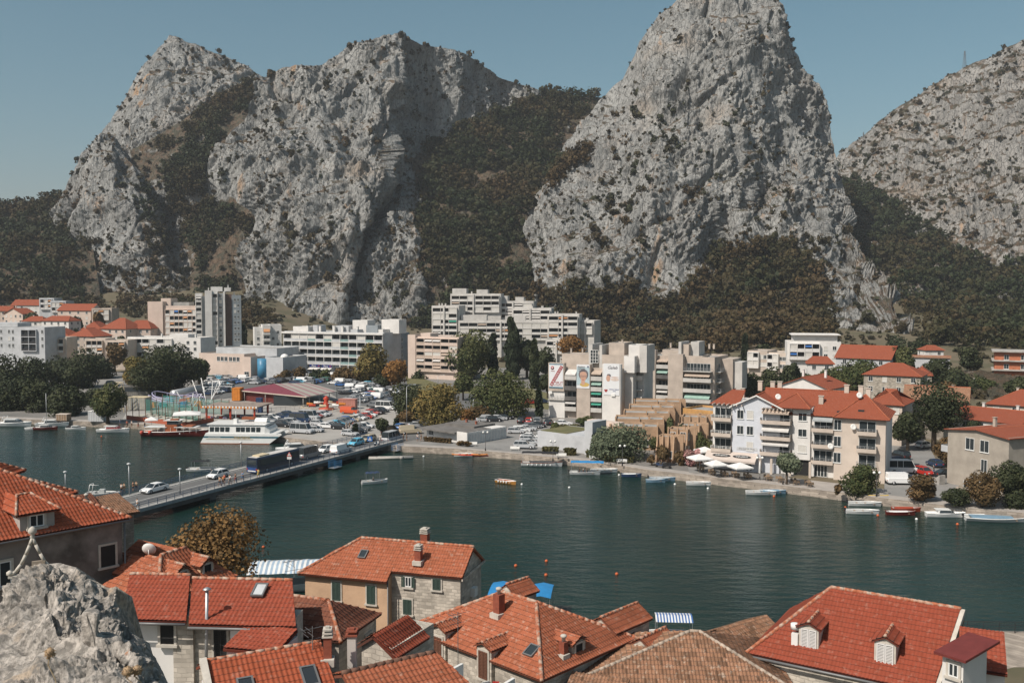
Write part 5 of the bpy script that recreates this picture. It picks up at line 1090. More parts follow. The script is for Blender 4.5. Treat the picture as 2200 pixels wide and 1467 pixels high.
for s_ in (-1,1):
 disc('printed_eye',M_HAIRP,cx+s_*w*.12,cz+h*.03,w*.045,h*.008,y-.034,o)
 b=MB()
 for k in range(16):
  a_,b_=2*pi*k/16,2*pi*(k+1)/16;b.bar((cx+s_*w*.12+w*.1*cos(a_),y-.04,cz+h*.028+h*.04*sin(a_)),(cx+s_*w*.12+w*.1*cos(b_),y-.04,cz+h*.028+h*.04*sin(b_)),.035,4)
 b.build('printed_glasses',M_HAIRP,o)
disc('printed_lips',M_RED,cx-.02,cz-h*.115,w*.08,h*.013,y-.034,o);b=MB();b.box(cx-.03,cx+.06,y-.036,y-.03,cz-h*.055,cz+h*.03);b.build('printed_nose',mat('printed_skin_dark',(0.40,0.22,0.16),0.6,var=0),o)
for i,t in enumerate(('Besplatno','testiranje','dioptrije')):lettering(t,.5,M_HAIRP,o,Matrix.Translation((x0+w*.38,y-.04,z1-.75-.52*i)) @ FR)
b=MB();b.box(x1-.62,x1-.25,y-.03,y-.01,z1-.75,z1-.35);b.build('logo_mark',mat('logo_navy',(0.04,0.06,0.14),0.6),o)
# third banner: script title, swaddled figure, heart
o,x0,x1,z0,z1,y=banner(1297,1331,779,846);w=x1-x0;h=z1-z0
lettering('Galeb',1.15,M_HAIRP,o,Matrix.Translation((x0+w*.55,y-.02,z1-1.4)) @ FR,shear=.4)
disc('printed_hair',M_HAIRP,x0+w*.34,z0+h*.62,w*.13,h*.05,y-.012,o);disc('printed_face',M_SKINP,x0+w*.30,z0+h*.53,w*.13,h*.10,y-.018,o);disc('printed_cloth',mat('printed_cream',(0.6,0.5,0.44),0.6),x0+w*.72,z0+h*.5,w*.26,h*.05,y-.012,o);disc('printed_arm',M_SKINP,x0+w*.72,z0+h*.57,w*.26,h*.012,y-.02,o)
disc('heart_emblem',M_RED,0,0,1,1,y-.02,o,prof=[(x0+w*.16+.62*p,z0+h*.14+.62*q) for p,q in [(0,-.75),(.6,-.15),(.75,.3),(.55,.6),(.25,.6),(0,.3),(-.25,.6),(-.55,.6),(-.75,.3),(-.6,-.15)]])
for i,t in enumerate(('DOMACI TJEDAN','OMIS')):lettering(t,.34,mat('banner_ink_blue',(0.05,0.08,0.25),0.6),o,Matrix.Translation((x0+w*.68,y-.02,z0+h*.17-.45*i)) @ FR)
B.chimneys([(U(1205),8,b2),(U(1230),8,b2),(U(1310),11,hh+5)],1.0,.4);B.done()
# ---- beige block right of it
B=bld('beige_block','beige concrete block with dark balcony stack and green awnings, right of the banner block',(1378,276),(1531,266),-.3,[M_BEIGE,M_ROOFG,M_LC]);U=B.u;hh=B.h(755)
B.box(0,B.w,2,17,0,hh-2);B.wall.box(U(1378),U(1408),0,2,0,hh+.3);B.wall.box(U(1435),U(1467),0,2,0,B.h(761));F0=B.M('front',0,2);zf=[hh-5-i*3.0 for i in range(5)]
for i,z in enumerate(zf):
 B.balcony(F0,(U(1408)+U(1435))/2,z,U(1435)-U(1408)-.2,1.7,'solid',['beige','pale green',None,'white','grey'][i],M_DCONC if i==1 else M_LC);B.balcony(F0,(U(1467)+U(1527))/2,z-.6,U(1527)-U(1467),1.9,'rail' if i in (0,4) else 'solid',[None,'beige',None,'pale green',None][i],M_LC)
 B.balcony(B.M('right',B.w,2.5),3.5,z-.8,4.6,1.3,'rail',None,M_LC)
for a,c,y,d0,d1,mi in [(1411,1446,752,5,12,0),(1446,1452,735,5,13,2),(1452,1466,740,6,12,0),(1466,1484,735,8,14,2),(1467,1500,763,4,12,0),(1490,1528,766,6,15,0)]:B.box(U(a),U(c),d0,d1,hh-2.5,B.h(y,B.d+9),mi,True,.3)
B.wall.box(B.w,B.w+3.5,9,19,0,B.h(768,280),0);B.wall.box(B.w+3.5,B.w+6,10,16,5,B.h(774,280),2);B.chimneys([(U(x),9,hh+.5) for x in (1420,1475,1505,1515)],1.3,.5);B.done()
B=bld('low_orange_shed','low flat shed with orange fascia between beige block and white apartment house',(1468,232),(1534,226),0,[mat('orange_render',(0.52,0.29,0.11),0.9,var=.2)]);B.box(0,B.w,0,9,0,B.h(884));B.windows(B.M('front',0,0),[3,6],[.8],1.4,1.4);B.done()
# ---- ochre terraces: rows of low flat roofed houses with slanted fin walls
def terrace(label,pL,pR,n,H,D,stepz=0.0):
 B=bld('terrace_house',label,pL,pR,-.1,[M_OCHRE,M_ROOFG,M_PINK],cat='terrace house',group='ochre terrace houses by the promenade')
 B.box(0,B.w,0,D,0,H,0,True,.45);
 for x in np.linspace(0,B.w-.3,n):B.wall.add([(x,-1.4,0),(x+.25,-1.4,0),(x+.25,-.01,0),(x,-.01,0),(x,-.25,H+.9),(x+.25,-.25,H+.9),(x+.25,-.01,H+.9),(x,-.01,H+.9)],[(0,1,5,4),(1,2,6,5),(3,0,4,7),(4,5,6,7),(2,3,7,6)],0)
 B.windows(B.M('front',0,0),[B.w*(i+.5)/max(1,n-1) for i in range(n-1)],[.9,3.7] if H > 5 else [.9],1.0,1.3,.2)
 for y in (D*.3,D*.7):B.wall.box(B.w,B.w+1.3,y,y+.25,0,H+.7,0)
 B.windows(B.M('right',B.w,0),[D*.15,D*.5,D*.85],[.9,3.6] if H > 5 else [.9],1.0,1.3,.2);B.chimneys([(B.w*.7,D*.5,H)],.8,.5);B.done();return B
for i,(a,c,d,H,D,n,lab) in enumerate([(1310,1415,196,4.6,7,3,'front ochre terrace house half hidden by the willowy tree'),(1322,1428,206,4.8,7,3,'second ochre terrace house back, with pale pink parapet'),(1340,1440,216,4.9,7,3,'third ochre terrace house back from the willowy tree'),(1352,1450,226,5.0,7,3,'fourth ochre terrace house back from the willowy tree'),(1362,1464,236,5.2,7,3,'rearmost tall ochre terrace house below the beige block'),
 (1413,1452,182,4.6,4,4,'nearest small ochre house with tall slanted fins by the promenade'),(1436,1480,188,5.2,4,3,'pink ochre house just behind the nearest finned one'),(1458,1505,200,4.2,6,3,'low ochre house beside the lane, third from the promenade'),(1465,1520,211,4.6,6,4,'ochre house at the far end of the lane')]):terrace(lab,(a,d),(c,d-1.5),n,H,D)
# shed and grey wall
B=bld('flat_roofed_shed','low white shed with flat grey roofs on the promenade right of the bridge',(916,211),(983,204.5),0,[M_WWALL,mat('grey_felt_roof',(0.16,0.15,0.14),0.95,var=.2,scale=.6)]);H=B.h(925);B.wall.box(0,B.w,0,12,0,H);B.wall.box(-1.6,B.w+.6,-1.6,13,H,H+.3,1);B.wall.box(1,B.w+.3,5,12,H+.3,H+.9,1);B.wall.box(B.w+.7,B.w+3.8,-1.0,12,0,2.7,0);B.wall.box(B.w+.9,B.w+3.6,-.8,7,2.7,2.8,1);B.windows(B.M('front',0,0),[1.5],[1.0],1.4,1.2,0)
b=MB()
for x in np.arange(-.9,12,.5):b.box(B.w+3.8,B.w+3.87,x,x+.14,.05,2.6)
b.build('corrugated_panel',mat('shed_grey_white',(0.5,0.52,0.52),.7),B.e);B.chimneys([(4,9,H+.9),(8,8,H+.9)],.5,.4,mat('terracotta_pot',(.3,.1,.06)));B.done()
B=bld('walled_garage','long low grey garage wall facing the promenade beside the willowy tree',(1155,199),(1264,190),0,[M_GWALL,M_ROOFG,M_PINK]);H=B.h(932);B.wall.box(0,B.w,0,11,0,H);B.wall.box(B.w-.3,B.w+1.7,-.8,4,0,B.h(898),0);B.wall.box(5,B.w,11,13,0,B.h(914),2)
b=MB();b.box(.4,B.w*.55,.6,10,H,H+.12);b.build('roof_turf',M_LGRASS,B.e);B.done()
# ---- the white apartment house with orange roofs
B=bld('white_apartment_house','large white waterfront apartment house with orange hipped roofs and stacked balconies',(1578,173.5),(1907,161.5),-.2,[M_WWALL,M_ROOFG,mat('bluish_white_render',(0.56,0.58,0.62),0.9,var=.06),M_CREAM]);U=B.u;H=B.h(690/3.143+680,161.5);W_=B.w
HL=H+1.15;F0=B.M('front',0,0);B.wall.box(U(1747),W_,0,12,0,H);B.wall.box(U(1533),U(1747)-.001,0,12,0,HL)
# gable wing
g0,g1=U(1578),U(1640);HG=B.h(872,172);HP=B.h(847,172);B.wall.box(g0,g1+.3,-1.2,0,0,HG,2);mid=(g0+g1)/2+1.8
B.wall.box(g1+.3,g1+3.2,-.6,0,0,HG-.3,2);B.wall.add([(g0,-1.2,HG),(2*mid-g0,-1.2,HG),(mid,-1.2,HP-.25)],[(0,1,2)],2)
roof_slope('roof',[(g0-.5,12,HG-.15),(g0-.5,-1.7,HG-.15),(mid,-1.7,HP),(mid,12,HP)],TF_NEW,B.e);roof_slope('roof',[(2*mid-g0+.5,-1.7,HG-.15),(2*mid-g0+.5,12,HG-.15),(mid,12,HP),(mid,-1.7,HP)],TF_NEW,B.e)
b=MB();b.loft([[(x,-1.78,z) for x,z in ((g0-.5,HG-.35),(mid,HP-.15),(2*mid-g0+.5,HG-.35),(2*mid-g0+.5,HG-.1),(mid,HP+.1),(g0-.5,HG-.1))],[(x,-1.71,z) for x,z in ((g0-.5,HG-.35),(mid,HP-.15),(2*mid-g0+.5,HG-.35),(2*mid-g0+.5,HG-.1),(mid,HP+.1),(g0-.5,HG-.1))]],0,True,False);b.build('barge_board',M_WHITE,B.e)
roof_slope('roof',[(U(1533)-.6,12.4,HL-.1),(U(1533)-.6,-.5,HL-.1),(U(1560),5,HL+2.2),(U(1560),8,HL+2.2)],TF_NEW,B.e);roof_slope('roof',[(U(1533)-.6,-.5,HL-.1),(g0+1,-.5,HL-.1),(g0+1,5,HL+2.2),(U(1560),5,HL+2.2)],TF_NEW,B.e)
# main hip roof
r0=mid;RZ=B.h(846,167);c_=6.5
roof_slope('roof',[(r0,-.6,H-.1),(W_+.6,-.6,H-.1),(W_-5.5,c_,RZ),(r0,c_,RZ)],TF_NEW,B.e);roof_slope('roof',[(W_+.6,12.6,H-.1),(r0,12.6,H-.1),(r0,c_,RZ),(W_-5.5,c_,RZ)],TF_NEW,B.e);roof_slope('roof',[(W_+.6,-.6,H-.1),(W_+.6,12.6,H-.1),(W_-5.5,c_,RZ)],TF_NEW,B.e)
for a,c,out,pk in ((1663,1745,1.0,855),(1795,1912,1.6,862)):# hipped bays towards the water
 x0,x1=U(a),U(c) if c < 1900 else W_+.7;m_=(x0+x1)/2;zp=RZ-.5 if a < 1700 else RZ-.2;yb=4.6;Hs=H;H=HL if a < 1700 else H
 roof_slope('roof',[(x0,-out-.6,H-.02),(x1,-out-.6,H-.02),(m_,yb,zp)],TF_NEW,B.e);roof_slope('roof',[(x1,-out-.6,H-.02),(x1,yb,H-.02),(m_,yb,zp)],TF_NEW,B.e);roof_slope('roof',[(x0,yb,H-.02),(x0,-out-.6,H-.02),(m_,yb,zp)],TF_NEW,B.e);ridge_tiles([(x0,-out-.6,H+.05),(m_,yb,zp+.05),(x1,-out-.6,H+.05)],.14,M_RIDGEF,B.e);H=Hs
ridge_tiles([(r0,c_,RZ+.05),(W_-5.5,c_,RZ+.05),(W_+.6,-.6,H)],.14,M_RIDGEF,B.e);ridge_tiles([(mid,-1.7,HP+.05),(mid,12,HP+.05)],.14,M_RIDGEF,B.e)
B.wall.box(U(1797),W_,-1.4,0,0,H-.1,3);B.wall.box(U(1706),U(1744),-.5,0,3.1,HL-.1,0);B.wall.box(U(1640),U(1706),-1.1,-.9,HL-.35,HL,0)
fz=[H-2.75,H-5.65,H-8.55,.25];
for i in range(3):
 z=fz[i];zl=z+.95;B.balcony(F0,U(1555),zl,U(1576)-U(1534),1.9,'half',None,M_CREAM,rail=M_FRAME);B.balcony(F0,U(1671),zl,U(1704)-U(1640),1.9,'half',['beige','white','white'][i],M_CREAM,rail=M_STEEL)
 B.balcony(F0,U(1771),z,U(1794)-U(1747),1.3,'half','grey' if i==0 else None,M_CREAM,rail=M_STEEL)
 B.windows(B.M('front',0,-1.4),[U(1804)],[z+.5],1.15,1.7,0);B.windows(B.M('front',0,-.5),[U(1727)],[zl+.7],1.4,1.3,.4)
 B.windows(B.M('front',0,-1.2),[U(1595),U(1616)] if i < 2 else [U(1616)],[zl+.5],1.1,1.5,.3)
for z in (fz[0]+.1,fz[1],fz[2]+2.8-2.8):
 B.balcony(B.M('front',0,-1.4),U(1868),z,U(1888)-U(1846),1.3,'half' if z !=fz[2] else 'rail',None,M_CREAM,rail=M_STEEL)
# ground floor: dark garage mouth, doors, arcade columns
for nm,a,c,z1,y,m in (('garage_opening',1708,1744,2.9,-.02,M_DARK),('shop_door',1753,1781,2.9,-.06,M_GLASS),('shop_window',1642,1650,2.8,-.06,M_GLASS),('shop_window',1655,1662,2.8,-.06,M_GLASS)):
 b=MB();b.box(U(a),U(c),y-.03,y,.2,z1);o=b.build(nm,m,B.e)
 if m is M_GLASS:
  b=MB()
  for x in np.linspace(U(a),U(c),5 if c-a > 10 else 2):b.box(x-.05,x+.05,y-.08,y-.031,.2,z1)
  for z in (.2,2.2,z1-.05):b.box(U(a),U(c),y-.08,y-.031,z,z+.09)
  b.build('frame',M_FRAME,o)
for x in (U(1640),U(1664),U(1704),U(1747)):B.wall.box(x-.2,x+.2,-1.9,-1.5,0,3.0,3)
for k in range(7):
 for X in (U(1537)+k*.9,U(1642)+k*.7):
  b=MB();b.box(X,X+.16,-2.3,1.2,HL-.1-(.4 if X > 5 else 0),HL+.12-(.4 if X > 5 else 0));b.build('pergola_beam',M_CREAM,B.e)
B.chimneys([(U(1575),8,H+1.5),(U(1612),9,H+3),(U(1640),9,H+3),(U(1655),9.5,H+3),(U(1760),3,H+1.3),(U(1810),6.5,RZ-.6),(U(1842),6,RZ-.6),(U(1860),5,RZ-.9)],1.7,.8,M_CREAM)
for x,y_,z in ((1743,2.2,H+.9),(1805,1.0,H+.4),(1852,.2,H+.9)):
 b=MB();b.box(U(x)-.5,U(x)+.5,y_-.45,y_+.45,z+.1,z+.45);o=b.build('roof_window',M_GLASS,B.e)
def dish(p,r,parent,rz=.5,name='satellite_dish'):
 b=MB();b.lathe([(.03,0),(r*.5,.06*r),(r,.22*r),(r,.26*r),(r*.5,.1*r),(.03,.04*r)],14,(0,0,0),0,Matrix.Rotation(rz,4,'Z') @ Matrix.Rotation(1.2,4,'X'));b.bar((0,0,-r),(0,0,0),.03)
 o=b.build(name,M_WHITE,parent);o.location=p;return o
for x,z,y_ in ((1670,B.h(851,172),1),(1843,B.h(858,160),3),(1838,B.h(925,158),-1.7),(1790,B.h(971,158),-1.7)):dish((U(x),y_,z),.55,B.e)
# café awning with its lettering
a0,a1=U(1525),U(1634);z1=B.h(973,171);z0=z1-1.2;yo=-3.7
b=MB();b.loft([[(a0,-1.25,z1),(a1,-1.25,z1),(a1,yo,z0),(a0,yo,z0)],[(a0,-1.25,z1-.06),(a1,-1.25,z1-.06),(a1,yo,z0-.06),(a0,yo,z0-.06)]],0,True,False);b.box(a0,a1,yo-.04,yo,z0-.35,z0-.0);aw=b.build('cafe_awning',mat('cream_awning',(0.50,0.43,0.38),.8,var=.05),B.e)
tl=math.atan2(z1-z0,-1.25-yo)
for k in (.32,.72):
 x=a0+(a1-a0)*k;Mm=Matrix.Translation((x,yo*.5-.7,(z0+z1)/2+.03)) @ Matrix.Rotation(tl,4,'X')
 b=MB();n=24;b.add([(1.7*cos(2*pi*i/n),.48*sin(2*pi*i/n),.02) for i in range(n)],[tuple(range(n))]);o=b.build('brand_oval',M_BLACK,aw);o.matrix_local=Mm
 lettering('OŽUJSKO',.52,M_WHITE,o,Matrix.Translation((0,-.17,.03)))
b=MB();b.box(U(1588),U(1632),-1.26,-1.21,z1+.5,z1+1.05);sg=b.build('name_board',M_GWALL,B.e);lettering('IN CASA MIA',.5,mat('faded_grey_letters',(.25,.24,.23)),sg,Matrix.Translation(((U(1588)+U(1632))/2,-1.28,z1+.6)) @ FR);B.done()
# ---- houses right of centre
def hh_(label,a,b_,da,db,D,ye,yr,wall,til,rg,hp=0,win=(3,2),**k):
 dm=(da+db)/2;z0=gh(gxy((a+b_)/2,dm).x,dm)-1;return house(label,(a,da),(b_,db),D,z0,hz(ye,dm),hz(yr,dm+D*.4),wall,til,rg,hp,win=win,**k)
hh_('white gable house right behind the big white apartment house',1672,1780,222,214,12,832,806,M_WWALL,TF_NEW,'y',0,(1,1),wins=False,chim=2)
hh_('stone house with hipped orange roof and small balcony beyond the white apartment house',1856,1978,272,264,14,806,780,M_STONE,TF_NEW,'x',.8,(4,2),chim=0)
hh_('stone annex with orange roof joining the hipped stone house on its right',1962,2002,280,278,9,806,788,M_STONE,TF_NEW,'y',.6,(2,2),chim=0)
hh_('red hipped roof house directly right of the white apartment house',1866,1940,204,200,12,868,836,M_CREAM,TF_NEW,'x',.8,(3,1))
hh_('old house with worn tan tiles hidden behind the dark tree',1944,2080,212,206,12,862,830,M_STONE2,TF_OLD,'x',0,(4,2),chim=2)
hh_('grey and white gable house with orange roof high on the right slope',1795,1912,306,296,14,770,742,M_GWALL,TF_NEW,'x',0,(3,2),chim=1)
hh_('small house with red roof alone under the rock ridge at right',1988,2026,350,350,7,752,742,M_WWALL,TF_NEW,'x',.5,(2,1),chim=0)
hh_('long low wall-like white building by the small red roofed house',1960,2040,340,335,5,768,764,M_GWALL,TF_OLD,'x',0,(2,1),wins=False,chim=0)
hh_('house with broad dark red tiled roof at the right edge',2122,2290,216,206,14,872,838,M_CREAM,TF_NEW,'x',.8,(4,1))
hh_('white house with glazed veranda and red roof behind the grey gable house',2030,2195,196,184,13,902,876,M_WWALL,TF_NEW,'x',0,(5,2),chim=2)
hh_('small orange roof patch house below the white modern villa',1735,1790,300,298,8,781,766,M_WWALL,TF_NEW,'x',.4,(2,1),chim=0)
s=hh_('grey rendered gable house with low red roof nearest the right quay',2040,2172,161,150,14,930,912,mat('taupe_render',(0.36,0.32,0.27),.92,var=.15,scale=.5),TF_NEW,'y',0,(2,2),wins=False,chim=1)
F0=s.M('front',0,0);he=s.h(930);s.nw=0;s.bm=M_GWALL
s.windows(F0,[s.w*.38,s.w*.62],[he-3.0],1.6,1.9,0);s.windows(F0,[s.w*.62],[he-6.3],1.1,2.0,0);s.windows(F0,[s.w*.35],[.6],1.4,1.4,0);s.balcony(s.M('left',0,4),2,he-4,4,1.4,'solid',None,M_GWALL)
b=MB()
for k in range(10):b.box(s.w*.05-k*.3,s.w*.05-k*.3+.32,-2.8,-1.4,0,2.6-k*.27)
b.build('outside_steps',M_CONC,s.e)
for a,c,d,y,lab,m,nx in [(1690,1806,332,737,'white modern villa with wide terraces under the rock ridge',M_WWALL,5),(1606,1648,345,756,'small beige flat roofed house left of the modern villa',M_BEIGE,2),(1648,1690,342,760,'low pale house between the dark cypresses and the villa',M_CREAM,2)]:
 z0=gh(gxy(a,d).x,d)-1.5;B=bld('flat_villa',lab,(a,d),(c,d-4),z0,[m],cat='villa');h_=B.h(y);B.box(0,B.w,0,11,0,h_);
 if nx==5:B.box(B.w*.12,B.w*.95,3,11,h_,h_+2.6);B.wall.box(B.w*.08,B.w,1.5,12,h_+2.7,h_+3.0,0)
 B.loggia_grid(B.M('front',0,0),B.w*.05,B.w*.6,h_-5.8,h_-.2,max(2,nx-1),2,('blue',) if nx==5 else (),out=1.4,m=M_WWALL,pan=(M_WWALL,));B.windows(B.M('front',0,0),[B.w*.72,B.w*.88],[h_-2.4,h_-5.2],1.2,1.3);B.done()
z0=gh(gxy(2150,300).x,300)-1;B=bld('unfinished_house','unfinished brick house with bare concrete slabs at the right edge',(2136,302),(2240,296),z0,[mat('hollow_brick',(0.42,0.15,0.08),.9,var=.2),M_ROOFG,M_CONC],cat='house');h_=B.h(757);B.wall.box(0,B.w,0,10,0,h_)
for z in (h_,h_-3,h_-6):B.wall.box(-.8,B.w+.8,-1.2,10.5,z+.001,z+.4,2)
B.windows(B.M('front',0,0),[B.w*.25,B.w*.6],[h_-2.4,h_-5.4],1.3,1.5,0);B.done()
B=bld('garden_wall','low stone garden wall running behind the right hand promenade',(2060,153),(2330,134),-.2,[M_QSTONE],cat='wall');B.wall.box(0,B.w,0,.5,0,1.2);B.done()
# pale scree heap on the right slope
_x,_y=np.meshgrid(np.linspace(128,185,90),np.linspace(255,330,110));_z=GH(_x,_y)+3.2*np.clip(1-((_x-157)/27)**2-((_y-294)/34)**2,-.3,1)+1.1*ridged(np.stack([_x,_y,0*_x],-1)/5,4)-1.0;_i=np.arange(_x.size).reshape(_x.shape)
tag(mesh_np('scree_slope',np.stack([_x,_y,_z],-1).reshape(-1,3),np.stack([_i[:-1,:-1],_i[:-1,1:],_i[1:,1:],_i[1:,:-1]],-1).reshape(-1,4),rock_material('pale_scree',(.42,.39,.35),fine=3.0)),kind='structure')
# ==== the old town in the foreground
M_PEACH=mat('peach_render',(0.55,0.37,0.24),0.92,var=0.12,scale=0.6,c2=(0.44,0.29,0.19),thr=(0.42,0.72),bump=.15,bscale=6)
M_PLAST=mat('stained_plaster',(0.24,0.21,0.19),0.95,var=0.3,scale=0.35,c2=(0.10,0.085,0.075),thr=(.42,.6))
M_GSH=mat('green_shutter',(0.045,0.075,0.062),0.7,var=.1);M_BSH=mat('brown_shutter',(0.15,0.07,0.045),0.7,var=.1);M_WSH=mat('white_shutter',(0.66,0.65,0.63),0.6,var=.05)
M_TRIM=mat('pale_stone_trim',(0.52,0.48,0.42),0.9,var=.15,scale=2);M_GUT=mat('grey_gutter',(0.18,0.18,0.18),0.5,0.3,var=.1);M_BRICK=mat('red_chimney_brick',(0.26,0.075,0.045),.9,var=.2,scale=4)
M_LSTONE=stone_material('old_town_limestone',(0.60,0.54,0.46),bw=.48,bh=.24,mortar=.7)
def win_sh(s,M,u,z,w,h,kind='closed',m=None,trim=True,name='window'):
 """a deep set window with stone surround and shutters, louvres cut in their mesh"""
 m=m or M_GSH;b=MB();b.box(-w/2,w/2,-.02,.05,0,h);o=b.build(name,M_DARK if kind=='none' else M_GLASS,s.e);o.matrix_local=M @ Matrix.Translation((u,0,z))
 if trim:
  b=MB();t=.13;b.box(-w/2-t,-w/2,-.07,.02,-.02,h+t);b.box(w/2,w/2+t,-.07,.02,-.02,h+t);b.box(-w/2,w/2,-.07,.02,h,h+t);b.box(-w/2-t-.06,w/2+t+.06,-.16,.02,-t-.02,-.021);b.build('surround',M_TRIM,o)
 if kind in ('closed','open'):
  for sd in (-1,1):
   b=MB();x0,x1=(0.01,w/2) if kind=='closed' else (w/2+.02,w);y=-.09
   b.box(x0,x0+.06,y-.04,y,0,h);b.box(x1-.06,x1,y-.04,y,0,h);b.box(x0+.06,x1-.06,y-.04,y,0,.07);b.box(x0+.06,x1-.06,y-.04,y,h-.07,h)
   for k in range(int(h/.09)-1):
    z_=.08+k*.09;b.box(x0+.06,x1-.06,y-.02,y+.005,z_,z_+.055)
   q=b.build('shutter',m,o)
   if sd < 0:q.scale=(-1,1,1)
 if kind in ('frame','open'):
  b=MB();b.box(-w/2,-w/2+.07,-.06,-.021,0,h);b.box(w/2-.07,w/2,-.06,-.021,0,h);b.box(-w/2+.07,w/2-.07,-.06,-.021,h-.07,h);b.box(-w/2+.07,w/2-.07,-.06,-.021,0,.07);b.box(-.035,.035,-.06,-.021,.07,h-.07);b.build('frame',M_FRAME,o)
 return o
def chimney(s,x,y,z,h,w=.55,m=None,cap='slabs',base=True):
 e_=MB();m=m or M_BRICK;e_.box(x-w/2,x+w/2,y-w/2,y+w/2,z,z+h);c=e_.build('chimney',m,s.e)
 b=MB()
 if base:b.box(x-w/2-.12,x+w/2+.12,y-w/2-.2,y+w/2+.05,z-.05,z+.28)
 if cap=='slabs':
  for k in range(3):b.box(x-w/2-.06+.02*k,x+w/2+.06-.02*k,y-w/2-.06,y+w/2+.06,z+h+.16*k,z+h+.07+.16*k);b.box(x-w/4,x+w/4,y-w/4,y+w/4,z+h+.07+.16*k,z+h+.16+.16*k)
 else:b.lathe([(.12,0),(.12,.25),(.2,.3),(.2,.4),(.1,.45)],10,(x,y,z+h))
 b.build('cap',M_TRIM,c);return c
def velux(s,corner,e1,e2,n,u,v,w=.6,h=.9,m=None):
 """roof window lying on a slope given by its origin and axes"""
 p=Vector(corner)+e1*u+e2*v+n*.06;Mx=Matrix(((e1.x,e2.x,n.x,p.x),(e1.y,e2.y,n.y,p.y),(e1.z,e2.z,n.z,p.z),(0,0,0,1)))
 b=MB();b.box(-w/2,w/2,0,h,.02,.07);o=b.build('roof_window',m or M_GLASS,s.e);o.matrix_local=Mx
 b=MB();t=.08;b.box(-w/2-t,-w/2,-t,h+t,0,.11);b.box(w/2,w/2+t,-t,h+t,0,.11);b.box(-w/2,w/2,-t,0,0,.11);b.box(-w/2,w/2,h,h+t,0,.11);b.build('frame',M_GUT,o)
def axes(p0,p1,p2):
 p0,p1,p2=Vector(p0),Vector(p1),Vector(p2);e1=(p1-p0).normalized();n=e1.cross(p2-p1).normalized();n=n if n.z > 0 else -n;e2=n.cross(e1);e2=e2 if e2.z > 0 else -e2;return e1,e2,n
def gable_dormer(s,u,y,zb,w,h,pitch,run,face,tiles,kind='closed',shm=None,wallm=None,sidew=None,ridge_up=0.0,wh=None,ww=None):
 """dormer: front gable at local (u,y), roof ridge runs back into the slope"""
 wallm=wallm or M_WWALL;b=MB();rz=w/2*math.tan(radians(pitch));b.box(-w/2,w/2,0,run,0,h);b.add([(-w/2,0,h),(w/2,0,h),(0,0,h+rz)],[(0,1,2)])
 e=b.build('dormer',wallm,s.e);e.matrix_local=Matrix.Translation((u,y,zb));o=.18
 for sd in (-1,1):
  pts=[(sd*(w/2+o),-o,h-.1),(sd*(w/2+o),run+.2,h-.1),(0,run+.2,h+rz),(0,-o,h+rz)]
  if sd > 0:pts=[pts[0],pts[1],pts[2],pts[3]]
  r=roof_slope('dormer_roof',pts,tiles,e,True,.06)
 ridge_tiles([(0,-o,h+rz+.03),(0,run,h+rz+.03)],.1,M_RIDGE,e)
 class T:pass
 t=T();t.e=e;win_sh(t,Matrix.Identity(4),0,.12,ww or w*.6,wh or h*.85,kind,shm,trim=True)
 return e
def gutter(s,a,b_,r=.07):
 b=MB();b.bar(a,b_,r,6);return b.build('gutter',M_GUT,s.e)
def antenna(loc,h,lab,n=4):
 e=empty('tv_antenna',loc,.6);tag(e,lab,'antenna');b=MB();b.bar((0,0,0),(0,0,h),.022,5);b.build('mast',M_GUT,e)
 b=MB()
 for k in range(n):b.bar((-.45+.12*k,-.35,h-.1-.25*(k % 2)),(-.45+.12*k,.35,h-.1-.25*(k % 2)),.01,4)
 b.bar((-.6,0,h-.1),(.5,0,h-.1),.015,4);b.bar((-.5,0,h-.6),(.4,0,h-.6),.013,4);b.build('elements',M_GUT,e)
OT='roofs of the old town in the foreground'
def ot(label,pL,pR,ze,mats,name='old_town_house'):
 s=bld(name,label,pL,pR,0,mats,cat='house',group=OT);return s
# ---- left big house with hipped roof and dark stained wall
s=ot('big left house with orange hipped roof, dormer and dark stained plaster wall',(0,54.4),(276,60),0,[M_PLAST,M_GUT]);Z=18.4;w=s.w;D=12;pr=(w-6,6,Z+3.3)
s.wall.box(-14,w-.45,.45,D,2,Z-.1);A=(-14,0,Z);C0=(w,0,Z);roof_slope('roof',[A,C0,pr,(-14,6,Z+3.3)],T_NEW,s.e,True);roof_slope('roof',[C0,(w,D,Z),pr],T_NEW,s.e,True);roof_slope('roof',[(w,D,Z),(-14,D,Z),(-14,6,Z+3.3),pr],TF_NEW,s.e)
ridge_tiles([C0,pr,(-14,6,Z+3.35)],.13,M_RIDGE,s.e);gutter(s,(-14,-.08,Z-.12),(w+.05,-.08,Z-.12));gutter(s,(w-.35,.3,Z-.2),(w-.35,.3,4),.06)
win_sh(s,s.M('front',0,.45),s.u(226)+.1,33-(1222-630)*59/2000-.1,.95,1.35,'none',trim=True);win_sh(s,s.M('front',0,.45),s.u(12)-.5,33-(1262-630)*54.6/2000-.2,1.3,1.5,'frame')
ud=s.u(78);yd=1.0;zd=Z+.5
b=MB();b.box(-1.0,1.0,0,3.2,0,1.25);dm=b.build('dormer',mat('dormer_grey_render',(.36,.33,.30),.9,var=.15),s.e);dm.matrix_local=Matrix.Translation((ud,yd-.55,zd-.35))
for pts in ([(-1.3,-.3,1.15),(1.25,-.3,1.15),(.2,1.6,2.0),(-.6,1.6,2.0)],[(1.25,-.3,1.15),(1.25,3.4,1.15),(.2,3.4,2.0),(.2,1.6,2.0)],[(-1.3,3.4,1.15),(-1.3,-.3,1.15),(-.6,1.6,2.0),(-.6,3.4,2.0)]):roof_slope('dormer_roof',pts,T_NEW,dm,True,.06)
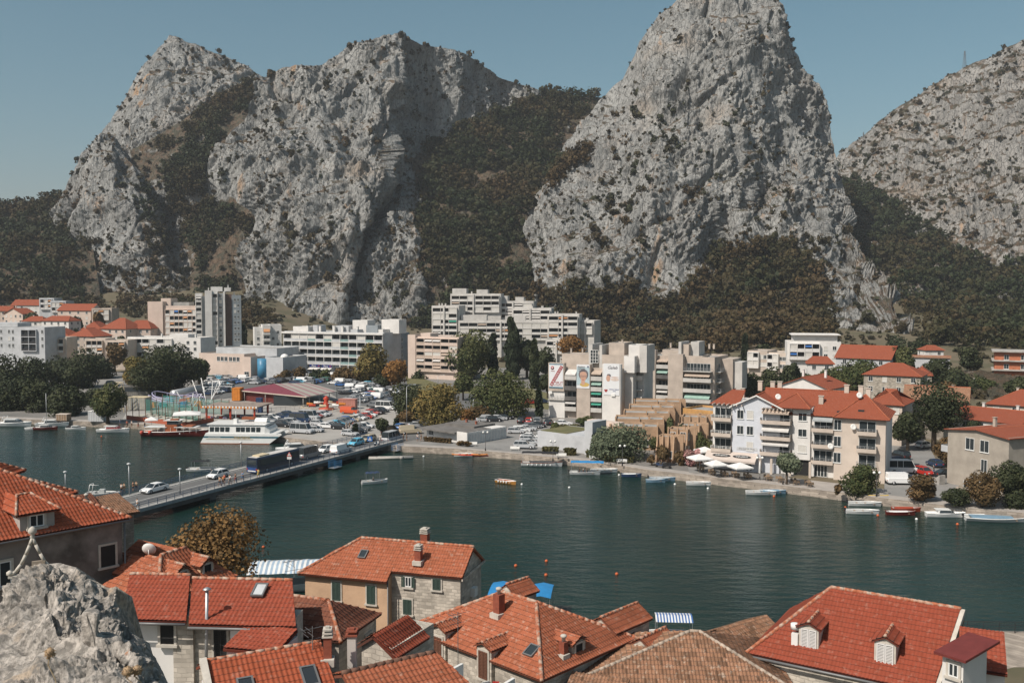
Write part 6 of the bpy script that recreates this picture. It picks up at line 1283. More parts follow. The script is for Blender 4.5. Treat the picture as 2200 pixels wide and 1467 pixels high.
ridge_tiles([(-1.3,-.3,1.2),(-.6,1.6,2.05),(.2,1.6,2.05),(1.25,-.3,1.2)],.09,M_RIDGE,dm)
class _T:pass
t_=_T();t_.e=dm;win_sh(t_,Matrix.Translation((0,-.01,0)),-.05,.25,.85,.75,'frame');s.done()
# ---- second and third roofs behind it
s=ot('hipped orange roof stepping back behind the big left house',(30,64),(163,69.5),0,[M_PLAST,M_GUT]);Z=33-430*69.5/2000;w=s.w;pr=(w-4.5,4.5,Z+2.5);s.wall.box(-6,w-.4,.4,9,2,Z-.1)
roof_slope('roof',[(-6,0,Z),(w,0,Z),pr,(-6,4.5,Z+2.5)],T_NEW,s.e,True);roof_slope('roof',[(w,0,Z),(w,9,Z),pr],T_NEW,s.e);ridge_tiles([(w,0,Z),pr,(-6,4.5,Z+2.5)],.12,M_RIDGE,s.e);s.done()
s=ot('small hipped roof with dark dormer window at the very left edge',(0,63),(50,66),0,[M_PLAST,M_GUT]);Z=33-382*66/2000;w=s.w;s.wall.box(-6,w-.4,.4,6,2,Z-.1)
roof_slope('roof',[(-6,0,Z),(w,0,Z),(w-3,3,Z+1.7),(-6,3,Z+1.7)],T_NEW,s.e,True);roof_slope('roof',[(w,0,Z),(w,6,Z),(w-3,3,Z+1.7)],T_NEW,s.e);ridge_tiles([(w,0,Z),(w-3,3,Z+1.7)],.12,M_RIDGE,s.e);win_sh(s,s.M('front',0,.4),s.u(22),Z-1.0,.8,.75,'frame');s.done()
s=ot('low brown tiled roof with grey stone wall at the foot of the bridge',(150,83),(281,87),0,[M_STONE2,M_GUT]);Z=33-470*87/2000;w=s.w;s.wall.box(0,w,0,7,-.5,Z-.1)
roof_slope('roof',[(-.4,-.5,Z-.1),(w*.55,-.5,Z-.1),(w*.55,3.5,Z+1.5),(-.4,3.5,Z+1.5)],T_BRN,s.e,True);roof_slope('roof',[(w*.55+.02,-.5,Z-.12),(w+.4,-.5,Z-.12),(w+.0,3.5,Z+1.1),(w*.55+.02,3.5,Z+1.1)],T_OLD,s.e,True);chimney(s,w*.32,1.5,Z+.4,1.1,.35,M_GUT,'pot',False);s.done()
# ---- roof with two gabled dormers, corner towards the viewer
s=ot('orange roof with two gabled dormers in front of the brown leaved tree',(330,55),(500,60),0,[M_PEACH,M_GUT]);Z=14.5;w=s.w;D=5.8;s.wall.box(.3,w-.2,.3,D,2,Z-.1);R1=(2.4,2.9,Z+1.85)
roof_slope('roof',[(0,0,Z),(w+.2,0,Z),(w-1.6,2.9,Z+1.85),R1],T_ORG,s.e,True,tw=.24);roof_slope('roof',[(0,D,Z),(0,0,Z),R1],T_ORG,s.e,True);roof_slope('roof',[(w+.2,0,Z),(w+.2,D,Z),(w-1.6,2.9,Z+1.85)],T_ORG,s.e,True);roof_slope('roof',[(w+.2,D,Z),(0,D,Z),R1,(w-1.6,2.9,Z+1.85)],T_ORG,s.e)
ridge_tiles([(0,0,Z),R1,(w-1.6,2.9,Z+1.9)],.13,M_RIDGE,s.e)
for u in (w*.42,w*.74):gable_dormer(s,u,.9,Z+.2,1.1,.95,35,3.4,'f',T_ORG,'none',wallm=M_PEACH,ww=.55,wh=.75)
for x0 in (1.2,3.8):roof_slope('roof',[(x0,D+3.4,Z+.4),(x0,D-1.2,Z+.4),(x0+1.5,D-1.2,Z+1.3),(x0+1.5,D+3.4,Z+1.3)],T_ORG,s.e,True)
dish((2.6,4.4,Z+1.9),.45,s.e,2.2);s.done()
# ---- long roof in two bays facing the viewer
s=ot('long bright red roof in two bays with thin flue pipe and one white roof window',(258,45.6),(634,45),0,[M_LSTONE,M_GUT,M_PLAST,M_WWALL]);Z=16.85;w=s.w;um=s.u(399);D=7
for x0,x1,dz in ((-.05,um-.06,.04),(um+.06,w,-.12)):
 roof_slope('roof',[(x0,-.35,Z+dz),(x1,-.35,Z+dz),(x1-1.25,3.15,Z+dz+1.2),(x0-1.25,3.15,Z+dz+1.2)],T_RED,s.e,True,th=.27);ridge_tiles([(x0-1.25,3.15,Z+dz+1.24),(x1-1.25,3.15,Z+dz+1.24)],.1,M_RIDGE,s.e)
 gutter(s,(x0,-.45,Z+dz-.12),(x1,-.45,Z+dz-.12))
 for x in (x0+.15,x1-.15):s.wall.add([(x-.05,.2,Z-.3),(x-1.1,3.05,Z-.3),(x-1.3,3.05,Z+dz+1.0)],[(0,1,2)],0)
b=MB();b.box(um-.05,um+.05,-.4,3.2,Z-.1,Z+.06,0,Matrix.Translation((0,0,0)));s.wall.box(um,w-.3,.5,1.8,4,Z+.02,0);s.wall.box(um-1,w-1.3,1.8,3.0,4,Z+.3,0);s.wall.box(s.u(355),um,.3,1.8,4,Z+.1,0);s.wall.box(0.3,s.u(355),.45,1.8,4,Z+.1,3);s.wall.box(-.9,um-1.001,1.8,3.0,4,Z+.3,0)
F=s.M('front',0,.5);win_sh(s,F,s.u(456),Z-2.15,.62,1.75,'closed',M_BLACK,name='door');win_sh(s,F,s.u(552),Z-1.35,.75,.9,'open',M_BSH);win_sh(s,s.M('front',0,.3),s.u(343),Z-1.35,.7,.95,'none')
b=MB();b.box(s.u(483),s.u(506),.18,.49,Z-.95,Z-.5);b.build('air_conditioner',M_WHITE,s.e)
fx=s.u(434);b=MB();b.bar((fx,-.15,Z-2.8),(fx,.15,Z+1.45),.085,8);fl=b.build('flue_pipe',M_STEEL,s.e);b=MB();b.lathe([(.07,0),(.2,.03),(.2,.08),(.05,.16)],12,(fx,.15,Z+1.45));b.build('cap',M_STEEL,fl)
e1,e2,n=axes((um,-.35,Z-.12),(w,-.35,Z-.12),(w,3.15,Z+1.2));velux(s,(um,-.35,Z-.12),e1,e2,n,s.u(552)-um-.75,2.2,.5,.85,mat('pale_blind',(.5,.52,.53),.4));gutter(s,(w-.2,.35,Z-.2),(w-.2,.35,Z-4),.05);s.done()
# ---- brown hipped roof beside it
s=ot('dark brown hipped roof in shade right of the long red roof',(597,48.1),(727,47),0,[M_LSTONE,M_GUT]);Z=15.1;w=s.w;D=4.6;R=(w-2.0,2.3,Z+1.25)
s.wall.box(.2,w-.3,.3,D,4,Z-.05);roof_slope('roof',[(-1.5,0,Z),(w,0,Z),R,(-1.5,2.3,Z+1.25)],T_BRN,s.e,True);roof_slope('roof',[(w,0,Z),(w+.1,D,Z),R],T_BRN,s.e,True,tw=.26);roof_slope('roof',[(w,D,Z),(-1.5,D,Z),(-1.5,2.3,Z+1.25),R],T_BRN,s.e);ridge_tiles([(w,0,Z),R,(-1.5,2.3,Z+1.3)],.12,M_RIDGE,s.e);win_sh(s,s.M('right',w-.3,0),3.6,Z-1.9,.6,1.0,'closed');s.done()
# ---- peach and stone house by the water
s=ot('tall peach and pale stone house with weathered orange roof beside the water',(657,73.3),(988,69.6),0,[M_LSTONE,M_GUT,M_PEACH]);Z=11.45;w=s.w;D=5.4;um=s.u(838);zr=Z+1.65;yr=2.7
s.wall.box(0,um-.1,-.5,D-.2,-.2,Z-.25,2);s.wall.box(um-.1,w-.1,.25,D-.2,-.2,Z-.05,0);s.wall.add([(w-.1,.25,Z-.05),(w-.1,D-.2,Z-.05),(w-.1,yr,zr-.1)],[(0,1,2)],0)
roof_slope('roof',[(-.4,-1.0,Z-.55),(um,-1.0,Z-.55),(um,yr,zr),(3.4,yr,zr)],T_ORG,s.e,True);roof_slope('roof',[(um+.01,-.05,Z+.0),(w+.15,-.05,Z+.0),(w+.15,yr,zr+.02),(um+.01,yr,zr+.02)],T_ORG,s.e,True);roof_slope('roof',[(-.4,D+.2,Z-.4),(-.4,-1.0,Z-.55),(3.4,yr,zr)],T_ORG,s.e,True);roof_slope('roof',[(w+.15,D+.2,Z-.2),(-.4,D+.2,Z-.4),(3.4,yr,zr),(w+.15,yr,zr)],T_ORG,s.e)
ridge_tiles([(-.4,-1.0,Z-.5),(3.4,yr,zr+.05),(w+.15,yr,zr+.07)],.13,M_RIDGE,s.e)
b=MB()
for k in range(30):b.box(k*(um+.2)/30-.2,k*(um+.2)/30-.02,-.62,-.5,Z-.62,Z-.45)
b.build('cornice',M_TRIM,s.e);s.wall.box(w+.1,w+.2,-.05,D,Z-.25,Z-.1,0)
F=s.M('front',0,-.5);win_sh(s,F,s.u(725),Z-2.5,.68,1.45,'closed');win_sh(s,F,s.u(800),Z-2.5,.68,1.45,'closed');F=s.M('front',0,.25);win_sh(s,F,s.u(872),Z-1.15,.55,.8,'open');win_sh(s,F,s.u(934),Z-1.15,.62,.85,'closed');win_sh(s,F,s.u(870),Z-3.3,.68,1.15,'closed');win_sh(s,F,s.u(934),Z-5.2,.62,1.1,'closed')
for k in (0,1,2):
 s.wall.box(s.u(669)-.1,s.u(669)+.1,-.58,-.5,0,0,2)
chimney(s,s.u(888),.85,Z+.55,1.1,.5);chimney(s,s.u(872),yr+1.0,Z+1.3,.9,.6)
e1,e2,n=axes((0,-1.0,Z-.55),(um,-1.0,Z-.55),(um,yr,zr));velux(s,(-.4,-1.0,Z-.55),e1,e2,n,s.u(768)+.2,2.2,.5,.7)
b=MB();b.box(w-.1,w+.25,2.6,3.3,Z-2.3,Z-1.6);b.build('air_conditioner',M_WHITE,s.e);gutter(s,(um-.05,-.6,Z-.5),(um-.05,-.6,1),.05);s.done()
# ---- the large hipped roof in the centre
s=ot('largest hipped orange roof at bottom centre with dormers and red chimney',(865,61.6),(1165,53),0,[M_LSTONE,M_GUT]);Z=10.5;w=s.w;D=9.4;h_=4.7;zr=Z+2.45;R1=(h_,h_,zr);R2=(w-h_,h_,zr)
s.wall.box(.3,w-.4,.35,D-.3,-.2,Z-.05);roof_slope('roof',[(0,0,Z),(w,0,Z),R2,R1],T_ORG,s.e,True);roof_slope('roof',[(w,0,Z),(w,D,Z),R2],T_ORG,s.e,True);roof_slope('roof',[(0,D,Z),(0,0,Z),R1],T_ORG,s.e,True);roof_slope('roof',[(w,D,Z),(0,D,Z),R1,R2],T_ORG,s.e)
ridge_tiles([(0,0,Z+.05),R1,R2,(w,0,Z+.05)],.14,M_RIDGE,s.e);ridge_tiles([R2,(w,D,Z)],.14,M_RIDGE,s.e);ridge_tiles([(0,D,Z+.05),R1],.14,M_RIDGE,s.e)
gable_dormer(s,3.3,.15,Z-1.15,1.3,2.0,22,4.0,'f',T_ORG,'closed',M_BSH,M_LSTONE,ww=.7,wh=1.25);gable_dormer(s,7.6,.05,Z-1.35,1.3,2.15,22,4.0,'f',T_ORG,'closed',M_BSH,M_LSTONE,ww=.75,wh=1.7)
chimney(s,5.9,3.1,Z+1.45,1.5,.55,M_BRICK,'pot')
e1,e2,n=axes((0,0,Z),(w,0,Z),R2);velux(s,(0,0,Z),e1,e2,n,10.3,1.3,.6,.75)
for (yy,zz) in ((3.0,.5),):
 Mx=Matrix.Translation((w,0,0)) @ Matrix.Rotation(pi/2,4,'Z')
 b=MB();b.box(-.65,.65,0,2.4,0,.95);dq=b.build('dormer',M_LSTONE,s.e);dq.matrix_local=Mx @ Matrix.Translation((4.2,.7,Z+.15))
 for sd in (-1,1):roof_slope('dormer_roof',[(sd*.85,-.2,.85),(sd*.85,3.2,.85),(0,3.2,1.25),(0,-.2,1.25)],T_ORG,dq,True,.06)
 t_=_T();t_.e=dq;win_sh(t_,Matrix.Identity(4),0,.15,.65,.6,'none')
chimney(s,w-.9,3.0,Z+.3,1.0,.4,M_BRICK,'pot')
# back wings
for (x0,y0,x1,y1,zz) in ((w-3.2,D-1.5,w-.6,D+2.6,Z+.5),(w+.2-.4,D-1.2,w+2.4,D+1.6,Z-.2),(.3,D-1.0,2.6,D+1.4,Z+.6)):
 xm=(x0+x1)/2;s.wall.box(x0+.2,x1-.2,y0,y1-.2,0,zz-.1);roof_slope('roof',[(x1,y0,zz),(x1,y1,zz),(xm,y1,zz+.8),(xm,y0,zz+.8)],T_ORG,s.e,True);roof_slope('roof',[(x0,y1,zz),(x0,y0,zz),(xm,y0,zz+.8),(xm,y1,zz+.8)],T_ORG,s.e,True);ridge_tiles([(xm,y0,zz+.83),(xm,y1,zz+.83)],.11,M_RIDGE,s.e)
 s.wall.add([(x0+.2,y0,zz-.1),(x1-.2,y0,zz-.1),(xm,y0,zz+.7)],[(0,1,2)],0)
s.done()
# ---- old mixed tile roof, bottom right of centre
s=ot('old roof of mottled brown and tan tiles at the bottom right of centre',(1215,55.2),(1710,54.5),0,[M_STONE2,M_GUT]);Z=9.35;w=s.w;D=8;R1=(w/2+1.3,4,Z+2.0);R2=(w/2+1.9,4,Z+2.0)
s.wall.box(.3,w-.3,.3,D-.3,-.2,Z-.05)
for pts,g in (([(-.3,-.3,Z),(w+.3,-.3,Z),R2,R1],True),([(w+.3,-.3,Z),(w+.3,D+.3,Z),R2],True),([(-.3,D+.3,Z),(-.3,-.3,Z),R1],True),([(w+.3,D+.3,Z),(-.3,D+.3,Z),R1,R2],False)):roof_slope('roof',pts,T_OLD,s.e,g,amp=.05)
ridge_tiles([(-.3,-.3,Z),R1,R2,(w+.3,-.3,Z)],.13,mat('old_ridge_tile',(.42,.34,.27),.9,var=.3,scale=2),s.e);s.done()
s=ot('small old tan gable roof poking up behind the mottled roof',(1512,67),(1596,64),0,[M_STONE2,M_GUT]);Z=33-765*65/2000;w=s.w;s.wall.box(.1,w-.1,0,5,-.2,Z)
roof_slope('roof',[(0,5,Z),(0,-.4,Z),(w/2,-.4,Z+.9),(w/2,5,Z+.9)],T_OLD,s.e,True,amp=.05);roof_slope('roof',[(w,-.4,Z),(w,5,Z),(w/2,5,Z+.9),(w/2,-.4,Z+.9)],T_OLD,s.e,True,amp=.05);s.wall.add([(.1,0,Z),(w-.1,0,Z),(w/2,0,Z+.8)],[(0,1,2)]);s.done()
s=ot('low flat lean-to of broken tan tiles between the centre roof and the mottled roof',(1205,52),(1335,51),0,[M_STONE2,M_GUT]);Z=33-915*51.5/2000;w=s.w;s.wall.box(0,w,.2,3.4,2,Z);roof_slope('roof',[(-.1,-.3,Z),(w,-.3,Z),(w,3.4,Z+.7),(-.1,3.4,Z+.7)],T_OLD,s.e,True,amp=.05);s.done()
# ---- big red roof at right
s=ot('large dark red roof with two white shuttered dormers at the bottom right',(1611,58),(2015,52.2),0,[M_LSTONE,M_GUT,M_WWALL,M_PLAST]);Z=10.2;w=s.w;D=10;zr=Z+3.6;R1=(4.0,5,zr);R2=(w+.9,5,zr)
s.wall.box(.4,w-.2,.4,D-.4,-.2,Z-.1);s.wall.add([(w-.2,.4,Z-.1),(w-.2,D-.4,Z-.1),(w+.6,5,zr-.2)],[(0,1,2)],3)
roof_slope('roof',[(0,0,Z),(w+.1,0,Z),R2,R1],T_RED,s.e,True);roof_slope('roof',[(0,D,Z),(0,0,Z),R1],T_RED,s.e,True);roof_slope('roof',[(w+.1,D,Z),(0,D,Z),R1,R2],T_RED,s.e)
ridge_tiles([(0,0,Z+.05),R1,R2],.13,M_RIDGE,s.e);gutter(s,(0,-.1,Z-.12),(w,-.1,Z-.12),.09);s.wall.box(w-.2,w+.3,.1,5,Z-.3,Z-.1,2)
b=MB();b.loft([[(w+.1,.0,Z-.1),(w+.9,5,zr-.02),(w+.9,5,zr-.4),(w+.1,.0,Z-.5)],[(w+.35,.0,Z-.1),(w+1.15,5,zr-.02),(w+1.15,5,zr-.4),(w+.35,.0,Z-.5)]],0,True,False);b.loft([[(w+.1,10,Z-.1),(w+.9,5,zr-.02),(w+.9,5,zr-.4),(w+.1,10,Z-.5)],[(w+.35,10,Z-.1),(w+1.15,5,zr-.02),(w+1.15,5,zr-.4),(w+.35,10,Z-.5)]],0,True,False);b.build('barge_board',M_TRIM,s.e)
for u in (3.6,8.1):gable_dormer(s,u,1.15,Z+.55,1.25,1.55,26,2.4,'f',T_RED,'closed',M_WSH,M_TRIM,ww=.95,wh=1.25)
b=MB();b.lathe([(.28,0),(.28,.35),(.1,.4)],12,(2.7,1.3,Z+1.7),0);b.box(2.55,2.95,1.0,1.4,Z+.6,Z+1.5);b.build('white_flue',M_WHITE,s.e);s.done()
s=ot('white annex with small flat maroon roof and flower pot at the right',(2040,49.5),(2086,48.6),0,[M_WWALL,M_GUT]);Z=33-790*49/2000;w=s.w;s.wall.box(0,w,0,2.6,2,Z);roof_slope('roof',[(-.3,-.4,Z),(w+.3,-.4,Z),(w+.5,3,Z+.35),(-.1,3,Z+.35)],mat('maroon_sheet_roof',(.16,.035,.03),.6,var=.15,scale=2),s.e);win_sh(s,s.M('front',0,0),w*.55,Z-1.2,.55,.75,'frame');s.done()
s=ot('small red roofed outhouse right of the white annex',(2078,52),(2182,51),0,[M_WWALL,M_GUT]);Z=33-830*51/2000;w=s.w;s.wall.box(.1,w-.1,.2,3.6,-.2,Z);roof_slope('roof',[(0,-.3,Z),(w,-.3,Z),(w,3.3,Z+1.2),(0,3.3,Z+1.2)],T_RED,s.e,True);s.wall.add([(w-.1,.2,Z),(w-.1,3.6,Z),(w-.1,3.3,Z+1.1)],[(0,1,2)]);s.done()
# ---- bottom left-centre: orange roof with skylights
s=ot('bright orange roof with two dark skylights and pale barge board at the bottom edge',(462,38.2),(728,38.8),0,[M_WWALL,M_GUT]);x0,x1=0.0,s.w
Aw=at(444,1418,40.3)-s.e.location;Bw=at(688,1372,42.6)-s.e.location;Rm=Matrix.Rotation(-s.rot,3,'Z');a=Rm @ Aw;b_=Rm @ Bw;b_.z=a.z;dwn=Vector((b_-a)).cross(Vector((0,0,1))).normalized();dp=dwn*4.2+Vector((0,0,-1.95));a2=a+dp;b2=b_+dp
roof_slope('roof',[a2,b2,b_,a],T_NEW,s.e,True);roof_slope('roof',[b_-dwn*3.4-Vector((0,0,1.5)),a-dwn*3.4-Vector((0,0,1.5)),a,b_],T_NEW,s.e,True);ridge_tiles([a,b_],.1,M_RIDGE,s.e)
e1=(b_-a).normalized();n=e1.cross(dp).normalized();n=n if n.z > 0 else -n;e2=n.cross(e1);e2=e2 if e2.z > 0 else -e2
velux(s,a2,e1,e2,n,4.1,2.1,.55,1.0,mat('dark_skylight_glass',(.03,.035,.04),.15,var=0,spec=.6));velux(s,a2,e1,e2,n,1.35,2.1,.55,1.0,MATS['dark_skylight_glass'])
L=(b_-a).length;Mr=Matrix(((e1.x,-dwn.x,0,a.x),(e1.y,-dwn.y,0,a.y),(0,0,1,0),(0,0,0,1)))
s.wall.box(.2,L-.2,-3.9,3.0,4,a.z-2.1,0,Mr);s.wall.add([Mr @ Vector(p) for p in ((.2,-3.9,a.z-2.1),(.2,3.0,a.z-2.1),(.2,0,a.z-.15))],[(0,1,2)]);s.wall.add([Mr @ Vector(p) for p in ((L-.2,-3.9,a.z-2.1),(L-.2,3.0,a.z-2.1),(L-.2,0,a.z-.15))],[(0,1,2)])
b=MB();b.box(-.32,-.02,-4.2,-.01,0,.22,0,Matrix.Identity(4));q=b.build('barge_board',M_TRIM,s.e);q.matrix_local=Matrix.Translation(a) @ Matrix(((e1.x,-dp.normalized().x,n.x,0),(e1.y,-dp.normalized().y,n.y,0),(e1.z,-dp.normalized().z,n.z,0),(0,0,0,1)))
cp=a+(b_-a)*1.02+dwn*.9;chimney(s,cp.x,cp.y,cp.z-.75,1.25,.36);s.done()
# ---- bottom centre weathered roof, little gable and tall chimney
s=ot('weathered orange roof with thick ridge at the bottom edge below the brown hipped roof',(745,40),(965,39.2),0,[M_LSTONE,M_GUT]);Rm=Matrix.Rotation(-s.rot,3,'Z');a=Rm @ (at(735,1446,40)-s.e.location);b_=Rm @ (at(932,1401,42.4)-s.e.location);b_.z=a.z;dwn=(b_-a).cross(Vector((0,0,1))).normalized();dp=dwn*3.5+Vector((0,0,-1.3))
roof_slope('roof',[a+dp,b_+dp+(b_-a).normalized()*1.0,b_+(b_-a).normalized()*.1,a],T_ORG,s.e,True);roof_slope('roof',[b_-dwn*2-Vector((0,0,.8)),a-dwn*2-Vector((0,0,.8)),a,b_],T_ORG,s.e,True);ridge_tiles([a,b_],.14,mat('mossy_ridge',(.15,.08,.055),.9,var=.3,scale=3),s.e)
e1=(b_-a).normalized();Mr=Matrix(((e1.x,-dwn.x,0,a.x),(e1.y,-dwn.y,0,a.y),(0,0,1,0),(0,0,0,1)));s.wall.box(.2,(b_-a).length-.1,-3.3,1.8,4,a.z-1.45,0,Mr);s.done()
s=ot('tiny red gabled roof over a pale stone gable below the peach house',(772,46),(838,45.2),0,[M_LSTONE,M_GUT]);Z=33-780*45/2000;w=s.w;s.wall.box(0,w,0,4,4,Z);s.wall.add([(0,0,Z),(w,0,Z),(w*.45,0,Z+.55)],[(0,1,2)])
roof_slope('roof',[(-.2,3.0,Z-.1),(-.2,-.2,Z-.1),(w*.45,-.2,Z+.6),(w*.45,3.0,Z+.6)],T_BRN,s.e,True);roof_slope('roof',[(w+.4,-.2,Z-.35),(w+.4,3.0,Z-.35),(w*.45,3.0,Z+.6),(w*.45,-.2,Z+.6)],T_RED,s.e,True);s.done()
p=at(757,1437,43.2);e=empty('tall_chimney',p);tag(e,'tall pale rust stained chimney standing alone in front of the brown hipped roof','chimney');b=MB();b.box(-.2,.2,-.2,.2,-3,1.65);b.build('stack',mat('rusty_white_stack',(.52,.48,.44),.9,var=.2,scale=1.2,c2=(.28,.16,.09),thr=(.5,.7)),e);b=MB();b.box(-.28,.28,-.28,.28,1.65,1.73);b.box(-.14,.14,-.14,.14,1.73,1.85);b.box(-.26,.26,-.26,.26,1.85,1.92);b.box(-.12,.12,-.12,.12,1.92,2.0);b.build('cap',M_BRICK,e)
s=ot('small maroon lean-to roof in front of the long red roof',(478,43.2),(590,42.6),0,[M_WWALL,M_GUT]);Z=33-775*43/2000;w=s.w;s.wall.box(0,w,0,2,4,Z);roof_slope('roof',[(-.1,-.2,Z),(w,-.2,Z),(w,2,Z+.35),(-.1,2,Z+.35)],T_RED,s.e,True);s.done()
# ---- roof terrace with white parapet
p=at(1010,1462,44);e=empty('roof_terrace',(p.x,p.y,0),-.6);tag(e,'small white walled roof terrace squeezed below the centre roof','terrace',OT);zt=p.z-.9
b=MB();b.box(-1.7,1.6,-1.5,1.5,4,zt);b.build('floor',M_CONC,e);b=MB();b.box(-1.7,1.6,-1.5,-1.35,zt,zt+.9);b.box(-1.7,-1.55,-1.35,1.5,zt,zt+.9);b.box(1.45,1.6,-1.35,1.5,zt,zt+.9);b.build('parapet',M_WHITE,e)
def plastic_chair(loc,rz,lab,m=None,nm='garden_chair',grp=None):
 e=empty(nm,loc,rz);tag(e,lab,'chair',grp);m=m or M_WHITE
 b=MB();b.box(-.24,.24,-.24,.22,.42,.46);b.build('seat',m,e);b=MB();b.loft([[(-.24,.2,.44),(.24,.2,.44),(.24,.24,.44),(-.24,.24,.44)],[(-.2,.32,.88),(.2,.32,.88),(.2,.36,.88),(-.2,.36,.88)]],0,True,False);b.build('backrest',m,e)
 for sx in (-1,1):
  for sy in (-1,1):b=MB();b.bar((sx*.24,sy*.24,0),(sx*.21,sy*.2,.43),.02,5);b.build('leg',m,e)
 return e
plastic_chair((p.x-.3,p.y+.2,zt),2.6,'white plastic chair on the small roof terrace, the left one');plastic_chair((p.x+.6,p.y+.3,zt),3.6,'white plastic chair on the small roof terrace, the right one beside the striped towel')
b=MB()
for k in range(10):b.box(-.16,.16,-.02,.02,k*.1,k*.1+.1,k % 2)
o=b.build('striped_towel',[M_WHITE,MATS['red_car_paint']]);o.location=(p.x+1.25,p.y-.4,zt+.05);tag(o,'red and white striped towel hung at the terrace corner','towel')
antenna(at(984,1440,49),3.2,'tall thin antenna mast in front of the left dormer of the centre roof');antenna(at(672,1432,42),1.9,'thin antenna mast beside the tall pale chimney');antenna(at(632,1240,48.5),1.0,'small antenna at the right end of the long red roof');antenna(at(920,1175,75),.8,'antenna on the ridge of the peach and stone house')
e=empty('rooftop_panel',at(1002,1190,77));
# ---- carved church gable ornament
p=at(72,1232,36);e=empty('stone_gable_ornament',p,.35);tag(e,'carved pale stone gable with sweeping curved sides and a finial, above the rubble','gable ornament')
b=MB();pts=[(-.78,0,.05),(-.62,0,.15),(-.42,0,.42),(-.25,0,.78),(-.1,0,1.15),(0,0,1.42)]
for sd in (-1,1):
 q=[(x*sd,y,z) for x,y,z in pts]
 for a,c in zip(q[:-1],q[1:]):b.bar(a,c,.07,6)
b.box(-.88,.3,-.12,.12,-.08,.0);b.lathe([(.02,-.12),(.12,-.05),(.12,.05),(.02,.12)],8,(-.83,0,.1));b.build('scroll',M_TRIM,e)
b=MB();b.lathe([(.05,0),(.1,.08),(.06,.14),(.15,.22),(.17,.32),(.1,.42),(.03,.48)],8,(0,0,1.4));b.build('finial',M_TRIM,e)
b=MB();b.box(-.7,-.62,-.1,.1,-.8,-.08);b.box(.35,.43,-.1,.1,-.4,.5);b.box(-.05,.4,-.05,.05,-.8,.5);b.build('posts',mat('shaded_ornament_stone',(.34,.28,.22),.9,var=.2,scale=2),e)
bpy.data.objects.remove(bpy.data.objects['rooftop_panel'])
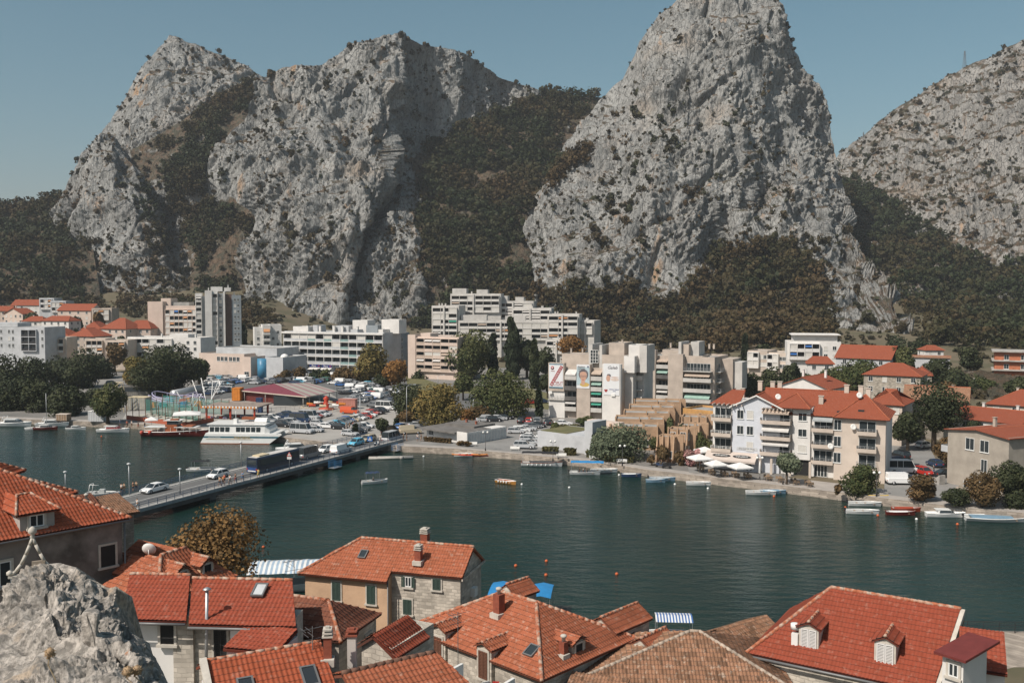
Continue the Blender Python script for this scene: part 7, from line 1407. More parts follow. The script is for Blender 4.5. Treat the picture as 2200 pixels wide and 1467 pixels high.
# ---- castle rubble the viewer stands on
def rubble():
 rows=[[(0,-60,1310,13),(.8,0,1305,13.2),(1.2,32,1290,13.3),(1.5,42,1255,13.4),(2,66,1228,13.5),(2.5,90,1212,13.6),(3.1,130,1207,13.6),(3.7,162,1217,13.5),(4.2,180,1238,13.5),(5.0,210,1250,13.5),(5.6,232,1262,13.4),(6.0,248,1258,13.3),(6.3,250,1292,13.2),(7,254,1342,12.8),(7.8,286,1362,12.2),(8.4,300,1395,11.8),(9,316,1432,11.4),(10,350,1505,11)],
  [(0,-60,1330,12.4),(2.6,95,1260,12.6),(4.4,180,1290,12.6),(6,240,1320,12.8),(7,258,1350,12.5),(8.4,300,1392,11.3),(10,365,1510,10.6)],
  [(0,-60,1370,11.8),(2.0,70,1330,11.7),(3.6,150,1340,11.6),(5.2,200,1345,12.0),(7,240,1362,11.6),(8.4,290,1405,10.9),(10,355,1520,10.2)],
  [(0,-60,1420,11.0),(3,110,1385,10.8),(5,190,1370,10.6),(7,250,1390,10.4),(8.4,285,1430,10.2),(10,350,1540,9.8)],
  [(0,-60,1540,9.6),(5,170,1530,9.4),(10,340,1580,9.2)]]
 nu,nv=360,320;Uu=np.linspace(0,10,nu);R=np.array([np.stack([np.interp(Uu,[p[0] for p in r],[p[k] for p in r]) for k in (1,2,3)],-1) for r in rows]);K=len(R)
 T=np.linspace(0,K-1,nv);k=np.minimum(T.astype(int),K-2);f=(T-k)[:,None,None];Q=R[k]*(1-f)+R[k+1]*f
 u=(Q[...,0]-1100)/FPX;v=(733.5-Q[...,1])/FPX;yy=cos(PITCH)+v*sin(PITCH);d=Q[...,2];P=np.stack([u/yy*d,d,CAMZ+(-sin(PITCH)+v*cos(PITCH))/yy*d],-1)
 for _ in range(4):P[1:,1:-1]=.25*P[1:,:-2]+.5*P[1:,1:-1]+.25*P[1:,2:]
 n=np.cross(np.gradient(P,axis=0),np.gradient(P,axis=1));n /=np.linalg.norm(n,axis=-1)[...,None]+1e-9;n *=np.where(n[...,1:2] > 0,-1,1)
 w1,w2=worley((P+7)/.42+.3*fbm(P*3,2)[...,None]);q=np.clip(fbm(P*.9+3,2)*1.5+.5,0,1)
 Dd=.12*ridged(P/.9,3)+.13*np.clip(w2-w1,0,.5)*2*q;w1,w2=worley((P+2)/.12);Dd +=.05*np.clip(w2-w1,0,.5)*2*q+.05*ridged(P/.16,4)*(.3+q);Dd -=Dd.mean()
 hole=np.exp(-(((Q[...,0]-190)/11)**4+((Q[...,1]-1365)/13)**4));Dd=Dd*(1-hole)-.3*hole
 P2=P+n*Dd[...,None]*np.clip(T/.4+.12,0,1)[:,None,None]
 bk=[]
 for t in (.35,.8):r=P2[0].copy();r[:,1] +=1.6*t;r[:,2] -=2.8*t*t;bk.append(r)
 A=np.concatenate([np.array(bk[::-1]),P2],0);a,b=A.shape[:2];idx=np.arange(a*b).reshape(a,b);F=np.stack([idx[:-1,:-1],idx[1:,:-1],idx[1:,1:],idx[:-1,1:]],-1).reshape(-1,4)
 m=bpy.data.materials.new('rubble_limestone');m.use_nodes=True;nt=m.node_tree;N=nt.nodes.new;L=nt.links.new;b_=nt.nodes['Principled BSDF'];b_.inputs['Roughness'].default_value=.95;b_.inputs['Specular IOR Level'].default_value=.15;tc=N('ShaderNodeTexCoord')
 def nz(sc,lo,hi,de=8):
  x=N('ShaderNodeTexNoise');x.inputs['Scale'].default_value=sc;x.inputs['Detail'].default_value=de;x.inputs['Roughness'].default_value=.65;L(tc.outputs['Object'],x.inputs['Vector']);r=N('ShaderNodeMapRange');r.inputs[1].default_value=lo;r.inputs[2].default_value=hi;L(x.outputs[0],r.inputs[0]);return r.outputs[0],x.outputs[0]
 def mx(f,a_,c_):
  x=N('ShaderNodeMix');x.data_type='RGBA';L(f,x.inputs[0])
  for s_,i in ((a_,6),(c_,7)):
   if isinstance(s_,tuple):x.inputs[i].default_value=rgb(s_)
   else:L(s_,x.inputs[i])
  return x.outputs[2]
 c=mx(nz(1.1,.42,.6)[0],(.50,.455,.405),(.33,.305,.275));c=mx(nz(.7,.55,.63)[0],c,(.42,.34,.26));fr,raw=nz(9,.58,.42);c=mx(fr,c,(.20,.185,.165));c=mx(nz(2.5,.68,.72)[0],c,(.42,.17,.07));L(c,b_.inputs['Base Color'])
 bp=N('ShaderNodeBump');bp.inputs['Strength'].default_value=1;bp.inputs['Distance'].default_value=.05;L(nz(14,0,1)[1],bp.inputs['Height']);L(bp.outputs[0],b_.inputs['Normal'])
 o=mesh_np('castle_rubble',A.reshape(-1,3),F,m);tag(o,kind='structure');return P2
rubble()
def thistle(px,py,d,h,lab):
 p=at(px,py,d);e=empty('dry_thistle',p);tag(e,lab,'dry flower');b=MB();q=[(0,0,0),(-.02,0,-h*.3),(.05,0,-h*.65),(.07,0,-h)]
 for a,c in zip(q[:-1],q[1:]):b.bar(a,c,.006,5)
 b.build('stem',mat('dry_stem',(.42,.32,.2),.9,var=.1),e)
 r=np.random.default_rng(int(px));b=MB();b.lathe([(.01,-.045),(.045,-.02),(.05,.02),(.02,.05)],8)
 for k in range(70):
  v=r.normal(size=3);v /=np.linalg.norm(v);b.bar(v*.03,v*.062,.004,3)
 b.build('seed_head',mat('dry_seed_head',(.36,.25,.15),.9,var=.2,scale=20),e)
thistle(107,1402,9.4,.42,'dry brown thistle head on a curved stem in front of the rubble');thistle(275,1442,9.1,.2,'left one of two dry thistle heads low on the rubble');thistle(294,1440,9.2,.2,'right one of two dry thistle heads low on the rubble')
# right corner: quay path and railing beyond the red roofs
e=empty('quay_railing',(41,88.5,.32),-.04);tag(e,'dark metal railing along the old town quay at the right edge','railing');b=MB()
for x in np.arange(0,12,1.5):b.box(x-.03,x+.03,-.03,.03,0,1.1)
b.build('posts',M_BLACK,e);b=MB()
for z in (.4,.75,1.08):b.box(0,12,-.02,.02,z,z+.04)
for x in np.arange(0,12,.15):b.box(x-.008,x+.008,-.008,.008,.4,1.08)
b.build('rails',M_BLACK,e)
# ==== trees and shrubs
M_BARK=mat('grey_brown_bark',(0.12,0.09,0.065),.95,var=.2,scale=3)
LEAF={'dark':leaf_material('dark_leaves',(.022,.032,.014),(.045,.05,.022),.12),'green':leaf_material('green_leaves',(.040,.058,.020),(.085,.085,.032),.15),'yellow':leaf_material('yellowing_leaves',(.10,.095,.030),(.17,.12,.04),.18),'orange':leaf_material('orange_leaves',(.14,.075,.025),(.24,.12,.035),.18),'grey':leaf_material('grey_green_leaves',(.075,.098,.060),(.125,.14,.085),.15),'brown':leaf_material('brown_leaves',(.07,.05,.022),(.13,.08,.035),.15),'cypress':leaf_material('cypress_leaves',(.015,.024,.012),(.03,.038,.018),.08),'pink':leaf_material('oleander_flowers',(.09,.08,.05),(.45,.22,.22),.1),'hedge':leaf_material('hedge_leaves',(.06,.062,.022),(.10,.085,.035),.12)}
_tn=0
def tree(px,py,top,wpx,tone,label,shape='round',cat='tree',group=None,name=None,flat=None,d=None,dens=1.0,leafpx=2.2):
 global _tn;_tn +=1
 if d is None:p=G(px,py)
 else:p=gxy(px,d);p.z=gh(p.x,p.y)
 p.z=gh(p.x,p.y) if p.y > 140 else max(p.z,0);D=p.y;H=(hz(top,D)-p.z);R=wpx/2*D/FPX
 nm=name or {'round':'broadleaf_tree','cone':'cypress','bush':'shrub','pine':'pine_tree'}.get(shape,'tree')
 e=empty(nm,p);tag(e,label,cat,group);leaf=leafpx*D/FPX;bush=shape=='bush' or H < 2.4
 n=int(min(9000,max(180,dens*(5.5 if shape !='cone' else 4)*(wpx/leafpx)**2*max(.6,H/(2*R)*.8))))
 zc=H*.5 if (bush or shape=='cone') else H-max(R*.95,H*.40);RZ=H-zc
 V,F,cv=clump(n,900+_tn,16 if shape in ('round','pine') else (11 if shape=='cone' else 8),leaf/R,1.0,'round' if shape in ('bush','round','pine') else shape,spread=.62)
 V=V*np.array([R,R,RZ*1.0])*np.array([1,1,1])
 if shape=='cone':V[:,:2] *=2.1;V[:,2] *=1.0
 # keep leaves near round: rescale of quads only matters slightly
 V=V+np.array([0,0,zc]);rr=RNG.random(len(cv)//4).repeat(4)
 mesh_np('crown',V,F,LEAF[tone],e,col=np.stack([np.clip(cv*.7+rr*.5-.1,0,1),np.clip(.25+.5*cv+.3*rr,0,1),0*cv],1))
 b=MB();r0=max(.06,R*.07)
 if bush:
  for k in range(4):a=k*1.6;b.bar((0,0,0),(R*.4*cos(a),R*.4*sin(a),H*.6),r0*.5,5,0,r0*.2)
 else:
  b.bar((0,0,-.3),(0,0,max(.3,zc*.75)),r0*1.3,7,0,r0)
  for k in range(5):a=k*1.26+_tn;b.bar((0,0,max(.25,zc*.7)),(R*.55*cos(a),R*.55*sin(a),zc+RZ*.35),r0*.7,5,0,r0*.2)
 b.build('trunk',M_BARK,e);return e
TG1='trees on the left shore';TG2='trees of the riverside park';TG3='trees among the houses at right';TG4='small trees along the shopping block'
for a in [(30,880,795,120,'dark','big dark tree at the left edge of the shore, behind the moored cruiser'),(84,884,818,80,'dark','dark tree on the left shore behind the small sailing boat'),(138,892,820,96,'dark','dark round tree above the little wooden stall'),(232,908,817,84,'green','free standing round tree with visible trunk by the white kiosk','round'),(60,838,757,130,'dark','wide dark tree in front of the grey-blue modern block'),(170,832,750,110,'dark','dark tree below the two cypresses'),(-5,842,762,110,'dark','dark tree cut by the left edge in front of the modern block'),(122,812,757,84,'dark','dark tree between modern block and beige low block'),(214,812,755,90,'dark','dark tree in front of the small cream blocks'),(247,800,735,56,'brown','brownish tree beside the white loggia block'),(288,838,762,64,'yellow','yellowing tree left of the tallest dark grove'),(336,850,744,124,'dark','tall dark tree above the orange container'),(388,840,735,112,'dark','tall dark tree at the car park corner'),(428,825,765,60,'green','tree at the right end of the dark grove'),(196,868,828,60,'dark','low dark tree behind the free standing round one'),(455,800,765,44,'brown','small brownish tree by the low pink hall'),(300,800,765,60,'dark','dark tree behind the yellowing one'),(350,800,745,90,'dark','rear tree of the tall grove before the white loggia block')]:tree(*a[:6],group=TG1)
for a in [(152,770,714,17,'cypress','left of two dark cypresses before the orange hipped roofs'),(163,770,709,17,'cypress','right of two dark cypresses before the orange hipped roofs'),(525,760,700,12,'cypress','slim cypress just right of the tall tower block'),(1058,810,716,34,'cypress','shorter dark poplar left of the tallest one'),(1101,815,680,44,'cypress','tallest dark poplar standing in front of the stepped block'),(1158,900,836,21,'cypress','slim cypress by the side car park'),(1600,800,722,16,'cypress','slim black cypress behind the beige block'),(1148,835,730,30,'dark','slender poplar touching the banner block trees'),(763,935,912,12,'cypress','small cone shrub at the car park exit'),(852,915,898,12,'cypress','cone shrub by the street at the bridge end')]:tree(*a[:6],shape='cone',group='cypresses and poplars')
for i,a in enumerate([(545,812,792,22,'dark'),(572,814,795,22,'dark'),(608,818,790,44,'brown'),(645,816,786,32,'brown'),(675,816,791,36,'dark'),(700,817,793,26,'green'),(738,820,786,56,'brown'),(768,822,792,34,'brown'),(500,808,794,20,'green'),(790,822,796,36,'dark'),(820,830,798,44,'dark'),(530,812,796,18,'green')]):tree(*a,{0:'dark little tree in front of the blue drum',1:'dark little tree right of the blue drum',2:'brownish shrub tree at the left end of the shopping block',3:'brownish small tree before the first shopfronts',4:'dark small tree below the left blue shop sign',5:'green small tree below the right blue shop sign',6:'widest brown tree before the arcade of the shopping block',7:'brown shrub tree near the arcade end',8:'small green tree before the pink hall entrance',9:'dark shrub tree left of the yellow tree',10:'dark oleander mass left of the orange tree',11:'tiny green tree at the hall corner'}[i],group=TG4)
for a in [(800,822,742,86,'yellow','yellow-green tree before the right end of the shopping block'),(848,830,769,66,'orange','orange autumn tree before the blue-grey side block'),(905,812,785,64,'dark','dark tree at the foot of the pink block'),(884,892,816,96,'dark','dark park tree at the street bend'),(944,918,819,124,'yellow','big yellow-green round tree behind the flat roofed shed'),(1010,815,706,112,'green','tall bushy tree covering the right end of the pink block'),(1132,812,722,74,'dark','dark tree right of the tallest poplar'),(1172,818,742,56,'dark','dark tree against the upper left of the banner block'),(1076,895,789,140,'green','very large round green tree in the middle of the park'),(995,860,800,50,'green','pale green tree behind the large round ones'),(1176,855,800,40,'dark','dark tree beside the left banner'),(1030,900,868,60,'brown','low conifer like shrub at the park corner'),(1000,902,875,40,'orange','reddish shrub by the park path'),(1225,800,722,70,'orange','reddish brown tree behind the banner block'),(1335,986,886,136,'grey','large willowy grey-green tree on the promenade beside the grey wall'),(1295,986,925,70,'grey','left drooping part tree of the willowy pair'),(820,935,898,36,'dark','round dark oleander by the bridge end'),(870,905,878,44,'brown','oleander clump at the street bend'),(1390,890,850,40,'yellow','dry yellowish bush between the two beige blocks')]:tree(*a[:6],group=TG2)
for a in [(1600,862,790,80,'dark','dark trees mass right of the beige block, nearest'),(1655,850,785,84,'dark','dark tree before the white modern villa'),(1640,800,738,40,'dark','dark conifer below the pine slope'),(1715,850,790,60,'green','green tree behind the white gable house'),(1840,862,764,104,'green','large round green tree above the orange roofs'),(1780,850,785,60,'green','green tree left of the large round one'),(2006,968,812,130,'dark','tallest dark tree right of the white apartment house'),(1950,968,885,80,'dark','dark tree at the lane beside the white apartment house'),(2066,960,880,80,'green','green tree left of the white veranda house'),(2035,1003,940,60,'brown','small ragged tree at the end of the lane'),(1975,800,726,50,'dark','dark tree under the rock ridge'),(1925,800,722,60,'dark','dark round tree right of the modern villa'),(2060,862,785,90,'dark','broad dark tree right of the hipped stone house'),(2110,862,805,66,'green','green tree before the unfinished brick house'),(2150,815,775,40,'dark','dark tree beside the unfinished brick house'),(1690,1040,968,62,'grey','olive tree with silvery leaves by the cafe'),(1520,990,936,60,'green','leafy tree at the mouth of the lane by the white parasols'),(2180,1085,985,96,'dark','dark tree at the right edge before the grey gable house'),(2110,1088,1010,84,'brown','brownish shrub tree right of the grey gable house steps')]:tree(*a[:6],group=TG3)
for a in [(1850,1058,994,92,'green','low spreading tree before the white apartment house corner'),(2185,1090,1050,60,'dark','dark bush at the foot of the right edge tree')]:tree(*a[:6],group=TG3)
for a in [(1492,1003,958,44,'pink','pink flowering oleander by the white parasols'),(1462,1000,965,34,'brown','brown shrub left of the pink oleander'),(1800,1063,1038,20,'brown','small ball shaped shrub before the shop door'),(1985,1076,1018,84,'brown','brown shrub clump behind the quay at the lane mouth'),(2062,1088,1042,74,'dark','dark shrub behind the garden wall'),(1222,935,905,54,'hedge','shrub growing on the garage roof'),(1256,915,893,50,'green','oleander above the grey wall'),(1193,932,905,34,'green','shrub before the banner block entrance'),(990,958,945,26,'brown','clipped brown shrub at the shed, left one'),(1003,959,947,22,'brown','clipped brown shrub at the shed, right one'),(1607,1012,986,24,'green','small palm like plant under the cafe awning'),(1400,1000,975,24,'brown','little brown shrub at the ochre house wall'),(1420,1000,955,36,'brown','tall brown shrub before the nearest ochre house')]:tree(*a[:6],shape='bush',cat='shrub',group='shrubs by the promenade')
for a in [(1030,905,868,70,'green'),(905,912,893,60,'hedge'),(1100,900,880,60,'dark')]:pass
for i,(x,d,tp,w,t,l) in enumerate([(1700,285,775,50,'dark','dark tree beside the small orange roof patch'),(1935,300,745,60,'green','green tree beside the high gable house'),(2010,300,765,60,'dark','dark tree behind the hipped stone house annex'),(2085,330,745,56,'dark','dark tree left of the unfinished brick house'),(2185,250,800,60,'dark','dark tree above the right edge roofs'),(1905,235,835,50,'dark','dark tree between white apartment house and red hipped roof'),(2100,190,900,50,'dark','dark tree in front of the veranda house'),(2040,240,822,70,'brown','brownish tree behind the worn tan roof'),(1760,260,800,50,'dark','dark tree behind the white gable roof')]):tree(x,0,tp,w,t,l,group=TG3,d=d)
for i,(x,d,tp,w,t,l) in enumerate([(1408,191,938,30,'green','small green tree between the willowy tree and the ochre fins'),(1468,197,912,34,'dark','dark tree growing between the ochre terrace houses'),(1440,205,895,26,'green','green bush tree in the ochre terrace courtyard'),(1500,192,925,30,'green','green tree by the lane beside the ochre houses'),(230,425,728,40,'dark','dark tree before the orange pyramid roofs'),(110,420,722,30,'dark','dark tree between modern block and orange hipped roofs'),(262,440,718,30,'dark','small dark tree under the orange roofed terrace'),(70,500,668,30,'dark','dark tree among the upper hillside houses at left'),(165,490,672,30,'dark','dark tree below the pink hillside house'),(215,500,668,34,'brown','brown tree under the left cliff beside the grey building')]):tree(x,0,tp,w,t,l,group=TG3 if x > 900 else TG1,d=d)
# the brown leaved tree on the old town shore
p=Vector((-30.5,88,0.3));e=tree(430,1180,1096,236,'orange','big tree with brown autumn leaves standing by the water below the bridge',d=88,name='autumn_tree',leafpx=3.2,dens=1.7)
e.location.z=.3
for q in list(e.children):
 if q.name.startswith('crown'):q.data.materials[0]=leaf_material('brown_autumn_leaves',(.085,.052,.018),(.22,.125,.045),.2);q.scale=(1.1,1.0,1.0);q.location.z=.8
# scrub on the rising ground at right and behind the town
r_=np.random.default_rng(77);X=np.concatenate([r_.uniform(75,340,1500),r_.uniform(-260,40,500)]);Y=np.concatenate([r_.uniform(250,560,1500),r_.uniform(440,640,500)]);V=np.stack([X,Y,GH(X,Y)],1);ppx,ppy=proj(V);ok=(fbm(V/22,2) > -.35) & (ppx < 2260) & ~((ppx < 1950) & (ppx > 1640) & (Y < 300));V=V[ok];rad=r_.uniform(1.0,3.2,len(V));V[:,2] +=rad*.3
tag(scatter_mesh('ground_scrub',BUSH,V,rad,np.full(len(V),.85),M_SCRUB,r_,np.clip(.3+.4*fbm(V/50,2),0,1)),'low scrub and bushes covering the slopes behind the houses','scrub',kind='stuff')
def hedge(a,c,w,h,label,tone='hedge'):
 A,Cc=G(*a),G(*c);L=(Cc-A).length;e=empty('hedge',A,math.atan2(Cc.y-A.y,Cc.x-A.x));tag(e,label,'hedge','clipped hedges along the promenade');n=int(260*L/3);r=np.random.default_rng(int(a[0]));P=r.random((n,3))*np.array([L,w,h]);f=r.integers(0,3,n);P[f==0,2]=h;P[f==1,1]=0
 nr=r.normal(size=(n,3));t=np.cross(nr,r.normal(size=(n,3)));t /=np.linalg.norm(t,axis=1)[:,None];bb=np.cross(nr,t);bb /=np.linalg.norm(bb,axis=1)[:,None];s=.16
 V=np.stack([P-t*s-bb*s,P+t*s-bb*s,P+t*s+bb*s,P-t*s+bb*s],1).reshape(-1,3);q=r.random(n).repeat(4)
 mesh_np('foliage',V,np.arange(4*n).reshape(-1,4),LEAF[tone],e,col=np.stack([q,.4+.5*q,q*0],1));b=MB();b.box(.1,L-.1,.1,w-.1,0,h-.12);b.build('core',mat('hedge_core',(.04,.04,.018),.95,var=0),e)
hedge((910,948),(967,953),.9,.9,'brown clipped hedge in front of the flat roofed shed','brown');hedge((1298,992),(1360,995),1.2,1.0,'long clipped hedge under the willowy tree');hedge((1164,975),(1200,976),1.4,1.3,'clipped hedge block before the grey wall, left one');hedge((1211,978),(1237,979),1.6,1.3,'round clipped hedge block before the grey wall, middle one');hedge((1258,982),(1280,984),1.4,1.2,'clipped hedge block before the grey wall, right one');hedge((868,906),(905,900),1.2,.9,'dark low hedge at the street bend','dark')
# ==== boats
M_HW=mat('white_gelcoat',(.72,.72,.70),.3,var=.05,spec=.6);HM={'white':M_HW,'maroon':mat('maroon_hull',(.14,.02,.015),.4),'orange':mat('varnished_orange_hull',(.48,.22,.05),.45,var=.15,scale=1.5),'blue':mat('light_blue_hull',(.18,.30,.40),.4),'navy':mat('navy_hull',(.03,.06,.13),.4),'red':mat('red_hull',(.33,.06,.03),.45)}
M_IN=mat('boat_interior_grey',(.42,.43,.42),.7,var=.1);M_TEAK=mat('reddish_boat_wood',(.30,.09,.035),.6,var=.15,scale=3);M_TARP=mat('blue_tarpaulin',(.03,.22,.48),.6,var=.12,scale=1);M_BLKC=mat('black_canvas',(.02,.02,.022),.8,var=0)
def hull(L,Bm,H,parent,m=M_HW,inner=M_IN,name='hull',bow=.35,deck=False,rim=None,stern=.75):
 """open hull along x, bow at +x; waterline z=0"""
 n=13;ns=9;out=[];inn=[]
 for i in range(n):
  t=i/(n-1);x=(t-.5)*L;w=Bm/2*(min(1,stern+(1-stern)*t/.35) if t < .35 else (1-((t-.35)/.65)**2.4));w=max(w,.015);sh=H*(1+bow*t*t+.05*(1-t));r=[]
  for k in range(ns):a=pi*k/(ns-1);r.append((x+(.10*L*bow*(1-math.sin(a)) if t > .9 else 0),-w*cos(a)*(1 if k in (0,ns-1) else .93),sh-(sh+.25)*math.sin(a)**.7))
  out.append(r);inn.append([(x*.985,y*.90,max(z+.05,.12 if not deck else sh-.12) if 0 < k < ns-1 else z-.0) for k,(x_,y,z) in enumerate(r) for x in [r[k][0]]])
 b=MB()
 vs=[p for r in out for p in r];b.add(vs,[(i*ns+k,(i+1)*ns+k,(i+1)*ns+k+1,i*ns+k+1) for i in range(n-1) for k in range(ns-1)],0,True);b.add(out[0],[tuple(range(ns))],0)
 vs=[p for r in inn for p in r];b.add(vs,[(i*ns+k+1,(i+1)*ns+k+1,(i+1)*ns+k,i*ns+k) for i in range(n-1) for k in range(ns-1)],1,False);b.add(inn[0],[tuple(range(ns))[::-1]],1)
 for s in (0,ns-1):b.add([p for r in zip([r[s] for r in out],[r[s] for r in inn]) for p in r],[(2*i,2*i+2,2*i+3,2*i+1) for i in range(n-1)],2)
 h=b.build(name,[m,inner,rim or m],parent)
 b=MB();rr=.05 if L < 9 else .08
 for s in (0,ns-1):
  for i in range(n-1):b.bar(out[i][s],out[i+1][s],rr,5)
 b.bar(out[0][0],out[0][-1],rr,5);b.build('gunwale',rim or m,parent);return h
def bsite(name,px,py,rz,label,cat='boat',group='boats moored along the far quay',z=WZ):
 p=G(px,py,z);e=empty(name,(p.x,p.y,z),rz);tag(e,label,cat,group);return e
def bimini(e,x0,x1,w,z,m,sag=.15,hull_z=.5):
 b=MB();n=7;rows=[[(x0+(x1-x0)*i/(n-1),y*w/2,z+.18*(1-(y)**2)+(sag*abs(math.sin(i*pi/2)))) for y in (-1,-.5,0,.5,1)] for i in range(n)];vs=[p for r in rows for p in r];b.add(vs,[(i*5+k,(i+1)*5+k,(i+1)*5+k+1,i*5+k+1) for i in range(n-1) for k in range(4)],0,True);c=b.build('canopy',m,e)
 b=MB()
 for x in (x0+.1,x1-.1):
  for s in (-1,1):b.bar((x,s*w/2*.95,hull_z),(x,s*w/2*.95,z),.025,5)
 b.build('canopy_frame',M_STEEL,e)
def rowboat(px,py,L,rz,hc,label,motor=False,inner=M_IN,cover=None,rim=None,can=None):
 e=bsite('rowing_boat',px,py,rz,label);hull(L,L*.36,.5,e,HM[hc],inner,rim=rim)
 for t in (-.22,.05,.28):b=MB();b.box(t*L-.12,t*L+.12,-L*.15,L*.15,.34,.39);b.build('thwart',M_WOOD if inner is not M_TEAK else M_HW,e)
 if motor:b=MB();b.loft([[(-L/2-.35,y*k,z) for y,z in ((-.13,.55),(.13,.55),(.13,.95),(-.13,.95))] for k in (1,)]+[[(-L/2-.05,y,z) for y,z in ((-.1,.55),(.1,.55),(.1,.9),(-.1,.9))]],0,True,False);b.box(-L/2-.25,-L/2-.12,-.05,.05,-.3,.55);b.build('outboard_motor',M_BLACK,e)
 if cover:b=MB();b.loft([[(-L*.4,y,.52+.12*(1-abs(y)/(.17*L))) for y in (-.16*L,0,.16*L)]+[(-L*.4,0,.45)],[(L*.25,y,.6+.12*(1-abs(y)/(.14*L))) for y in (-.12*L,0,.12*L)]+[(L*.25,0,.5)]],0,True,False);b.build('cover',cover,e)
 if can:bimini(e,-L*.35,L*.2,L*.3,1.9,can)
 return e
def cruiser(px,py,L,rz,label,hc='white',grp='boats moored along the far quay',canvas=None,red=False,fly=False):
 e=bsite('motor_cruiser',px,py,rz,label,group=grp);hull(L,L*.33,L*.105,e,HM[hc],M_HW,deck=True);h=L*.105;w=L*.13
 def cab(x0,x1,z0,z1,k):return [[(x0-.0,y,z0) for y in (-w,w)]+[(x0+.1,y,z1) for y in (w*.85,-w*.85)],[(x1*1.0,y,z0) for y in (-w*k,w*k)]+[(x1-(z1-z0)*1.1,y,z1) for y in (w*.75,-w*.75)]]
 b=MB();b.loft(cab(-L*.22,L*.25,h*.9,h+L*.10,.8),0,True,False);b.build('cabin',M_HW,e)
 b=MB();b.loft([[(x,y*1.03,z) for x,y,z in s] for s in cab(-L*.18,L*.235,h+L*.03,h+L*.088,.8)],0,True,False);b.build('cabin_windows',mat('boat_red_panel',(.2,.03,.03),.5) if red else M_GLASS,e)
 b=MB();b.box(-L*.26,L*.12,-w*.9,w*.9,h+L*.101,h+L*.115);b.build('roof',M_HW,e)
 b=MB()
 for s in (-1,1):
  for i in range(5):b.bar((L*(.12+.075*i),s*L*.155*(1-.16*i),h*1.1),(L*(.12+.075*i),s*L*.155*(1-.16*i),h*1.1+.5),.02,4)
  b.bar((L*.12,s*L*.155,h*1.1+.5),(L*.42,s*L*.056,h*1.15+.5),.02,4)
 b.build('bow_rail',M_STEEL,e)
 if fly:b=MB();b.bar((-L*.3,-w,h),(-L*.2,-w,h+L*.2),.06);b.bar((-L*.3,w,h),(-L*.2,w,h+L*.2),.06);b.bar((-L*.2,-w,h+L*.2),(-L*.2,w,h+L*.2),.06);b.build('radar_arch',M_HW,e)
 if canvas:b=MB();b.loft([[(-L*.45,y,z) for y,z in ((-w,h),(w,h),(w*.9,h+L*.1),(-w*.9,h+L*.1))],[(-L*.2,y,z) for y,z in ((-w,h),(w,h),(w*.9,h+L*.12),(-w*.9,h+L*.12))]],0,True,False);b.build('canvas_cover',canvas,e)
 return e
def fender(e,x,y,z,m=M_HW):b=MB();b.lathe([(.03,-.2),(.13,-.12),(.13,.12),(.03,.2)],8,(x,y,z));b.build('fender',m,e)
cruiser(28,916,9.0,0,'white motor cruiser moored at the very left edge of the far quay',fly=True);cruiser(112,916,8.0,.05,'white cruiser moored just behind the red hulled sailing boat',fly=True);cruiser(163,923,4.8,0,'small white cabin boat with dark canvas cover left of the kiosk',canvas=M_BLKC);cruiser(243,929,7.6,0,'white cabin boat with red cabin side, right below the free standing tree',red=True);cruiser(636,970,8.5,.3,'white cabin cruiser moored just beyond the bus and bridge railing',fly=True)
e=cruiser(98,923,5.8,0,'small maroon hulled sailing boat with a tall bare mast',hc='maroon');b=MB();b.bar((.3,0,.6),(.3,0,9.2),.06,6);b.bar((.3,0,1.6),(-2.4,0,1.5),.05,6);b.build('mast',M_STEEL,e)
rowboat(70,923,3.6,0,'white','little white dinghy tied beside the maroon sailing boat')
# ferry catamaran
e=bsite('catamaran_ferry',512,952,-.06,'big white catamaran ferry with teal stripe and gold lettering at the far quay');L=17.2
M_TEAL=mat('teal_stripe',(.045,.13,.17),.4);M_AF=mat('antifouling_red_brown',(.28,.09,.04),.6);M_GOLD=mat('gold_letters',(.5,.36,.16),.5)
for y0 in (0,5.6):
 b=MB();prof=[(-L/2,0),(L/2-1.2,0),(L/2+1.9,2.25),(-L/2+1.3,2.35)];sec=[[(x,y0+dy*k,z) for x,z in prof] for dy,k in ((-.95,1),(.95,1))];sec=[[(x-(.0),y0-.9 if True else 0,z) for x,z in prof],[(x,y0+.9,z) for x,z in [(-L/2,0),(L/2-1.4,0),(L/2+.9,2.25),(-L/2+1.3,2.35)]]];b.loft(sec,0,True,False);hl=b.build('hull',M_HW,e)
 b=MB();b.box(-L/2-.02,L/2-1.1,y0-.93,y0+.93,-.35,.16);b.build('waterline_band',M_AF,hl)
 if y0==0:
  b=MB();b.add([(-L/2+.75,-.93,1.35),(L/2+.7,-.93,1.35),(L/2+1.2,-.93,1.75),(-L/2+.95,-.93,1.75)],[(0,1,2,3)]);b.build('teal_stripe',M_TEAL,hl);b=MB();b.box(-L/2+1.4,L*.22,-.97,-.935,1.05,1.12);b.build('gold_line',M_GOLD,hl)
  lettering('mariano',.85,M_GOLD,hl,Matrix.Translation((1.2,-.96,1.28)) @ FR,sx=1.35);lettering('BOAT EXCURSIONS',.26,M_HW,hl,Matrix.Translation((-5.2,-.96,1.45)) @ FR,sx=1.2)
b=MB();b.box(-L/2+1.3,L/2+.6,-.85,6.4,2.2,2.4);b.build('deck',M_HW,e);b=MB();b.loft([[(-L/2+2,y,z) for y,z in ((-.7,2.4),(6.2,2.4),(6.0,4.2),(-.5,4.2))],[(L/2-2.2,y,z) for y,z in ((-.7,2.4),(6.2,2.4),(6.0,4.3),(-.5,4.3))],[(L/2-1.2,y,z) for y,z in ((-.3,2.4),(5.8,2.4),(5.6,3.2),(-.1,3.2))]],0,True,False);cb=b.build('cabin',M_HW,e)
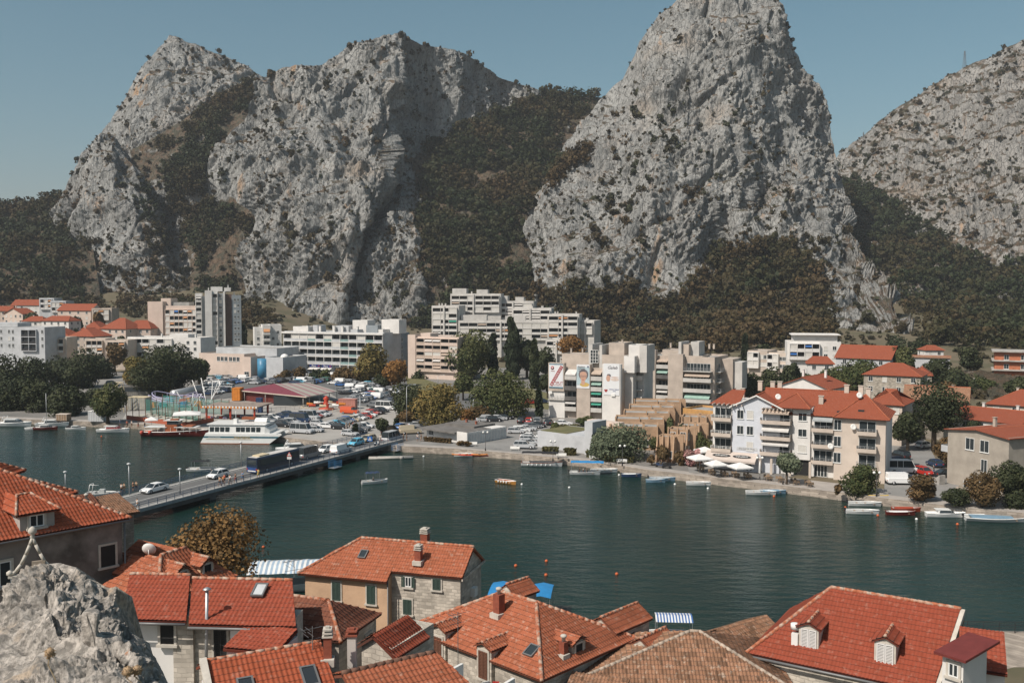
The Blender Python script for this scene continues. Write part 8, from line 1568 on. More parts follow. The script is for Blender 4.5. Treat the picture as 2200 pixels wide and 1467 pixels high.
for i,x in enumerate([-5.9,-4.7,-3.5,-2.3,.2,1.3,2.5,3.7,4.9]):b=MB();b.box(x-.45,x+.45,-.72,-.55,2.75,3.8);b.build('window',M_GLASS,cb)
for y in np.linspace(.4,5.2,6):b=MB();b.box(L/2-2.3,L/2-1.75,y-.35,y+.35,3.0,4.0);b.build('front_window',M_GLASS,cb)
b=MB();b.box(-L/2+1.6,L/2-2,-.8,6.3,4.3,4.45);b.build('roof_deck',M_HW,e);b=MB();b.box(-1.6,-.8,1.5,2.6,4.45,5.4);b.bar((-1.2,2,5.4),(-1.2,2,7.2),.09,6,0,.04);b.build('mast',M_HW,e)
b=MB();b.box(-.4,2.6,3.6,5.2,5.0,5.5);b.build('life_raft_box',M_AF,e);b=MB();b.loft([[(x,3.2+1.4*cos(a),4.45+1.1*sin(a)) for a in np.linspace(0,pi,9)] for x in (3.2,6.0)],0,True,True);b.build('arched_canopy',M_HW,e)
# red excursion boat
e=bsite('excursion_boat',374,937,-.05,'long dark red excursion boat with white canopies at the far quay');L=15.5;hull(L,3.6,1.15,e,HM['maroon'],M_TEAK,bow=.5,rim=M_HW,deck=True)
b=MB();b.box(-6.6,-1.2,-1.5,1.5,2.3,2.4);b.box(.6,6.0,-1.5,1.5,2.3,2.42);b.build('canopy',M_HW,e);b=MB();b.box(-1.6,1.2,-1.3,1.3,1.1,3.0);b.build('wheelhouse',M_TEAK,e);b=MB();b.box(-1.2,1.6,-1.2,1.2,3.0,3.9);b.build('wheelhouse_windows',M_GLASS,e);b=MB();b.box(-2.0,2.2,-1.5,1.5,3.9,4.0);b.build('wheelhouse_roof',M_HW,e)
for x in np.linspace(-6.5,6,9):
 for s in (-1.45,1.45):b=MB();b.bar((x,s,1.1),(x,s,2.3),.035,4);b.build('canopy_post',M_HW,e)
b=MB();b.box(2.6,5.0,-1.2,1.2,2.43,2.75);b.box(-.4,1.5,-1.2,-.2,4.0,4.3);b.build('benches',M_AF,e)
for x in (-7.2,-5.2):b=MB();b.lathe([(.05,-.5),(.4,-.3),(.4,.3),(.05,.5)],10,(x,-1.6,1.1));b.build('fender',mat('red_fender',(.5,.08,.05),.5),e)
fender(e,2.2,-1.9,.9)
e=bsite('inflatable_boat',222,1064,.05,'white rigid inflatable boat with radar arch beyond the near end of the bridge');hull(5.4,2.2,.5,e,M_HW,M_IN,bow=.2);b=MB()
for s in (-1,1):b.bar((-2.2,s*.8,.5),(-1.9,s*.8,2.0),.06);
b.bar((-1.9,-.8,2.0),(-1.9,.8,2.0),.06);b.bar((-1.9,-.8,2.0),(-.4,-.8,1.9),.05);b.build('arch',M_HW,e);b=MB();b.box(-.6,.3,-.4,.4,.3,1.1);b.box(-1.8,-1.2,-.6,.6,.3,.7);b.build('console',M_IN,e)
e=rowboat(438,1012,6.3,-.02,'white','white open boat under a long dark bimini beyond the bridge',True,can=M_BLKC)
rowboat(804,1038,4.6,.35,'white','small white motorboat with dark blue bimini crossing the river',True,can=mat('navy_canvas',(.03,.05,.1),.8))
e=rowboat(1087,1038,4.2,-.62,'orange','orange varnished wooden boat with red interior moored in mid river',inner=M_TEAK,rim=M_HW)
for k in range(4):fender(e,-1.2+.6*k,-.72,.35)
e=bsite('kayak_barge',995,980,-.05,'white dinghy carrying orange kayaks by the quay steps');hull(3.8,1.5,.5,e)
def kayak(px,py,z,rz,m,lab,grp='orange kayaks stacked by the quay'):
 p=G(px,py,z);e=empty('kayak',p,rz);tag(e,lab,'kayak',grp);b=MB();b.loft([[(x,w*cos(a),.14+.14*sin(a)+lift) for a in np.linspace(0,2*pi,9)[:-1]] for x,w,lift in ((-1.7,.04,.12),(-1.1,.26,.03),(0,.34,0),(1.1,.26,.03),(1.7,.04,.12))],0);b.build('shell',m,e);b=MB();b.lathe([(.3,.0),(.26,.03)],12,(0,0,.27));b.build('cockpit',M_DARK,e);return e
MK=[mat('orange_kayak',(.6,.2,.04),.4),mat('red_kayak',(.55,.07,.04),.4),mat('yellow_kayak',(.6,.4,.06),.4)]
kayak(988,978,-.72,.0,MK[0],'orange kayak on top of the white dinghy, left one');kayak(1002,979,-.70,-.05,MK[1],'red kayak on top of the white dinghy, right one');kayak(1030,978,-.6,-.05,MK[0],'upper orange kayak right of the white dinghy');kayak(1032,981,-.95,-.05,MK[1],'lower red kayak right of the white dinghy')
for k in range(3):kayak(1886,1075-4*k,-.85+.3*k,-.08,MK[(2,0,2)[k]],['bottom yellow kayak of the stack at the right quay','middle orange kayak of the stack at the right quay','top yellow kayak of the stack at the right quay'][k])
e=bsite('wooden_boat',1163,1001,-.12,'white traditional wooden boat with long black canopy and red trim');hull(8.0,2.5,.75,e,M_HW,M_IN,bow=.3,rim=M_AF);bimini(e,-3.8,3.4,2.2,2.7,M_BLKC,.05,.7)
for k in range(6):fender(e,-2.6+.9*k,-1.2,.45)
rowboat(1297,1014,5.0,0,'white','tall white bowed boat tucked behind the blue canopied one');e=rowboat(1256,1019,5.6,-.1,'white','white boat full of passengers under a bright blue canopy',True);bimini(e,-2.6,3.6,2.3,2.4,M_TARP,.05)
for px,py,L,rz,hc,lab,mo,cov in [(1356,1024,3.6,-.2,'navy','small rowing boat with navy hull and white deck by the quay',False,M_HW),(1422,1032,4.6,-.15,'blue','pale blue rowing boat with outboard, third from the kayaks',True,None),(1408,1036,3.4,-.1,'blue','flat blue skiff nosed against the pale blue rowing boat',False,None),(1500,1042,4.2,-.15,'white','white rowing boat moored before the cafe parasols',False,None),(1634,1062,4.9,-.12,'white','white rowing boat in front of the blue one below the apartment house',False,None),(1660,1060,4.2,-.12,'blue','blue rowing boat behind the white one below the apartment house',False,HM['blue']),(1857,1086,5.0,-.12,'white','white rowing boat right below the kayak stack',True,None),(1934,1106,4.2,-.15,'maroon','maroon and white rowing boat right of the inflatable',False,M_HW),(1946,1098,4.2,-.15,'red','red covered rowing boat against the right quay',False,HM['red']),(2140,1118,9.0,-.18,'white','long white open boat with blue stripe at the right edge',True,HM['blue'])]:rowboat(px,py,L,rz,hc,lab,mo,cover=cov)
rowboat(1852,1103,4.8,-.15,'white','white inflatable dinghy floating off the quay below the kayak stack',True);cruiser(2030,1110,5.6,-.12,'white cabin boat with small wheelhouse near the right end of the quay')
# near bank boats
G2='boats moored along the old town quay'
e=bsite('tour_boat',645,1266,.1,'tour boat with scalloped blue and white striped awning behind the peach house',group=G2);hull(8,2.8,.9,e,M_HW,M_IN,rim=M_HW)
b=MB();n=40;rows=[[(-5.6+11.2*i/n,y,2.9+.5*math.sin(pi*(y+2)/4)+.07*(i % 8)/8) for y in (-2.6,-1,0,1.4,2.6)] for i in range(n+1)];vs=[q for r in rows for q in r]
for i in range(n):b.add([*rows[i],*rows[i+1]],[(k,5+k,6+k,k+1) for k in range(4)],i % 2)
b.build('awning',[M_HW,mat('awning_stripe_blue',(.32,.42,.52),.7)],e);b=MB()
for x in (-5,-1.5,2,5):
 for s in (-1.9,1.9):b.bar((x,s,.6),(x,s,2.9),.04,5)
b.build('awning_posts',M_STEEL,e)
e=bsite('tarpaulin_shelter',1128,1345,-.12,'bright blue tarpaulin shelter over a boat behind the centre roof',group=G2);e.location=(*gxy(1120,97)[:2],WZ);bimini(e,-3.3,3.3,4.6,2.95,M_TARP,.22,.4);hull(7,2.6,.8,e)
e=bsite('awning_boat',1448,1400,-.08,'white boat with blue and white striped awning beside the mottled roof',group=G2);e.location=(*gxy(1450,90)[:2],WZ);hull(6,2.4,.8,e);b=MB()
for i in range(24):b.add([(-1.7+3.6*i/24,y,z) for y,z in ((-1.1,2.4),(0,2.75),(1.1,2.6))]+[(-1.7+3.6*(i+1)/24,y,z) for y,z in ((-1.1,2.4),(0,2.75),(1.1,2.6))],[(0,3,4,1),(1,4,5,2)],i % 2)
b.build('awning',[M_HW,mat('awning_deep_blue',(.06,.14,.35),.7)],e);b=MB()
for x in (-1.6,1.8):
 for s in (-1.05,1.05):b.bar((x,s,.6),(x,s,2.45),.03,5)
b.build('awning_posts',M_STEEL,e);e=bsite('covered_boat',1604,1420,1.2,'grey covered boat hull showing between mottled roof and big red roof',group=G2);e.location=(*gxy(1605,89)[:2],WZ);hull(4.5,2,.9,e);b=MB();b.loft([[(-2,y,1.0+z) for y,z in ((-.8,0),(0,.5),(.8,0))],[(1.4,y,1.1+z) for y,z in ((-.6,0),(0,.4),(.6,0))]],0,True,False);b.build('cover',M_IN,e)
def buoy(px,py,c,lab,r=.22):
 p=G(px,py,WZ);e=MB();e.lathe([(.03,-r),(r*.8,-r*.6),(r,0),(r*.8,r*.6),(.04,r)],10);o=e.build('mooring_buoy',mat('orange_buoy',(.55,.12,.04),.5) if c=='orange' else M_HW);o.location=(p.x,p.y,WZ+.08);tag(o,lab,'buoy','mooring buoys')
for px,py,c,lab in [(1108,1216,'orange','orange buoy in open water above the blue tarpaulin, leftmost of three'),(1174,1206,'orange','orange buoy farthest up of the three in open water'),(1173,1236,'orange','orange buoy lowest of the three in open water'),(1325,1234,'orange','lone orange buoy in the middle of the near water'),(218,938,'orange','red-orange buoy floating below the cabin boat with red side'),(1121,1041,'white','pale buoy beside the orange wooden boat'),(1223,1048,'white','white buoy in open water right of the orange boat'),(1330,1021,'white','pale buoy just left of the navy rowing boat'),(1450,1041,'white','pale buoy at the bow of the pale blue rowing boat'),(1521,1050,'white','pale buoy right of the white boat before the parasols'),(1663,1067,'orange','small orange-white buoy below the paired rowing boats'),(1816,1091,'orange','red buoy left of the white boats at the kayak stack'),(1886,1108,'orange','red buoy between inflatable and maroon boat'),(1969,1116,'white','pale buoy left of the white cabin boat'),(2057,1127,'orange','tiny red buoy right of the white cabin boat'),(910,981,'white','white buoy near the quay right of the floating beams'),(566,1176,'orange','dark small float beyond the brown tree')]:buoy(px,py,c,lab)
# ==== people
def skin(name,pts,edges,rad,m,parent,sub=1):
 me=bpy.data.meshes.new(name);me.from_pydata(pts,edges,[]);o=bpy.data.objects.new(name,me);COL.objects.link(o);md=o.modifiers.new('s','SKIN')
 for i,v in enumerate(me.skin_vertices[0].data):v.radius=(rad[i][0],rad[i][1]) if isinstance(rad[i],tuple) else (rad[i],rad[i]);v.use_root=(i==0)
 sb=o.modifiers.new('d','SUBSURF');sb.levels=sub;sb.render_levels=sub;bpy.context.view_layer.update()
 r=bpy.data.meshes.new_from_object(o.evaluated_get(bpy.context.evaluated_depsgraph_get()));bpy.data.objects.remove(o);r.polygons.foreach_set('use_smooth',[True]*len(r.polygons));return r
def fig(pose):
 s=.22 if pose=='walk' else .04;a=.18 if pose=='walk' else .03
 P=[(0,0,.95),(0,0,1.15),(0,.0,1.38),(0,0,1.50),(0,.01,1.60),(0,.01,1.72)];R=[(.15,.11),(.13,.10),(.16,.10),.055,.085,.075];E=[(0,1),(1,2),(2,3),(3,4),(4,5)]
 for sd in (-1,1):
  k=len(P);f=sd*s;P +=[(sd*.09,0,.88),(sd*.10,f*.6+.03,.50),(sd*.10,f-.04,.09),(sd*.10,f+.12,.04)];R +=[.085,.06,.04,.035];E +=[(0,k),(k,k+1),(k+1,k+2),(k+2,k+3)]
  k=len(P);P +=[(sd*.19,0,1.40),(sd*.23,-sd*a*.5,1.14),(sd*.22,-sd*a+.08,.90),(sd*.21,-sd*a+.12,.80)];R +=[.05,.04,.03,.03];E +=[(2,k),(k,k+1),(k+1,k+2),(k+2,k+3)]
 sh=([(0,0,1.0),(0,0,1.2),(0,0,1.40),(-.19,0,1.41),(-.23,a*.4,1.2),(.19,0,1.41),(.23,-a*.4,1.2)],[(0,1),(1,2),(2,3),(3,4),(2,5),(5,6)],[(.17,.13),(.155,.12),(.17,.115),.065,.055,.065,.055])
 tr=([(0,0,.97),(-.09,0,.88),(-.1,-s*.5,.55),(.09,0,.88),(.1,s*.5,.55)],[(0,1),(1,2),(0,3),(3,4)],[(.165,.125),.1,.085,.1,.085])
 ha=([(0,-.03,1.62),(0,-.02,1.74)],[(0,1)],[.095,.075])
 return [skin('body',P,E,R,None,None),skin('shirt',*sh,None,None),skin('shorts',*tr,None,None),skin('hair',*ha,None,None)]
FG={k:fig(k) for k in ('stand','walk')}
CL={'white':(.7,.69,.66),'dark':(.03,.03,.035),'yellow':(.6,.48,.12),'blue':(.05,.22,.45),'red':(.5,.06,.04),'beige':(.5,.38,.26),'orange':(.55,.22,.06)}
def person(px,py,z,rz,pose,top,bot,label,grp=None,sc=1.0):
 p=G(px,py,z);e=empty('person',p,rz);tag(e,label,'person',grp);e.scale=(sc,)*3
 for me,nm,m in zip(FG[pose],('body','shirt','shorts','hair'),(mat('tanned_skin',(.34,.19,.12),.6,var=.05),mat('cloth_'+top,CL[top],.85,var=.05),mat('cloth_'+bot,CL[bot],.85,var=.05),mat('dark_hair',(.03,.02,.015),.6,var=0))):
  q=me.copy();link(nm,q,m,e)
PG='people walking on the bridge pavements'
for a in [(261,1060,'stand','white','dark','person in white top and dark shorts, leftmost on the far bridge pavement'),(267,1059,'stand','beige','beige','person in beige clothes beside the leftmost walker on the far bridge pavement'),(286,1056,'stand','dark','dark','person in dark clothes right of the far pavement lamp'),(293,1055,'stand','beige','dark','person in beige top right of the darkly dressed one by the lamp'),(295,1094,'walk','white','white','person in white walking alone on the near pavement of the bridge'),(472,1044,'walk','beige','dark','person in cream top leading the group on the near bridge pavement'),(479,1043,'walk','orange','orange','person in orange clothes in the bridge group'),(482,1039,'stand','red','dark','person in red top in the middle of the bridge group'),(494,1040,'walk','white','beige','person in white shirt and hat behind the bridge group'),(506,1037,'walk','dark','red','person in dark top and red shorts near the bus'),(521,1033,'walk','blue','blue','person in bright blue just behind the bus'),(555,1027,'walk','yellow','yellow','person in yellow on the near pavement beside the bus'),(817,950,'walk','white','white','person in white crossing at the far end of the bridge')]:person(a[0],a[1],.62,BROT-pi/2,*a[2:],PG)
QG='people on the quay'
for a in [(258,914,'stand','blue','blue','person in light blue on the quay right of the cabin boat'),(273,918,'walk','red','dark','person in red top on the quay, left of the red barrier'),(283,918,'stand','white','dark','person in white top on the quay before the red barrier'),(297,920,'walk','dark','red','person in dark top on the quay left of the red parasol'),(311,921,'walk','dark','blue','person in dark top and blue shorts nearest the excursion boat'),(744,924,'walk','white','white','person in white among the parked cars'),(751,923,'stand','beige','dark','person in beige among the parked cars'),(759,921,'stand','red','red','person in red standing among the parked cars'),(897,948,'walk','white','blue','person in white by the flat roofed shed hedge, left one'),(905,948,'walk','dark','beige','person in dark top by the flat roofed shed hedge, right one'),(867,947,'stand','beige','dark','person in beige at the bridge corner, left one'),(874,947,'stand','dark','dark','person in dark clothes at the bridge corner, right one'),(1004+1,990,'x',0,0,0)][:-1]:person(a[0],a[1],.03,random.uniform(0,6),*a[2:],QG)
for k,(x,y,c) in enumerate([(1245,1018,'dark'),(1253,1018,'white'),(1261,1019,'dark'),(802,1037,'white')]):person(x,y,-1.15,1.5,'stand',c,'dark',['passenger in dark top under the blue canopy, left one','passenger in white top under the blue canopy','passenger in dark top under the blue canopy, right one','person steering the small motorboat under the dark bimini'][k],'people in boats',.75)
person(2006,1020,.03,1,'stand','dark','blue','person standing beside the red car in the lane')
# ==== cafe terrace
def parasol(px,py,r,h,lab,closed=False,z=.02,grp='white parasols of the waterfront cafe'):
 p=G(px,py,z);e=empty('parasol',p,.3);tag(e,lab,'parasol',grp);b=MB();b.bar((0,0,0),(0,0,h),.04,6);b.build('pole',M_STEEL,e);b=MB()
 if closed:b.lathe([(.05,h-2.3),(.22,h-2.1),(.17,h-.6),(.04,h)],10)
 else:
  c=[(r*x,r*y,h-.75) for x,y in ((-1,-1),(1,-1),(1,1),(-1,1))];b.add(c+[(0,0,h)],[(0,1,4),(1,2,4),(2,3,4),(3,0,4)]);d=[(x,y,z_-.22) for x,y,z_ in c];b.add(c+d,[(i,4+i,4+(i+1) % 4,(i+1) % 4) for i in range(4)])
 b.build('canopy',mat('white_canvas',(.68,.67,.65),.8,var=.04),e)
for a in [(1503,1015,1.8,3.5,'white parasol at the left end, nearest the oleander'),(1514,1000,1.6,3.7,'rear white parasol half hidden behind the left end one'),(1538,1024,1.6,3.1,'white parasol in the middle of the front row'),(1590,1030,1.7,3.1,'right white parasol of the front row')]:parasol(*a)
parasol(1632,1031,1,3.4,'closed white parasol at the right end of the cafe',True);parasol(402,916,3.2,4.0,'wide white tent canopy on the quay behind the red excursion boat',grp='tents');parasol(326,917,1.5,2.6,'small tent canopy on the quay before the green nets',grp='tents')
def table(px,py,lab,k):
 p=G(px,py-6,.02);e=empty('cafe_table',p,.2*k);tag(e,lab,'table','cafe tables on the promenade');b=MB();b.box(-.6,.6,-.4,.4,.70,.75);b.build('tabletop',M_WOOD,e)
 for x in (-.5,.5):
  for y in (-.3,.3):b=MB();b.box(x-.03,x+.03,y-.03,y+.03,0,.70);b.build('leg',M_BLACK,e)
 for j,(dx,dy,r) in enumerate([(-.3,-.75,pi),(.3,-.75,pi),(-.3,.75,0),(.3,.75,0)]):
  plastic_chair((p.x+dx,p.y+dy,.02),r,['near left','near right','far left','far right'][j]+' chair at the '+lab,mat('wicker_brown',(.26,.19,.13),.8,var=.15),'cafe_chair','cafe chairs on the promenade')
for k,(x,y,l) in enumerate([(1505,1018,'wooden table under the left end parasol'),(1530,1026,'wooden table left of the middle parasol pole'),(1556,1029,'wooden table right of the middle parasol pole'),(1580,1031,'wooden table left of the right parasol pole'),(1606,1034,'wooden table right of the right parasol pole'),(1650,1037,'wooden table just beyond the closed parasol'),(1676,1041,'wooden table before the olive tree'),(1708,1046,'wooden table before the garage mouth'),(1738,1050,'rightmost wooden table on the promenade')]):table(x,y,l,k)
def bench(px,py,lab):
 p=G(px,py,.02);e=empty('bench',p,-.1);tag(e,lab,'bench','white benches on the promenade')
 b=MB();b.box(-1,1,-.2,.25,.42,.47);b.build('seat',M_WHITE,e);b=MB();b.box(-1,1,.26,.31,.5,.9);b.build('backrest',M_WHITE,e)
 for x in (-.8,.8):b=MB();b.box(x-.05,x+.05,-.18,.24,0,.42);b.build('leg',M_CONC,e)
for a in [(1015,958,'white bench at the corrugated shed corner'),(1206,983,'white bench between the clipped hedge blocks'),(1277,988,'white bench left of the long hedge'),(1336,996,'white bench before the long hedge'),(1106,968,'white bench at the side car park edge')]:bench(*a)
for px,py,c,l in [(1418,1003,'navy','dark blue scooter parked by the ochre houses, left one'),(1432,1006,'black','black scooter parked by the ochre houses, right one')]:
 p=G(px,py,.02);motorcycle(p,-.3,l,c,'parked scooters')
# ==== striped pavilion and funfair
def PV(px,py,z):return G(px,py,z)
L_,F_,R_,K_=PV(513,838,3.3),PV(658,852,3.3),PV(726,840,3.3),PV(590,824,3.9);e=empty('striped_pavilion',(0,0,0));tag(e,'long low pavilion with magenta and grey striped sloping roof in the car park','pavilion')
M_MAG=mat('magenta_roof',(.21,.05,.07),.7,var=.1);M_STR=mat('grey_roof_strip',(.33,.31,.27),.8,var=.1)
b=MB();U1=F_.lerp(K_,.0);b.quad(L_,F_,K_,K_,0) if False else b.add([L_,F_,K_],[(0,1,2)],0);n=12
K2=PV(665,822,3.9)
for i in range(n):t0,t1=i/n,(i+1)/n;b.add([F_.lerp(R_,t0),F_.lerp(R_,t1),K_.lerp(K2,t1),K_.lerp(K2,t0)],[(0,1,2,3)],1+(i % 3==1))
b.add([L_-Vector((0,0,.3)),F_-Vector((0,0,.3)),R_-Vector((0,0,.3)),K2-Vector((0,0,.3)),K_-Vector((0,0,.3))],[(4,3,2,1,0)],3)
for a,c in ((L_,F_),(F_,R_),(K_,L_),(R_,K2),(K2,K_)):b.add([a,c,c-Vector((0,0,.3)),a-Vector((0,0,.3))],[(3,2,1,0)],3)
b.build('roof',[M_MAG,M_STR,mat('rose_roof_strip',(.30,.17,.18),.8),M_CREAM],e)
b=MB()
for a,c in ((L_,F_),(F_,R_),(L_,K_),(K2,R_)):
 for t in (.08,.4,.7,.95):p=a.lerp(c,t);b.bar((p.x,p.y+.6,0),(p.x,p.y+.6,p.z-.3),.12,6)
b.build('columns',M_CONC,e);p0,p1=L_.lerp(F_,.02),L_.lerp(F_,.52);b=MB();b.add([(p0.x,p0.y+1.5,0),(p1.x,p1.y+1.5,0),(p1.x,p1.y+1.5,3),(p0.x,p0.y+1.5,3),(p0.x+4,p0.y+9,0),(p1.x+5,p1.y+9,0),(p1.x+5,p1.y+9,3),(p0.x+4,p0.y+9,3)],[(0,1,2,3),(1,5,6,2),(4,0,3,7),(5,4,7,6)]);b.build('maroon_wall',mat('maroon_wall',(.12,.025,.02),.8),e)
b=MB();b.add([(F_.x-11,F_.y+6,0),(F_.x-1,F_.y+5,0),(F_.x-1,F_.y+5,2.9),(F_.x-11,F_.y+6,2.9)],[(0,1,2,3)]);b.build('dark_interior',M_GLASS,e)
M_FO=mat('fair_orange',(.58,.20,.03),.6);M_FB=mat('fair_blue',(.04,.16,.40),.5);M_FR=mat('fair_red',(.48,.06,.03),.5);M_FC=mat('fair_cream',(.6,.5,.33),.6);M_TQ=mat('fair_turquoise',(.08,.36,.42),.6);M_LIL=mat('fair_lilac',(.42,.40,.55),.5)
def fbox(px,py,w,d,h,m,name,lab,cat,rz=-.1,detail=None,group='funfair on the left quay'):
 p=G(px,py);e=empty(name,(p.x,p.y,.03),rz);tag(e,lab,cat,group);b=MB();b.box(-w/2,w/2,0,d,.15,h);b.build('body',m,e);b=MB()
 for x in np.linspace(-w/2+.15,w/2-.15,max(3,int(w/.6))):b.box(x-.04,x+.04,-.05,-.001,.2,h-.05)
 b.box(-w/2-.05,w/2+.05,-.06,d+.05,h+.001,h+.12);b.build('trim',detail or m,e);return e
fbox(331,846,8.5,3,3.0,M_FO,'orange_container','orange slatted container under the dark grove','container');fbox(507,862,2.6,3,3.9,M_FO,'orange_kiosk','orange box at the left end of the striped pavilion','kiosk');fbox(294,882,5.4,3.5,3.6,mat('fair_grey',(.3,.3,.28),.8),'ticket_kiosk','grey ticket kiosk with cream roof in the funfair','kiosk',detail=M_FC);fbox(206,907,4.2,2.6,2.7,M_GWALL,'white_kiosk','white framed kiosk with dark side on the left quay','kiosk',detail=M_WHITE);fbox(132,905,3,2,1.7,M_WOOD,'wooden_stall','little wooden stall with beige canopy on the left quay','stall',detail=M_CREAM);fbox(875,878,.01+2.6,2,2.2,M_TQ,'recycling_bin','small turquoise bin by the street bend','bin',group='street furniture')
e=fbox(289,852,9.5,2.5,3.2,mat('coach_grey',(.2,.19,.17),.4),'parked_coach','dark windowed coach parked left of the orange container','coach',rz=0,group='vehicles by the funfair');b=MB();b.box(-4.6,4.6,-.08,-.01,1.6,2.9);b.build('windows',M_GLASS,e)
e=fbox(745,879,5,2.4,2.7,mat('fair_pink',(.45,.2,.16),.6),'ride_wagon','pink painted ride wagon beside the red carousel','wagon')
# green net court
A=G(272,901);Bq=G(400,917);Cq=G(459,906);e=empty('net_court',(0,0,.03));tag(e,'trampoline court fenced by green nets and brown posts on the left quay','net court','funfair on the left quay');Aq=A+Vector((2,20,0));Bb=Aq+(Bq-A);b=MB();q=MB()
for a,c,n in ((A,Bq,9),(Bq,Cq,4),(A.lerp(Aq,.5),Bq.lerp(Bb,.35),9),(Aq,Cq+Vector((1,10,0)),9)):
 for i in range(n+1):p=a.lerp(c,i/n);b.bar((p.x,p.y,0),(p.x,p.y,4.6),.09,5)
b.build('posts',mat('brown_posts',(.16,.08,.05),.7),e)
nm=bpy.data.materials.new('green_net');nm.use_nodes=True;nt=nm.node_tree;tr=nt.nodes.new('ShaderNodeBsdfTransparent');ms=nt.nodes.new('ShaderNodeMixShader');ms.inputs[0].default_value=.42;nt.nodes['Principled BSDF'].inputs['Base Color'].default_value=rgb((.05,.20,.16));nt.links.new(tr.outputs[0],ms.inputs[1]);nt.links.new(nt.nodes['Principled BSDF'].outputs[0],ms.inputs[2]);nt.links.new(ms.outputs[0],nt.nodes['Material Output'].inputs[0])
for a,c in ((A.lerp(Aq,.5),Bq.lerp(Bb,.35)),(Aq,Cq+Vector((1,10,0)))):q.quad((a.x,a.y,.4),(c.x,c.y,.4),(c.x,c.y,4.2),(a.x,a.y,4.2))
q.build('nets',nm,e);b=MB()
for a,c in ((A,Bq),(Bq,Cq)):b.add([(a.x,a.y-.1,0),(c.x,c.y-.1,0),(c.x,c.y-.1,1.1),(a.x,a.y-.1,1.1),(a.x,a.y+.1,0),(c.x,c.y+.1,0),(c.x,c.y+.1,1.1),(a.x,a.y+.1,1.1)],[(0,1,2,3),(7,6,5,4),(3,2,6,7)])
b.build('barrier',mat('brick_red_barrier',(.36,.10,.055),.8,var=.1),e);b=MB()
for i in range(7):
 for j in range(2):p=A.lerp(Bq,(i+.7)/8)+Vector((1+j,3+6*j,0));b.box(p.x-1.7,p.x+1.5,p.y,p.y+4.2,.5,.6)
b.build('trampolines',mat('pale_trampoline',(.42,.40,.34),.8),e)
# bumper ride with chequered roof
p=G(492,905);e=empty('bumper_ride',(p.x,p.y,.03),-.12);tag(e,'bumper ride with white and orange chequered canopy edge and red columns','fair ride','funfair on the left quay');b=MB();b.box(-7.5,7.5,0,11,3.4,3.7);b.build('roof',mat('ride_roof',(.3,.24,.2),.8,var=.3,scale=1),e);b=MB()
for i in range(34):b.box(-7.6+15.2*i/34,-7.6+15.2*(i+1)/34,-.12,-.001,3.25+.22*(i % 2),3.8+.1*(i % 2),i % 2)
b.build('chequered_edge',[M_FO,M_WHITE],e);b=MB()
for x in (-6.5,0,6.5):
 for y in (1,10):b.bar((x,y,0),(x,y,3.4),.22,6,0,.34)
b.build('columns',M_FR,e);b=MB();b.box(-8,8,-.8,11.5,0,.3);b.build('platform',M_CONC,e);r=random.Random(4)
for k in range(12):
 b=MB();x,y=-6.6+k*1.15,2+r.random()*4;b.loft([[(x-.6,y-.4,.4),(x+.6,y-.4,.4),(x+.6,y+.4,.4),(x-.6,y+.4,.4)],[(x-.5,y-.3,.9),(x+.3,y-.3,.8),(x+.3,y+.3,.8),(x-.5,y+.3,.9)]],0,True,False);b.build('bumper_car',(M_FR,M_LIL,M_WHITE)[k % 3],e)
# bungee frame, coaster, carousel, tower
def tubes(name,lab,cat,segs,m,r=.12,parts='poles'):
 e=empty(name,(0,0,.03));tag(e,lab,cat,'funfair on the left quay');b=MB()
 for a,c in segs:b.bar(a,c,r,5)
 b.build(parts,m,e);return e
def T(px,py,d):return at(px,py,d)
tubes('bungee_frame','cluster of tall leaning white poles of a bungee ride','fair ride',[(G(443,866),T(432,812,290)),(G(452,866),T(470,815,296)),(G(448,868),T(478,818,290)),(G(410,880),T(415,845,268)),(G(408,884),T(434,846,268)),(G(395,868),T(380,842,278)),(G(430,862),T(413,817,300)),(G(454,860),T(457,817,305))],M_WHITE)
e=tubes('roller_coaster','tangle of lilac and white tubes of a small roller coaster','fair ride',[],M_LIL);r=random.Random(9);cc=G(366,874)
b=MB()
for lv in range(3):
 n=26;pts=[(cc.x+(8.5-lv)*cos(2*pi*i/n),cc.y+4+(6.5-lv)*sin(2*pi*i/n),1.4+.9*lv+.8*sin(4*pi*i/n+lv)) for i in range(n+1)]
 for a,c in zip(pts[:-1],pts[1:]):b.bar(a,c,.1,5);b.bar((a[0],a[1]-.5,a[2]),(c[0],c[1]-.5,c[2]),.07,5)
 for a in pts[::3]:b.bar((a[0],a[1],0),a,.08,5)
b.build('track',M_LIL,e)
for x,y,m in ((-8,2,M_FB),(-2,-1,M_TQ),(4,-1.5,M_FB),(7.5,1,M_FO),(-5,-2,M_FO),(1,7,M_FR),(-5,12,M_TQ),(0,13,M_FO)):b=MB();b.loft([[(cc.x+x-1.2,cc.y+y,0),(cc.x+x+1.2,cc.y+y,0),(cc.x+x+1.2,cc.y+y+1.6,0),(cc.x+x-1.2,cc.y+y+1.6,0)],[(cc.x+x-.9,cc.y+y+.2,1.5),(cc.x+x+.9,cc.y+y+.2,1.5),(cc.x+x+.9,cc.y+y+1.4,1.5),(cc.x+x-.9,cc.y+y+1.4,1.5)]],0,True,False);b.build('booth',m,e)
b=MB();a,c=G(372,858),G(428,848);b.bar((a.x,a.y,1.6),(c.x,c.y,1.9),1.3,12);q=b.build('silver_tunnel',M_STEEL);tag(q,'silver ribbed inflatable tunnel behind the coaster tubes','tunnel','funfair on the left quay')
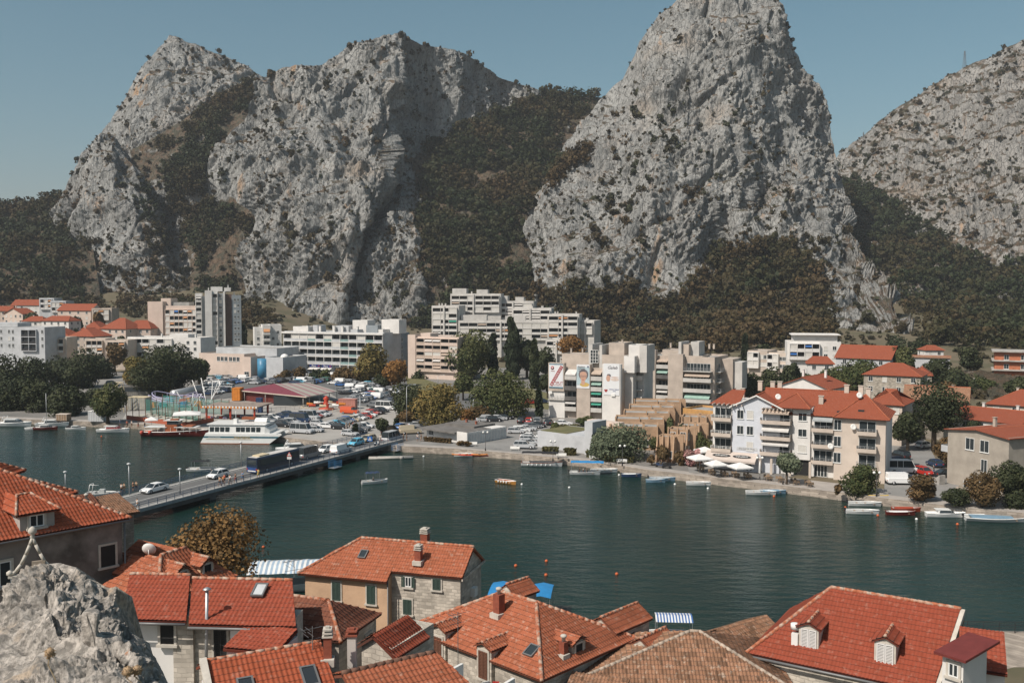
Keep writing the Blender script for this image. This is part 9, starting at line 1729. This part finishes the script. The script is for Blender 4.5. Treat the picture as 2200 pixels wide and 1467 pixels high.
tp=G(258,884);tubes('lattice_tower','narrow yellow lattice tower beside the free standing round tree','fair ride',[((tp.x+sx*1.6,tp.y+sy*1.2,0),(tp.x+sx*.7,tp.y+sy*.6,8.2)) for sx in (-1,1) for sy in (-1,1)]+[((tp.x-1.3+.1*k,tp.y-1,1.2*k),(tp.x+1.3-.1*k,tp.y-1,1.2*k+1)) for k in range(7)]+[((tp.x-1,tp.y,8.2),(tp.x+1,tp.y,8.2))],M_FC,.1)
p=G(698,882);e=empty('carousel',(p.x,p.y+2,.03));tag(e,'red and orange carousel with little planes inside a ring fence','carousel','funfair on the left quay');b=MB();b.lathe([(2.2,0),(2.2,.4),(.7,.6),(.9,2.0),(.5,2.6),(.9,3.2),(.2,3.9)],14);b.build('tower',M_FR,e)
for k in range(8):a=k*pi/4;x,y=4.6*cos(a),4.6*sin(a);b=MB();b.bar((0,0,2.0),(x,y,1.5+.5*(k % 2)),.08,4);b.loft([[(x-.9,y+.5*cos(t),1.6+.5*sin(t)) for t in np.linspace(0,2*pi,7)[:-1]],[(x+.9,y+.3*cos(t),1.6+.3*sin(t)) for t in np.linspace(0,2*pi,7)[:-1]]],0);b.build('plane_seat',(M_FO,M_FR,M_FC,M_WHITE)[k % 4],e)
b=MB()
for k in range(28):a=2*pi*k/28;c=2*pi*(k+1)/28;b.bar((7*cos(a),7*sin(a),0),(7*cos(a),7*sin(a),1.1),.05,4);b.bar((7*cos(a),7*sin(a),1.1),(7*cos(c),7*sin(c),1.1),.05,4)
b.build('fence',M_FC,e)
tubes('promenade_fence','long low post fence with globe lamps before the striped pavilion','fence',[(G(543+10*i,888-.8*i),G(543+10*i,888-.8*i)+Vector((0,0,1.3))) for i in range(14)]+[(G(543,888)+Vector((0,0,1.1)),G(673,877)+Vector((0,0,1.1)))],M_CONC,.07);fbox(556,887,1.6,1.2,4.0,mat('navy_box',(.03,.06,.14),.6),'control_box','tall dark blue box between bumper ride and striped pavilion','box')
# pylons on the far ridge
for px,py,d,h,l in [(2072,146,980,19,'lattice pylon standing on the far right mountain'),(1855,296,1015,8,'tiny mast on the left shoulder of the far right mountain')]:
 p=at(px,py,d);e=empty('lattice_pylon',(p.x,p.y,p.z-2));tag(e,l,'pylon');b=MB();s=h*.08
 for sx in (-1,1):
  for sy in (-1,1):b.bar((sx*s,sy*s,0),(sx*s*.2,sy*s*.2,h),.16,4)
 for k in range(6):w=s*(1-.13*k);b.bar((-w,-w,h*k/6),(w*.85,-w,h*(k+1)/6),.1,4);b.bar((w,-w,h*k/6),(-w*.85,-w,h*(k+1)/6),.1,4)
 b.bar((-s*1.3,0,h*.8),(s*1.3,0,h*.8),.15,4);b.build('lattice',M_GUT,e)
# ==== thin summer haze
b=MB();b.box(-2600,2600,-400,6500,-8,420);hz_=b.build('haze',bpy.data.materials.new('haze_air'));tag(hz_,'thin summer haze over the bay','haze',kind='stuff');m=hz_.data.materials[0];m.use_nodes=True;nt=m.node_tree;nt.nodes.remove(nt.nodes['Principled BSDF']);pv=nt.nodes.new('ShaderNodeVolumePrincipled');pv.inputs['Color'].default_value=(.85,.90,.95,1);pv.inputs['Density'].default_value=.0001;nt.links.new(pv.outputs[0],nt.nodes['Material Output'].inputs['Volume'])
